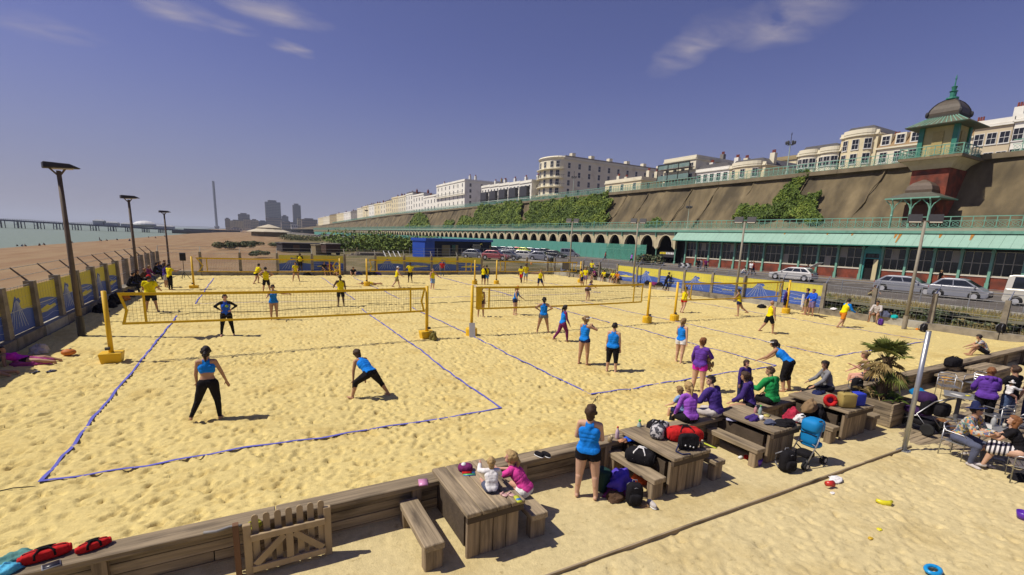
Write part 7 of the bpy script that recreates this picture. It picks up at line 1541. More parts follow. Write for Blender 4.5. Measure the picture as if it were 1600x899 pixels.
    pr('child with fair hair tucked between the purple woman and the man in violet', (G(1094, 660, .2).x, 7.62, WALL_TOP-.02), 10, 1.15, SIT, [T_('lightblue', 'tee', .014), S_('navy', 'longshorts')], ('fair', 'bob'), 'light', False, base='seat', vox=.015, child=True, w=True)
    pr('man in a violet fleece sitting on the wall looking left', seat(1117, 655), 8, 1.80, dict(SIT, lean=12, curl=.15, armL=(25, 16, 70, -8), armR=(20, 12, 60, -4), head=(62, -6), legL=(80, 14, 8, 6), legR=(80, 8, 8, 2)), [T_('violet', 'long', .028), ('trousers', 'trousers', 'pale', .014)], ('dark', 'short'), 'light', base='seat', vox=.011, face=True, w=True)
    pr('person in an indigo hoodie sitting sideways on the wall with a leg stretched out', seat(1169, 648), 30, 1.74, dict(lean=10, curl=.1, armL=(16, 14, 50, -8), armR=(10, 12, 40, -4), legL=(84, 30, 50, 20), legR=(60, 10, 20, 4)), [T_('indigo', 'long', .028), S_('black', 'shorts')], ('brown', 'pony'), 'tan', True, base='seat', vox=.012, extras=(x_hood('indigo'),), w=True)
    pr('man in a green hoodie sitting on the wall next to the indigo hoodie', seat(1204, 640), -5, 1.78, dict(SIT, lean=8, head=(55, -4), armL=(30, 14, 80, -14), armR=(20, 12, 50, -4)), [T_('green', 'long', .028), S_('black', 'longshorts')], ('brown', 'short'), 'tan', base='seat', vox=.011, extras=(x_hood('green'),), face=True, w=True)
    pr('woman facing the camera, half hidden behind the green hoodie', (G(1188, 640, .2).x+.25, 7.75, 0.02), 165, 1.30, STAND, [T_('indigo', 'long', .02), ('trousers', 'trousers', 'navy')], ('brown', 'bob'), 'pink', True, vox=.016, face=True, w=True)
    pr('woman in blue vest and black cropped trousers bending towards the seated group', (GY(1224, 625, 7.9).x, 7.9, sand_z(15, 7.9)), 72, 1.72, dict(lean=48, curl=.1, armL=(40, 8, 58, 0), armR=(36, 8, 50, 0), legL=(10, 5, -12, 4), legR=(4, 5, -14, 4), head=(0, -4)), [T_('blue'), ('trousers', 'capri', 'black', .018)], ('dark', 'pony'), 'tan', True, vox=.013, extras=(x_band('white'),))
    pr('dark-haired woman in a grey top sitting on the wall looking left', seat(1293, 613), 50, 1.68, dict(SIT, lean=12, curl=.1, legL=(90, 8, 70, 4), legR=(80, 8, 40, 4), armL=(30, 10, 50, -6), armR=(30, 10, 60, -10), head=(30, 0)), [T_('grey', 'long', .016), ('leggings', 'trousers', 'black', .01)], ('dark', 'bun'), 'tan', True, base='seat', vox=.013, face=True, w=True)
    pr('bare-shouldered sunbather sitting on the wall behind the palm', seat(1352, 603, sy+.2), 40, 1.68, dict(SIT, armL=(40, 20, 110, -10)), [T_('pale', 'crop', .008), S_('navy', 'shorts')], ('fair', 'bun'), 'pink', True, base='seat', vox=.016, w=True)
    def tz(px, py): p = G(px, py, TZ); return (p.x, p.y, TZ)
    pr('woman in a purple hoodie and black trousers standing by the cafe tables', tz(1530, 666), 14, 1.68, dict(fat=1.18, lean=6, armL=(10, 22, 60, -10), armR=(20, 14, 70, -10), legL=(1, 4, -3, 3), legR=(1, 4, -3, 3)), [('undershirt', 'tank', 'blue', .034), T_('purple', 'long', .036), ('trousers', 'trousers', 'black', .016)], ('ginger', 'bun'), 'light', True, vox=.0115, extras=(x_hood('purple'),))
    pr('man in dark tee and jeans holding a baby in a white bonnet', tz(1566, 668), 62, 1.78, dict(armL=(35, 12, 85, -20), armR=(30, 16, 90, -30), legL=(1, 4, -3, 3), legR=(1, 4, -3, 3)), [T_('black', 'tee', .024), ('jeans', 'trousers', 'denim', .016)], ('brown', 'short'), 'tan', vox=.012)
    q = tz(1566, 668); pr('baby in white with a white sun bonnet held against the man in black', (q[0]-.24, q[1]-.02, TZ+1.0), -30, .66, dict(lean=4, armL=(60, 40, 80, 30), armR=(60, 30, 90, 10), legL=(70, 20, 10, 10), legR=(60, 20, 10, 10)), [T_('white', 'long', .012)], ('fair', 'cap'), 'pink', base='seat', vox=.014, child=True, extras=(x_hat('white'),))
    pr('second dark-haired man in black at the right edge beside the baby', tz(1604, 668), 40, 1.80, STAND, [T_('black', 'tee', .022), ('jeans', 'trousers', 'navy', .014)], ('ginger', 'short'), 'tan', vox=.014)
    q = tz(1498, 722); pr('man in checked shirt and dark hat reading his phone on a cafe chair', (q[0]+.12, q[1]+.12, TZ+.45), -112, 1.76, dict(lean=14, curl=.14, armL=(30, 12, 98, -22), armR=(36, 10, 98, -18), legL=(82, 7, 2, 3), legR=(82, 10, -8, 4), head=(0, -28), grip=.6), [('tee', 'tank', 'black', .006), ('shirt', 'long', plaid(), .018), ('trousers', 'trousers', 'slate', .016), ('shoes', 'shoes', 'pale', .008)], ('dark', 'short'), 'tan', base='seat', vox=.0095, extras=(x_hat('navy'), phone, x_shades()), face=True)
    q = tz(1590, 748); pr('woman with long ginger hair in a striped skirt on a cafe chair', (q[0]+.06, q[1]+.08, TZ+.45), 92, 1.66, dict(lean=16, curl=.14, armL=(40, 8, 92, -14), armR=(40, 8, 92, -18), legL=(84, 2, 14, 2), legR=(92, -4, 52, -12, 30), head=(0, -30), grip=.6), [('top', 'tee', 'black', .012), ('shoes', 'shoes', 'pale', .007)], ('ginger', 'long'), 'light', True, base='seat', vox=.0095, extras=(x_skirt(stripes()), phone))
    q = GX(1590, 572, 27.); pr('boy in a checked shirt sitting on the wall at the right edge', (27.2, 7.3, WALL_TOP+.02), 30, 1.55, dict(LOW), [T_(plaid(), 'tee', .018), S_('black', 'longshorts')], ('dark', 'short'), 'tan', base='seat', vox=.018, w=True)
    for i, (px, py, c, p, lab) in enumerate(((1090, 424, 'black', 'black', 'passer-by in black walking past the chevron sign'), (1094, 424, 'pale', 'pale', 'passer-by in pale grey near the chevron sign'), (1102, 424, 'maroon', 'black', 'passer-by in dark red near the chevron sign'), (1159, 428, 'white', 'denim', 'pedestrian in white sitting against the brick wall'), (1172, 430, 'white', 'black', 'pedestrian in white by the hall, second from the left'), (1176, 430, 'red', 'navy', 'pedestrian in red by the brick wall of the hall'), (1260, 436, 'black', 'black', 'man in black at the open tailgate of the white estate'), (1360, 462, 'brown', 'khaki', 'woman sitting by the kerb before the hall doorway'), (1467, 440, 'black', 'black', 'head of a passer-by behind the silver one-box car'), (945, 408, 'red', 'navy', 'pedestrian in red by the green hoarding'), (986, 412, 'lilac', 'black', 'pedestrian in lilac by the open arches'), (1004, 414, 'navy', 'navy', 'pedestrian in navy by the open arches'))):
        q = G(px, py, 1.0); seated = i in (3, 7); z = 1.12 if q.x > 58.2 else 1.0
        pr(lab, (min(q.x, 62.3), q.y*min(1, 62.3/q.x), z), rnd.uniform(0, 360), 1.72, LOW if seated else WALK, [T_(c, 'tee', .018), ('trousers', 'trousers', p, .014)], (['dark', 'brown', 'fair'][i % 3], 'short'), 'tan', i % 3 == 1, base='seat' if seated else 'feet', vox=.026)
    names = ['pair', 'trio']
    for i, (px, py) in enumerate(((28, 383), (33, 383), (41, 383), (61, 383), (70, 382), (111, 380), (156, 377), (159, 377), (168, 377), (184, 376), (202, 379), (232, 372), (244, 374), (258, 371), (1e9, 0))):
        if px > 9999: break
        z = -2.9; q = G(px, py, z); zz = float(prof(q.x)); q = G(px, py, zz+.0); zz = float(prof(q.x))
        pr(['bather on the shingle at the water edge, far left', 'bather beside the leftmost one at the water edge', 'third bather from the left at the water edge', 'bather left of the nearest floodlight pole by the sea', 'reclining bather just left of the nearest floodlight pole', 'lone bather right of the nearest floodlight pole by the sea', 'standing bather left of the middle floodlight pole', 'bather sitting beside the standing one by the sea', 'bather in the group left of the middle floodlight pole', 'bather just left of the middle floodlight pole', 'bather on the beach behind the middle floodlight pole', 'bather right of the middle floodlight pole by the sea', 'far bather between the two farther floodlight poles', 'farthest bather left of the farthest floodlight pole'][i],
           (q.x, q.y, zz), rnd.uniform(0, 360), 1.72, LOW if i != 6 else STAND, [T_(['black', 'navy', 'brown'][i % 3], 'tee', .02), S_('black', 'longshorts')], ('dark', 'short'), 'tan', base='seat' if i != 6 else 'feet', vox=.035, group='bathers by the water')
people()
build_people()
def squad(b, c, d, e=.4, n=16, m=10, jit=.0, seed=0, flat=0.):
    """rounded soft box: superquadric with half sizes d"""
    g = random.Random(seed); c = Vector(c); S = lambda v, p: math.copysign(abs(v)**p, v); vs = []; fs = []
    for k in range(m+1):
        t = -math.pi/2+math.pi*k/m
        for i in range(n):
            a = 2*math.pi*i/n; j = 1+g.uniform(-jit, jit)
            v = Vector((d[0]*S(math.cos(t), e)*S(math.cos(a), e)*j, d[1]*S(math.cos(t), e)*S(math.sin(a), e)*j, d[2]*S(math.sin(t), e)*j))
            if v.z < -d[2]*.75: v.z = -d[2]*.75-(abs(v.z)-d[2]*.75)*.2
            vs.append(c+v)
    for k in range(m):
        for i in range(n): fs.append((k*n+i, k*n+(i+1) % n, (k+1)*n+(i+1) % n, (k+1)*n+i))
    return b.add(vs, fs)
def heap_mesh(d, seed, m, name):
    """crumpled cloth: a lumpy folded mound"""
    n, k = 28, 12; vs = []; fs = []
    for j in range(k+1):
        t = j/k*math.pi/2
        for i in range(n):
            a = 2*math.pi*i/n; x, y, z = math.cos(a)*math.cos(t), math.sin(a)*math.cos(t), math.sin(t)
            f = 1+.22*float(vnoise(np.array([x*2.1+seed]), np.array([y*2.1+z*1.7]), seed)[0])+.16*float(vnoise(np.array([x*5+seed]), np.array([y*5+z*4]), seed+1)[0])
            vs.append((x*d[0]*f, y*d[1]*f, z*d[2]*f+.004))
    for j in range(k):
        for i in range(n): fs.append((j*n+i, j*n+(i+1) % n, (j+1)*n+(i+1) % n, (j+1)*n+i))
    return B().add(vs, fs).mesh(name, m, True)
def heap(name, label, cat, p, d, c, seed, rz=0, group=None):
    o = link(name, heap_mesh(d, seed, col_cloth(c) if isinstance(c, str) else c, name), None, p, rz); return tag(o, label, cat, group)
def holdall(label, p, L, r, c, rz=0, trim='black', straps=None, pattern=None):
    t = thing('holdall', label, 'bag', p, rz); m = pattern or col_cloth(c)
    squad(B(), (0, 0, r*.8), (L/2, r, r*.95), .55, 18, 12, .015, 3).build('body', m, t, True)
    B().path([(-L*.42, 0, r*1.62), (0, 0, r*1.76), (L*.42, 0, r*1.62)], .009, 5).build('zip', col_cloth(trim), t)
    for s in (-1, 1): B().path([(-L*.2, s*r*.9, r*.6), (-L*.19, s*r*.85, r*1.5), (-L*.08, s*r*.2, r*1.95), (L*.08, s*r*.2, r*1.95), (L*.19, s*r*.85, r*1.5), (L*.2, s*r*.9, r*.6)], .016, 5).build('handle', col_cloth(straps or trim), t, True)
    for s in (-1, 1): squad(B(), (s*L*.47, 0, r*.75), (.03, r*.7, r*.6), .6, 12, 8).build('end_pocket', m, t, True)
    return t
def backpack(label, p, c, rz=0, s=1., lie=0., trim='grey'):
    t = thing('backpack', label, 'backpack', p, rz); m = col_cloth(c); b = B(); squad(b, (0, 0, .21*s), (.16*s, .11*s, .24*s), .6, 16, 12, .02, 5); o = b.build('body', m, t, True)
    squad(B(), (0, -.11*s, .15*s), (.12*s, .05*s, .12*s), .6, 14, 8).build('pocket', m, t, True); B().path([(-.05*s, .05*s, .42*s), (-.04*s, .06*s, .48*s), (.04*s, .06*s, .48*s), (.05*s, .05*s, .42*s)], .010, 5).build('loop', col_cloth(trim), t, True)
    for q in (-1, 1): B().path([(q*.08*s, .08*s, .40*s), (q*.11*s, .20*s, .30*s), (q*.11*s, .19*s, .12*s), (q*.10*s, .09*s, .04*s)], .017*s, 5).build('strap', col_cloth(trim), t, True)
    B().path([(-.11*s, -.07*s, .33*s), (0, -.10*s, .40*s), (.11*s, -.07*s, .33*s)], .006, 4).build('zip', col_cloth(trim), t)
    return t
def bottle(label, p, h, r, c, capc, name='bottle'):
    t = thing(name, label, 'bottle', p); B().lathe([(r*.9, 0), (r, .01), (r, h*.55), (r*.85, h*.64), (r*.42, h*.8), (r*.4, h*.86)], 14).build('body', mat('bottle plastic '+label[:12], c, .2, .05), t, True); B().lathe([(r*.5, h*.86), (r*.5, h*.97), (r*.2, h)], 10).build('cap', mat('bottle cap '+label[:12], capc, .4), t, True)
def pt(px, py, z): p = G(px, py, z); return (p.x, p.y, z)
TT = TZ+.80+.003; WT = WALL_TOP+.014; BT = TZ+.43+.007
def small(name, label, cat, p, parts, rz=0):
    t = thing(name, label, cat, p, rz)
    for nm, b, m in parts: b.build(nm, m, t, True)
    return t
def pl(n, c=(.3, .3, .3)): return mat('plastic '+n, c, .35, .06, 4., spec=.5)
def items_wall():
    p = pt(72, 872, WT); holdall('long red bag lying on the wall at the bottom left', p, .46, .075, 'red', R(12))
    holdall('small red and black bag on the wall right of the long red bag', pt(147, 857, WT), .32, .06, 'red', R(20))
    heap('towel', 'teal and white crumpled towel at the left end of the wall', 'towel', pt(32, 876, WT), (.22, .16, .12), cloth('teal', (.10, .24, .22)), 4)
    heap('towel', 'pale cyan towel at the bottom left corner beside the teal one', 'towel', pt(8, 893, WT), (.14, .12, .09), cloth('cyan', (.10, .42, .62)), 8)
    small('tablet', 'tablet in a grey case lying on the wall before the red bag', 'tablet', pt(80, 884, WT), [('case', B().box((0, 0, .006), (.17, .12, .012)), pl('grey', (.3, .3, .32))), ('screen', B().box((0, 0, .014), (.15, .10, .004)), pl('dark', (.03, .03, .04)))], R(18))
    small('rope_end', 'frayed grey rope end lying on the wall beside the gate', 'rope', pt(352, 829, WT), [('rope', B().path([(-.25, .03, .02), (-.1, -.03, .03), (.05, .03, .02), (.2, -.02, .03)], .02, 6), mat('grey rope', (.25, .24, .23), .9))])
    heap('weed', 'yellow-green weed growing over the wall behind the gate', 'plant', pt(398, 822, WT-.02), (.10, .07, .08), mat('yellow weed', (.33, .33, .03), .9, .3, 12.), 12)
    small('book', 'pink notebook lying on the wall left of the children', 'book', pt(661, 755, WT), [('cover', B().box((0, 0, .012), (.15, .20, .024)), pl('pink', (.62, .26, .44))), ('pages', B().box((.003, 0, .012), (.146, .19, .016)), pl('paper', (.6, .58, .52)))], R(-14))
    small('helmet', 'red and black upturned cap with a white ball inside on the table edge', 'cap', pt(727, 735, TT), [('shell', squad(B(), (0, 0, .05), (.13, .10, .075), .8, 16, 8), col_cloth('maroon')), ('brim', B().box((.02, -.11, .02), (.16, .08, .012)), col_cloth('red')), ('ball', B().ball((-.03, -.01, .10), .05), pl('white', (.7, .7, .68)))], R(-20))
    small('booklet', 'blue and green colouring booklet on the corner of the table', 'booklet', pt(733, 741, TT), [('cover', B().box((0, 0, .006), (.20, .12, .012)), pl('blue', (.03, .18, .5))), ('band', B().box((0, -.03, .0135), (.20, .04, .002)), pl('green', (.1, .45, .12)))], R(-20))
    for i, dx in enumerate((0, .085)):
        q = pt(787+i*11, 774, TT); small('sandal', ['left','right'][i]+' one of the pair of small pink sandals on the table', 'sandal', q, [('sole', squad(B(), (0, 0, .012), (.04, .075, .014), .8), pl('sandal', (.55, .33, .30))), ('strap', B().path([(-.038, .02, .015), (0, .02, .05), (.038, .02, .015)], .010, 5), pl('sandal', (.55, .33, .30)))], R(20))
    small('toy_packet', 'yellow and blue packet on the front right corner of the table', 'packet', pt(809, 781, TT), [('packet', B().box((0, 0, .012), (.08, .17, .024)), pl('lime', (.55, .6, .05))), ('stripe', B().box((0, -.03, .026), (.08, .05, .003)), pl('blue', (.03, .18, .5)))], R(-8))
    for i in range(2): small('shoe', ['dark shoe on the wall left of the woman in blue','second dark shoe on the wall nearest the woman in blue'][i], 'shoe', pt(842+i*11, 713, WT), [('upper', squad(B(), (0, 0, .04), (.045, .11, .045), .7), col_cloth('black')), ('sole', squad(B(), (0, 0, .01), (.048, .115, .014), .7), pl('white', (.7, .7, .68)))], R(15))
    small('tin_mug', 'tan tin mug on the wall right of the woman in blue', 'mug', pt(953, 690, WT), [('body', B().lathe([(.045, 0), (.05, .005), (.05, .13), (.046, .13), (.046, .02)], 14), pl('tan tin', (.36, .27, .14))), ('handle', B().path([(.05, 0, .1), (.085, 0, .08), (.05, 0, .03)], .008, 5), pl('tan tin'))])
    bottle('pink water bottle with a red cap on the wall', pt(964, 685, WT), .27, .042, (.55, .42, .48), (.5, .03, .05)); bottle('clear bottle with a bright green top on the wall', pt(998, 676, WT), .30, .052, (.32, .42, .38), (.08, .55, .06))
    heap('lunch_clutter', 'clutter of orange snack packets on the wall by the pink bottle', 'packets', pt(973, 690, WT), (.11, .07, .06), mat('snack packets', (.42, .20, .10), .5, .6, 22.), 21)
    heap('cloth', 'bright blue cloth thrown over the wall end of the second table', 'cloth', pt(985, 687, WT), (.15, .11, .08), 'royal', 22)
    small('red_can', 'small red can beside the patterned holdall', 'can', pt(1006, 674, WT), [('can', B().lathe([(.03, 0), (.033, .01), (.033, .11), (.027, .12)], 12), pl('red', (.5, .03, .02)))])
    pat = mat('black and white print', (.5, .48, .47), .8, .1, 3., dirt=((.05, .05, .06), 11., .47, .5)); p = pt(1030, 680, TT); holdall('white holdall with a black printed pattern on the wall end of the table', (p[0], p[1], TT), .62, .155, 'white', R(28), pattern=pat)
    small('speaker_box', 'rounded black case behind the patterned holdall', 'case', (p[0]+.25, p[1]+.42, WT), [('body', squad(B(), (0, 0, .13), (.19, .1, .14), .4), col_cloth('black')), ('handle', B().path([(-.08, 0, .26), (0, 0, .30), (.08, 0, .26)], .012, 5), col_cloth('grey'))], R(20))
    p = pt(1072, 690, TT); holdall('bright red cylindrical holdall lying on the table', (p[0]+.02, p[1]+.08, TT), .72, .16, 'red', R(-28))
    t = thing('satchel', 'black messenger bag leaning on the red holdall', 'bag', (pt(1074, 702, TT)), R(-22)); squad(B(), (0, 0, .15), (.20, .07, .17), .45).build('body', col_cloth('black'), t, True); B().box((0, -.075, .2), (.36, .02, .18), Matrix.Rotation(R(-8), 3, 'X')).build('flap', col_cloth('black'), t); B().path([(-.19, 0, .1), (-.30, -.12, .02), (-.22, -.24, .01), (-.05, -.22, .01)], .014, 5).build('strap', col_cloth('navy'), t)
    for i, x in enumerate((-.10, .0, .07)): B().ball((x, -.09, .12-.02*i), .018).build('badge', pl('white', (.7, .7, .68)), t)
    bottle('small dark bottle with a pale cap at the right end of the red holdall', pt(1096, 700, TT), .17, .04, (.09, .08, .06), (.55, .5, .35)); small('ruler', 'yellow-green strip lying on the table right of the red holdall', 'strip', pt(1109, 697, TT), [('strip', B().box((0, 0, .008), (.05, .30, .014)), pl('lime', (.55, .6, .05)))], R(4))
    holdall('black holdall with white handles sitting on the bench', (pt(1000, 722, BT)), .58, .16, 'black', R(-58), straps='white'); 
    heap('jacket', 'purple-blue jacket heaped against the bench', 'jacket', pt(968, 757, TZ+.14), (.27, .23, .30), cloth('blueviolet', (.09, .06, .42)), 31)
    heap('bag_heap', 'dark red bag half under the purple jacket', 'bag', pt(968, 768, TZ), (.33, .25, .2), 'maroon', 32); heap('orange_bag', 'orange-red bag on the ground between the jacket and the bench', 'bag', pt(1004, 752, TZ), (.19, .2, .28), mat('orange bag cloth', (.48, .075, .015), .8, .15, 6.), 33)
    backpack('black rucksack on the sand in front of the purple jacket', pt(990, 788, TZ), 'black', R(-30), .95); heap('cloth', 'brown cloth bag on the sand left of the black rucksack', 'cloth', pt(962, 780, TZ), (.2, .15, .14), 'brown', 34)
    small('trainer', 'grey and white trainer on the sand by the bench leg', 'shoe', pt(1018, 791, TZ), [('upper', squad(B(), (0, 0, .045), (.048, .13, .05), .7), col_cloth('pale')), ('sole', squad(B(), (0, 0, .012), (.052, .14, .016), .7), pl('white', (.7, .7, .68)))], R(-12))
    heap('shoes_heap', 'tan sandals half buried beside the grey trainer', 'sandals', pt(1004, 789, TZ), (.1, .13, .06), mat('tan leather', (.28, .17, .08), .8), 35)
    small('cool_box', 'dark green box tucked under the wall behind the woman in blue', 'box', pt(940, 765, TZ), [('body', squad(B(), (0, 0, .2), (.13, .14, .24), .3), mat('dark green cloth', (.01, .04, .03), .8)), ('handle', B().path([(-.1, 0, .36), (0, 0, .43), (.1, 0, .36)], .012, 5), col_cloth('black'))], R(10))
    heap('scarf', 'white and blue floral scarf on the wall by the indigo hoodie', 'scarf', pt(1146, 655, WT), (.22, .14, .07), mat('floral scarf', (.36, .36, .50), .9, .5, 18.), 41); heap('fleece', 'indigo fleece dropped on the table beside the white cup', 'fleece', pt(1176, 655, TT), (.18, .13, .10), 'indigo', 42)
    bottle('pink drink bottle on the third table', pt(1180, 645, TT), .19, .038, (.5, .25, .25), (.2, .2, .22)); bottle('clear bottle with red cap next to the pink one', pt(1187, 648, TT), .24, .04, (.45, .45, .46), (.55, .04, .06))
    small('mug', 'white mug on the table in front of the bottles', 'mug', pt(1189, 656, TT), [('body', B().lathe([(.04, 0), (.045, .006), (.047, .10), (.043, .10), (.04, .02)], 14), pl('white', (.7, .7, .68))), ('handle', B().path([(.045, 0, .08), (.075, 0, .06), (.045, 0, .03)], .008, 5), pl('white'))])
    small('plate', 'yellow paper tray beside the white mug', 'tray', pt(1198, 650, TT), [('tray', B().box((0, 0, .012), (.2, .12, .02)), pl('card', (.5, .42, .12)))], R(20))
    heap('jacket', 'black jacket spread over the front of the third table', 'jacket', pt(1226, 664, TT), (.26, .17, .13), 'black', 43, R(-20)); heap('jacket', 'grey lined jacket beside the black one on the third table', 'jacket', pt(1204, 662, TT), (.17, .12, .08), 'slate', 44)
    heap('coat', 'red checked coat hanging over the wall behind the blue buggy', 'coat', pt(1238, 656, WT-.1), (.22, .2, .28), mat('red check', (.38, .02, .05), .9, .6, 14.), 45); heap('coat', 'brown coat draped over the heap of clothes on the wall', 'coat', pt(1264, 640, WT), (.36, .18, .24), mat('fawn coat', (.23, .15, .075), .9), 46, R(25))
    heap('coat', 'black coats heaped below the brown coat', 'coat', pt(1270, 655, WT-.3), (.42, .26, .42), 'black', 47, R(20)); heap('sun_hat', 'white sun hat on the dark coats', 'hat', pt(1250, 658, WT), (.15, .13, .17), 'white', 48)
    holdall('navy patterned holdall on the wall by the woman in grey', pt(1278, 622, WT), .5, .13, 'navy', R(8)); heap('towel', 'white and pink towels under the navy holdall', 'towel', pt(1284, 634, WT), (.26, .14, .10), mat('pink white towel', (.55, .42, .44), .9, .4, 9.), 49)
    small('swim_ring', 'red ring-shaped hat on the corner of the fourth table', 'hat', pt(1296, 634, TT), [('ring', B().path([(math.cos(a)*.12, .02*math.sin(a), .14+math.sin(a)*.12) for a in [2*math.pi*k/16 for k in range(17)]], .05, 8), col_cloth('red')), ('lining', B().ball((0, .03, .14), (.09, .03, .09)), col_cloth('maroon'))], R(-40))
    heap('cloth', 'crimson cloth beside the cool bag', 'cloth', pt(1309, 628, TT), (.12, .1, .1), mat('crimson', (.4, .02, .07), .9), 50)
    t = thing('cool_bag', 'yellow-brown square cool bag on the fourth table', 'bag', pt(1321, 636, TT), R(-28)); squad(B(), (0, 0, .18), (.19, .13, .2), .25).build('body', mat('mustard canvas', (.36, .27, .08), .8, .1, 6.), t, True); B().box((0, 0, .335), (.36, .25, .03)).build('lid', mat('mustard canvas'), t); B().path([(-.12, 0, .34), (-.1, 0, .41), (.1, 0, .41), (.12, 0, .34)], .012, 5).build('handle', col_cloth('black'), t)
    t = thing('cool_bag', 'bright blue box bag behind the yellow-brown cool bag', 'bag', (pt(1337, 633, TT)), R(-20)); squad(B(), (0, .02, .16), (.19, .13, .18), .22).build('body', mat('blue canvas', (.03, .05, .45), .7, .1, 6.), t, True); B().box((0, .02, .31), (.34, .22, .02)).build('lid', mat('pale lining', (.4, .38, .5), .7), t)
    backpack('black rucksack with a big loop on the wall behind the blue box bag', (pt(1337, 612, WT)), 'black', R(-20), .95)
    small('bucket', 'purple toy bucket lying under the long bench', 'bucket', pt(1183, 727, TZ), [('body', B().lathe([(.07, 0), (.10, .16), (.09, .16), (.06, .02)], 14), pl('purple', (.09, .02, .32)))], R(0)); heap('toy', 'red toy lying in the shade under the long bench', 'toy', pt(1165, 716, TZ), (.10, .07, .06), 'red', 51); small('cup', 'white paper cup lying under the long bench', 'cup', pt(1157, 717, TZ), [('cup', B().bar((-.06, 0, .035), (.06, 0, .035), .032, 10, .042), pl('white'))])
    backpack('black rucksack dropped on the sand in front of the third table', pt(1228, 736, TZ), 'black', R(-15), 1.05)
    B_ = B().path([(-.18, -.25, .01), (-.1, -.32, .015), (.0, -.3, .01), (.05, -.2, .012)], .014, 5)
    heap('sun_hat', 'white sun hat lying by the timber edging of the sand pit', 'hat', pt(1306, 750, TZ+.05), (.15, .12, .06), 'white', 52); small('bucket', 'red plastic beaker lying in the sand pit below the white hat', 'beaker', pt(1296, 760, TZ+.05), [('body', B().bar((-.08, .03, .06), (.06, -.03, .06), .05, 14, .065), pl('red', (.5, .03, .02)))]); heap('litter', 'scrap of white paper below the red beaker', 'paper', pt(1301, 771, TZ+.02), (.06, .04, .02), 'white', 53)
    small('toy_boat', 'yellow crescent toy in the sand pit', 'toy', pt(1383, 788, TZ+.03), [('toy', B().path([(-.15, .05, .06), (-.07, .0, .03), (.03, -.03, .03), (.13, .0, .06)], [.03, .05, .055, .025], 10), pl('yellow', (.68, .60, .02)))], R(-25))
    heap('toy', 'small yellow toy in the sand below the crescent toy', 'toy', pt(1374, 828, TZ+.04), (.05, .04, .025), pl('yellow', (.68, .60, .02)), 54); heap('toy', 'lowest small orange-yellow toy in the sand pit', 'toy', pt(1360, 842, TZ+.035), (.05, .03, .025), pl('amber', (.6, .38, .02)), 55)
    small('bucket', 'purple toy bucket at the right edge of the sand pit', 'bucket', pt(1598, 812, TZ+.02), [('body', B().lathe([(.08, 0), (.11, .15), (.10, .15), (.07, .02)], 14), pl('purple', (.09, .02, .32)))]); small('toy_ring', 'bright blue plastic toy cut off by the bottom edge', 'toy', pt(1457, 895, TZ+.02), [('ring', B().path([(math.cos(a)*.13, math.sin(a)*.08, .05) for a in [2*math.pi*k/14 for k in range(15)]], .03, 8), pl('azure', (.01, .28, .62)))])
    holdall('black holdall on the wall behind the cafe chairs', pt(1488, 573, WT), .72, .2, 'black', R(-4))
items_wall()
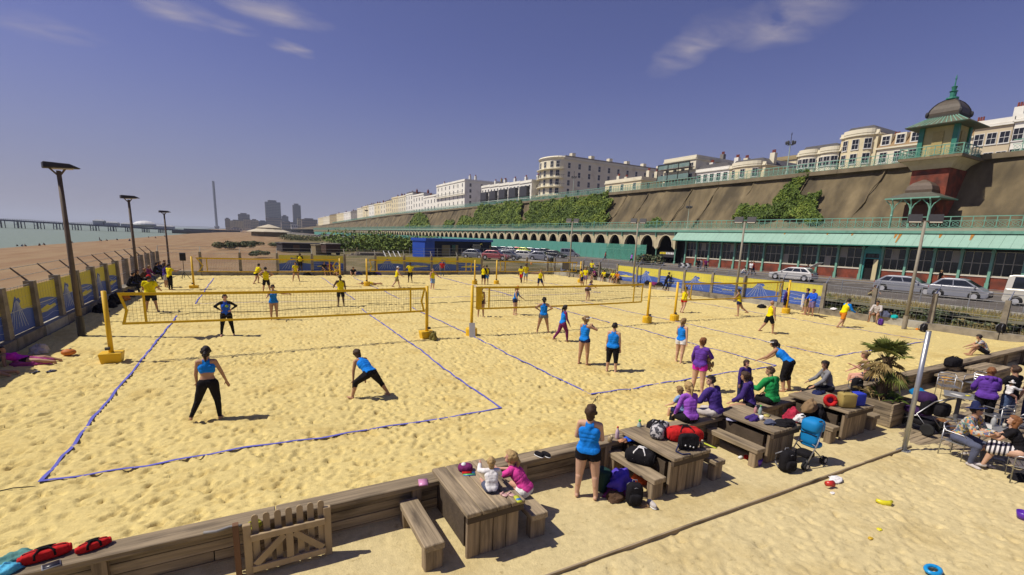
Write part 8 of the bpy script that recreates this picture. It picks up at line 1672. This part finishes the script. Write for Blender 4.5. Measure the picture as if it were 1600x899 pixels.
def items_court():
    def kz(y): return .405
    def K(px, py, s=1): q = GX(px, py, X1+.05); return (X1+.02, q.y, .41)
    p = foot(1190, 481); heap('gym_bag', 'black gym bag on the sand below the wave banner', 'bag', p, (.42, .25, .24), 'black', 61); p = foot(1193, 483)
    backpack('purple and black rucksack on the sand by the landward kerb', foot(1375, 508), 'purple', R(60), .9, trim='black'); heap('bag', 'grey striped bag leaning on the kerb above the purple rucksack', 'bag', K(1384, 495), (.25, .3, .35), 'slate', 62); heap('bag', 'turquoise bag on the landward kerb', 'bag', K(1397, 499), (.16, .22, .2), cloth('turquoise', (.01, .38, .36)), 63)
    backpack('black rucksack on the sand by the floodlight pole', foot(1442, 519), 'black', R(70), 1.05); heap('bag', 'small orange pouch left of the black rucksack', 'bag', foot(1434, 516), (.1, .1, .1), 'orange', 64); t = backpack('black bag hanging over the landward kerb near the right edge', K(1562, 524), 'black', R(80), 1.1)
    for i, (px, py) in enumerate(((1283, 497), (1288, 498))): p = foot(px, py); small('sandal', ['brown sandal on the sand before the blue hoodie man','second brown sandal beside the first on the sand'][i], 'sandal', p, [('sole', squad(B(), (0, 0, .03), (.06, .14, .03), .8), mat('brown leather', (.15, .06, .03), .8))], R(60+i*20))
    heap('plastic_bag', 'white plastic bag on the landward kerb', 'bag', K(1302, 487), (.15, .22, .14), 'white', 65)
    p = foot(108, 556); t = small('beach_ball', 'orange ball with a dark patch lying by the seaward kerb', 'ball', p, [('ball', B().ball((0, 0, .11), (.2, .17, .11), 14, 8), mat('orange ball', (.52, .16, .03), .6, .2, 4.)), ('patch', B().ball((.04, .02, .19), .05), pl('dark', (.03, .03, .04)))])
    heap('bag', 'pale grey bag against the seaward kerb', 'bag', foot(62, 552), (.24, .28, .3), 'pale', 66); heap('towel', 'magenta striped towel by the sunbathers', 'towel', foot(50, 570), (.5, .24, .2), mat('magenta towel', (.40, .06, .22), .9, .5, 7.), 67)
    for i, (px, py) in enumerate(((56, 582), (60, 581), (78, 580), (82, 580))): p = foot(px, py); small('flip_flop', ['black flip-flop nearest the sunbather','second black flip-flop beside the first','blue and black flip-flop by the sunbather','last blue and black flip-flop to the right'][i], 'flip-flop', p, [('sole', squad(B(), (0, 0, .02), (.05, .12, .018), .8), pl('dark' if i < 2 else 'navy', (.03, .03, .05))), ('strap', B().path([(-.045, .0, .02), (0, .05, .06), (.045, 0, .02)], .010, 5), pl('grey'))], R(-30))
    p = GY(738, 528, NY-.45); t = thing('board', 'grey-white board leaning on the left foot pad of the middle net', 'board', (p.x, NY-.42, sand_z(p.x, NY-.4)), R(-14)); B().box((0, 0, .33), (.26, .035, .66), Matrix.Rotation(R(-12), 3, 'X')).build('panel', pl('board grey', (.5, .5, .5)), t)
    heap('bag', 'olive green bag leaning on the right foot of the nearest net', 'bag', foot(677, 532), (.16, .2, .32), mat('olive', (.19, .16, .04), .9), 68)
    def ball_at(px, py, Y, lab, r=.105, m=None): p = GY(px, py, Y); o = B().ball(p, r, 16, 10).build('volleyball', m or mat('volleyball orange', (.6, .25, .08), .5, .3, 3.), None, True); tag(o, lab, 'ball'); B().path([(p.x+math.cos(a)*r, p.y+math.sin(a)*r, p.z) for a in [2*math.pi*k/14 for k in range(15)]], .006, 4).build('seam', DARKMETAL, o)
    ball_at(830, 412, 37.5, 'orange volleyball in flight over the far right court'); ball_at(922, 452, 29.5, 'dark volleyball in the hands of the bending player', m=mat('dark ball', (.06, .05, .04), .5))
    for i, (px, c) in enumerate(((480, 'black'), (560, 'navy'), (575, 'black'), (585, 'black'), (590, 'indigo'), (528, 'brown'))): q = GY(px, 428, 51.0); heap('bag', ['black bag by the back kerb below the first banner', 'navy bag by the back kerb right of the far left net', 'black bag by the back kerb, second right of the far left net', 'black bag by the back kerb left of the indigo one', 'indigo bag by the back kerb under the middle banner', 'brown bag by the back kerb beside the seated spectators'][i], 'bag', (q.x, 51.05, sand_z(q.x, 51)), (.4, .22, .34), c, 70+i, 0, 'bags along the back kerb')
    for i, (y, c, lab) in enumerate(((31.5, 'black', 'black holdall by the seaward kerb, nearest the post'), (33, 'black', 'large black bag under the red-capped man by the seaward kerb'), (34.5, 'orange', 'orange bag among the black bags by the seaward kerb'), (36.4, 'navy', 'navy bag by the seaward kerb'), (29.9, 'black', 'black bag at the foot of the seaward fence post'))): heap('bag', lab, 'bag', (X0+.35, y, sand_z(X0+.35, y)), (.3, .5, .55 if i == 1 else .38), c, 80+i, 0, 'bags along the seaward kerb')
    for i, (px, c, lab) in enumerate(((1012, 'black', 'black bag hanging under the banner left of the climber'), (1022, 'maroon', 'maroon bag on the kerb left of the climber'), (1031, 'black', 'black bag on the kerb nearest the climber'))): q = GX(px, 445, X1); heap('bag', lab, 'bag', (X1-.02, q.y, .41), (.2, .4, .3), c, 88+i, 0, 'bags on the landward kerb')
items_court()
def plush():
    q = foot(1089, 613); t = thing('plush_toy', 'tan plush teddy held by the woman in the purple jacket', 'soft toy', (q[0]+.20, q[1]-.12, q[2]+.88), R(-40)); m = mat('tan plush', (.36, .235, .11), .95, .3, 20., bump=1.)
    B().ball((0, 0, 0), (.10, .09, .15), 12, 8).build('body', m, t, True); B().ball((0, -.02, .2), .085, 12, 8).build('head', m, t, True)
    for s in (-1, 1): B().ball((s*.07, -.07, -.12), (.05, .11, .05), 10, 6).build('leg', m, t, True); B().ball((s*.12, -.03, .04), (.04, .05, .10), 10, 6).build('arm', m, t, True); B().ball((s*.065, -.01, .275), .03, 8, 6).build('ear', m, t, True)
plush()
def cafe_chair(label, px, py, rz, z=TZ):
    p = G(px, py, z); t = thing('cafe_chair', label, 'chair', (p.x, p.y, z), R(rz), 'aluminium cafe chairs')
    for sx in (-1, 1):
        B().path([(sx*.24, .22, 0), (sx*.25, .23, .62), (sx*.255, .18, .66), (sx*.255, -.16, .66), (sx*.25, -.22, .72), (sx*.2, -.26, .80)], .014, 7).build('arm', ALU, t, True); B().bar((sx*.23, -.24, 0), (sx*.235, -.22, .70), .014, 7).build('leg', ALU, t, True)
        B().bar((sx*.245, .22, .42), (sx*.235, -.22, .42), .012, 6).build('side_rail', ALU, t)
    B().path([(-.2, -.26, .80), (0, -.29, .82), (.2, -.26, .80)], .014, 7).build('back_rail', ALU, t, True)
    for k in range(5): B().b2((-.23, .20-k*.088-.035, .425), (.23, .20-k*.088+.035, .437)).build('seat_slat', ALU, t)
    for k in range(3): B().path([(-.225, -.24, .52+k*.085), (0, -.275, .525+k*.085), (.225, -.24, .52+k*.085)], .020, 5).build('back_slat', ALU, t)
def cafe_table(label, px, py, r=.36, z=TZ):
    p = G(px, py, z); t = thing('cafe_table', label, 'table', (p.x, p.y, z), R(20), 'grey cafe tables')
    bevel(B().box((0, 0, .73), (r*2, r*2, .035)).build('top', mat('zinc table top', (.26, .26, .25), .4, .15, 3., metal=.3), t), .02); B().bar((0, 0, .02), (0, 0, .72), .055, 12).build('post', mat('grey post', (.13, .13, .13), .5), t)
    B().box((0, 0, .02), (.5, .07, .03)).box((0, 0, .022), (.07, .5, .03)).build('foot', ALU, t)
def vz(px, ang): return ang-(29.1+math.degrees(math.atan((px-800)/734)))
def corner():
    cafe_chair('cafe chair by the wall holding an orange towel, left of two', 1478, 622, vz(1478, 200)); cafe_chair('empty cafe chair by the wall behind the purple hoodie', 1522, 618, vz(1522, 150)); cafe_chair('cafe chair carrying the man in the checked shirt', 1493, 716, vz(1493, -118)); cafe_chair('cafe chair carrying the woman in the striped skirt', 1596, 756, vz(1592, 100)); cafe_chair('cafe chair behind the table between the purple hoodie and the man with the baby', 1552, 672, vz(1552, 60)); cafe_chair('cafe chair at the right edge behind the striped skirt', 1598, 690, vz(1598, 20))
    cafe_table('grey cafe table left of the purple hoodie with papers on it', 1492, 655); cafe_table('grey cafe table between the man in the hat and the striped skirt', 1546, 716, .40)
    q = G(1478, 615, TZ); heap('towel', 'orange striped towel over the back of the left cafe chair', 'towel', (q.x, q.y+.05, TZ+.44), (.2, .18, .16), mat('orange towel', (.42, .24, .06), .9, .5, 12.), 91)
    p = G(1492, 655, TZ); T2 = TZ+.75; small('papers', 'papers and a yellow card on the left cafe table', 'papers', (p.x, p.y, T2), [('sheet', B().box((-.1, 0, .004), (.21, .3, .006)), pl('paper', (.6, .58, .52))), ('card', B().box((.14, -.1, .008), (.12, .09, .014)), pl('yellow'))], R(-20))
    p = G(1546, 716, TZ); bottle('clear glass carafe on the cafe table by the striped skirt', (p.x+.18, p.y+.12, T2), .26, .05, (.4, .4, .38), (.5, .5, .48)); small('glass', 'small glass beside the carafe on the cafe table', 'glass', (p.x+.26, p.y-.05, T2), [('glass', B().lathe([(.03, 0), (.035, .10), (.031, .10), (.027, .01)], 12), pl('glass clear', (.45, .42, .34)))]); small('menu', 'folded white menu standing on the cafe table by the man in the hat', 'menu', (p.x-.22, p.y+.18, T2), [('fold', B().add([(-.14, -.06, 0), (.14, -.06, 0), (.14, 0, .10), (-.14, 0, .10), (-.14, .06, 0), (.14, .06, 0)], [(0, 1, 2, 3), (3, 2, 5, 4)]), pl('paper'))], R(-60))
    for i, (x0, x1) in enumerate(((21.4, 22.9), (24.0, 26.0))):
        t = thing('timber_bench_box', ['low timber bench box against the wall behind the man with the baby', 'second timber bench box against the wall at the right edge'][i], 'bench', ((x0+x1)/2, 6.5, TZ)); w = x1-x0
        for k in range(3): B().box((0, .3-k*.27, .47), (w, .255, .07)).build('top_plank', WOODX, t)
        for k in range(3): B().box((0, -.36, .08+k*.14), (w-.06, .05, .13)).build('plank', WOODX, t)
        for s in (-1, 1): B().box((s*(w/2-.06), 0, .21), (.08, .66, .42)).build('end_panel', WOODZ, t)
    p = G(1268, 728, TZ); t = thing('buggy', 'bright blue folding buggy with silver frame beside the third table', 'buggy', (p.x, p.y+.15, TZ), R(vz(1268, -28))); BL = mat('buggy blue', (.005, .20, .48), .7, .1, 4.)
    for s in (-1, 1):
        x = s*.2; B().path([(x, -.34, .10), (x, .0, .55), (x*.98, .12, .98), (x*.98, .02, 1.06)], .014, 7).build('push_bar', ALU, t, True); B().path([(x, .34, .10), (x, -.10, .42), (x, -.02, .52)], .014, 7).build('front_leg', ALU, t, True)
        B().path([(x*.98, .02, 1.06), (x*.98, -.06, 1.07)], .02, 7).build('handle', DARKMETAL, t, True)
        for y, e in ((-.36, 0), (.36, 0)):
            for d in (-.03, .03):
                w = B().lathe([(.05, -.018), (.085, -.018), (.092, 0), (.085, .018), (.05, .018)], 14).build('wheel', TYRE, t, True, (x+d, y, .092), (0, R(90), 0)); B().lathe([(.05, -.02), (.05, .02)], 8).build('hub', HUB, w)
    B().bar((-.2, -.30, .14), (.2, .30, .18), .011, 6).bar((.2, -.30, .14), (-.2, .30, .18), .011, 6).bar((-.2, .02, .56), (.2, -.05, .48), .011, 6).bar((.2, .02, .56), (-.2, -.05, .48), .011, 6).build('cross_brace', ALU, t)
    squad(B(), (0, .03, .68), (.20, .09, .28), .7).build('backrest', BL, t, True); squad(B(), (0, .14, .45), (.19, .17, .06), .5).build('seat', BL, t, True); squad(B(), (0, .10, .89), (.205, .21, .16), .6, 18, 12, .02, 4).build('hood', BL, t, True); squad(B(), (0, -.06, .25), (.17, .15, .07), .5).build('basket', col_cloth('black'), t, True)
    B().path([(-.2, .08, .70), (-.16, -.06, .72), (.16, -.06, .72), (.2, .08, .70)], .010, 6).build('strap', col_cloth('black'), t)
    p = G(1436, 672, TZ); t = thing('pushchair', 'large black and purple three-wheeled pushchair loaded with bags', 'pushchair', (p.x, p.y, TZ), R(vz(1436, 60))); NB = col_cloth('black'); PU = cloth('plum', (.045, .02, .075))
    for x, y in ((-.3, -.34), (.3, -.34), (0, .48)):
        w = B().lathe([(.11, -.03), (.155, -.035), (.17, 0), (.155, .035), (.11, .03)], 18).build('wheel', TYRE, t, True, (x, y, .17), (0, R(90), 0)); B().lathe([(.11, -.02), (.11, .02)], 10).build('rim', HUB, w)
    for s in (-1, 1): B().path([(s*.26, -.34, .17), (s*.24, .0, .5), (s*.23, -.35, .95), (s*.22, -.5, 1.05)], .018, 7).build('frame_tube', ALU, t, True); B().path([(s*.22, .0, .45), (s*.10, .35, .25), (s*.04, .48, .17)], .018, 7).build('fork', ALU, t, True)
    B().bar((-.22, -.5, 1.05), (.22, -.5, 1.05), .022, 8).build('handle', DARKMETAL, t); squad(B(), (0, .12, .52), (.22, .28, .10), .5).build('seat', PU, t, True); squad(B(), (0, -.10, .72), (.22, .12, .26), .5).build('backrest', NB, t, True); squad(B(), (0, .02, .92), (.24, .25, .16), .8).build('hood', PU, t, True); squad(B(), (0, -.02, .26), (.2, .28, .09), .5).build('basket', NB, t, True); squad(B(), (0, -.42, .72), (.22, .12, .20), .6).build('changing_bag', NB, t, True)
    heap('bag', 'blue bag hanging from the pushchair handle', 'bag', (p.x+.15, p.y+.22, TZ+.92), (.22, .2, .16), cloth('azure', (.01, .16, .36)), 93); heap('toy_clip', 'bright lime and orange toys hanging on the pushchair', 'toys', (p.x+.25, p.y-.12, TZ+.78), (.09, .1, .10), mat('neon toys', (.35, .4, .04), .5, .8, 20.), 94); heap('basket', 'brown wicker basket on the decking behind the pushchair', 'basket', pt(1472, 668, TZ), (.25, .22, .2), mat('wicker', (.2, .09, .03), .8, .4, 16.), 95)
    heap('satchel', 'black bag on the decking under the striped skirt', 'bag', pt(1592, 752, TZ), (.2, .16, .16), 'black', 96)
corner()
def haze():
    m = bpy.data.materials.new('haze'); m.use_nodes = True; nt = m.node_tree; nt.nodes.remove(nt.nodes['Principled BSDF'])
    v = nt.nodes.new('ShaderNodeVolumePrincipled'); v.inputs['Color'].default_value = (.80, .87, 1, 1); v.inputs['Density'].default_value = .00015; v.inputs['Anisotropy'].default_value = .1
    nt.links.new(v.outputs[0], nt.nodes['Material Output'].inputs['Volume'])
    tag(B().b2((-27500, -3500, -15), (27500, 27500, 230)).build('haze', m), 'thin sea haze paling the far coast', 'haze', kind='stuff')
haze()
SC.cycles.volume_bounces = 0; SC.cycles.volume_max_steps = 32
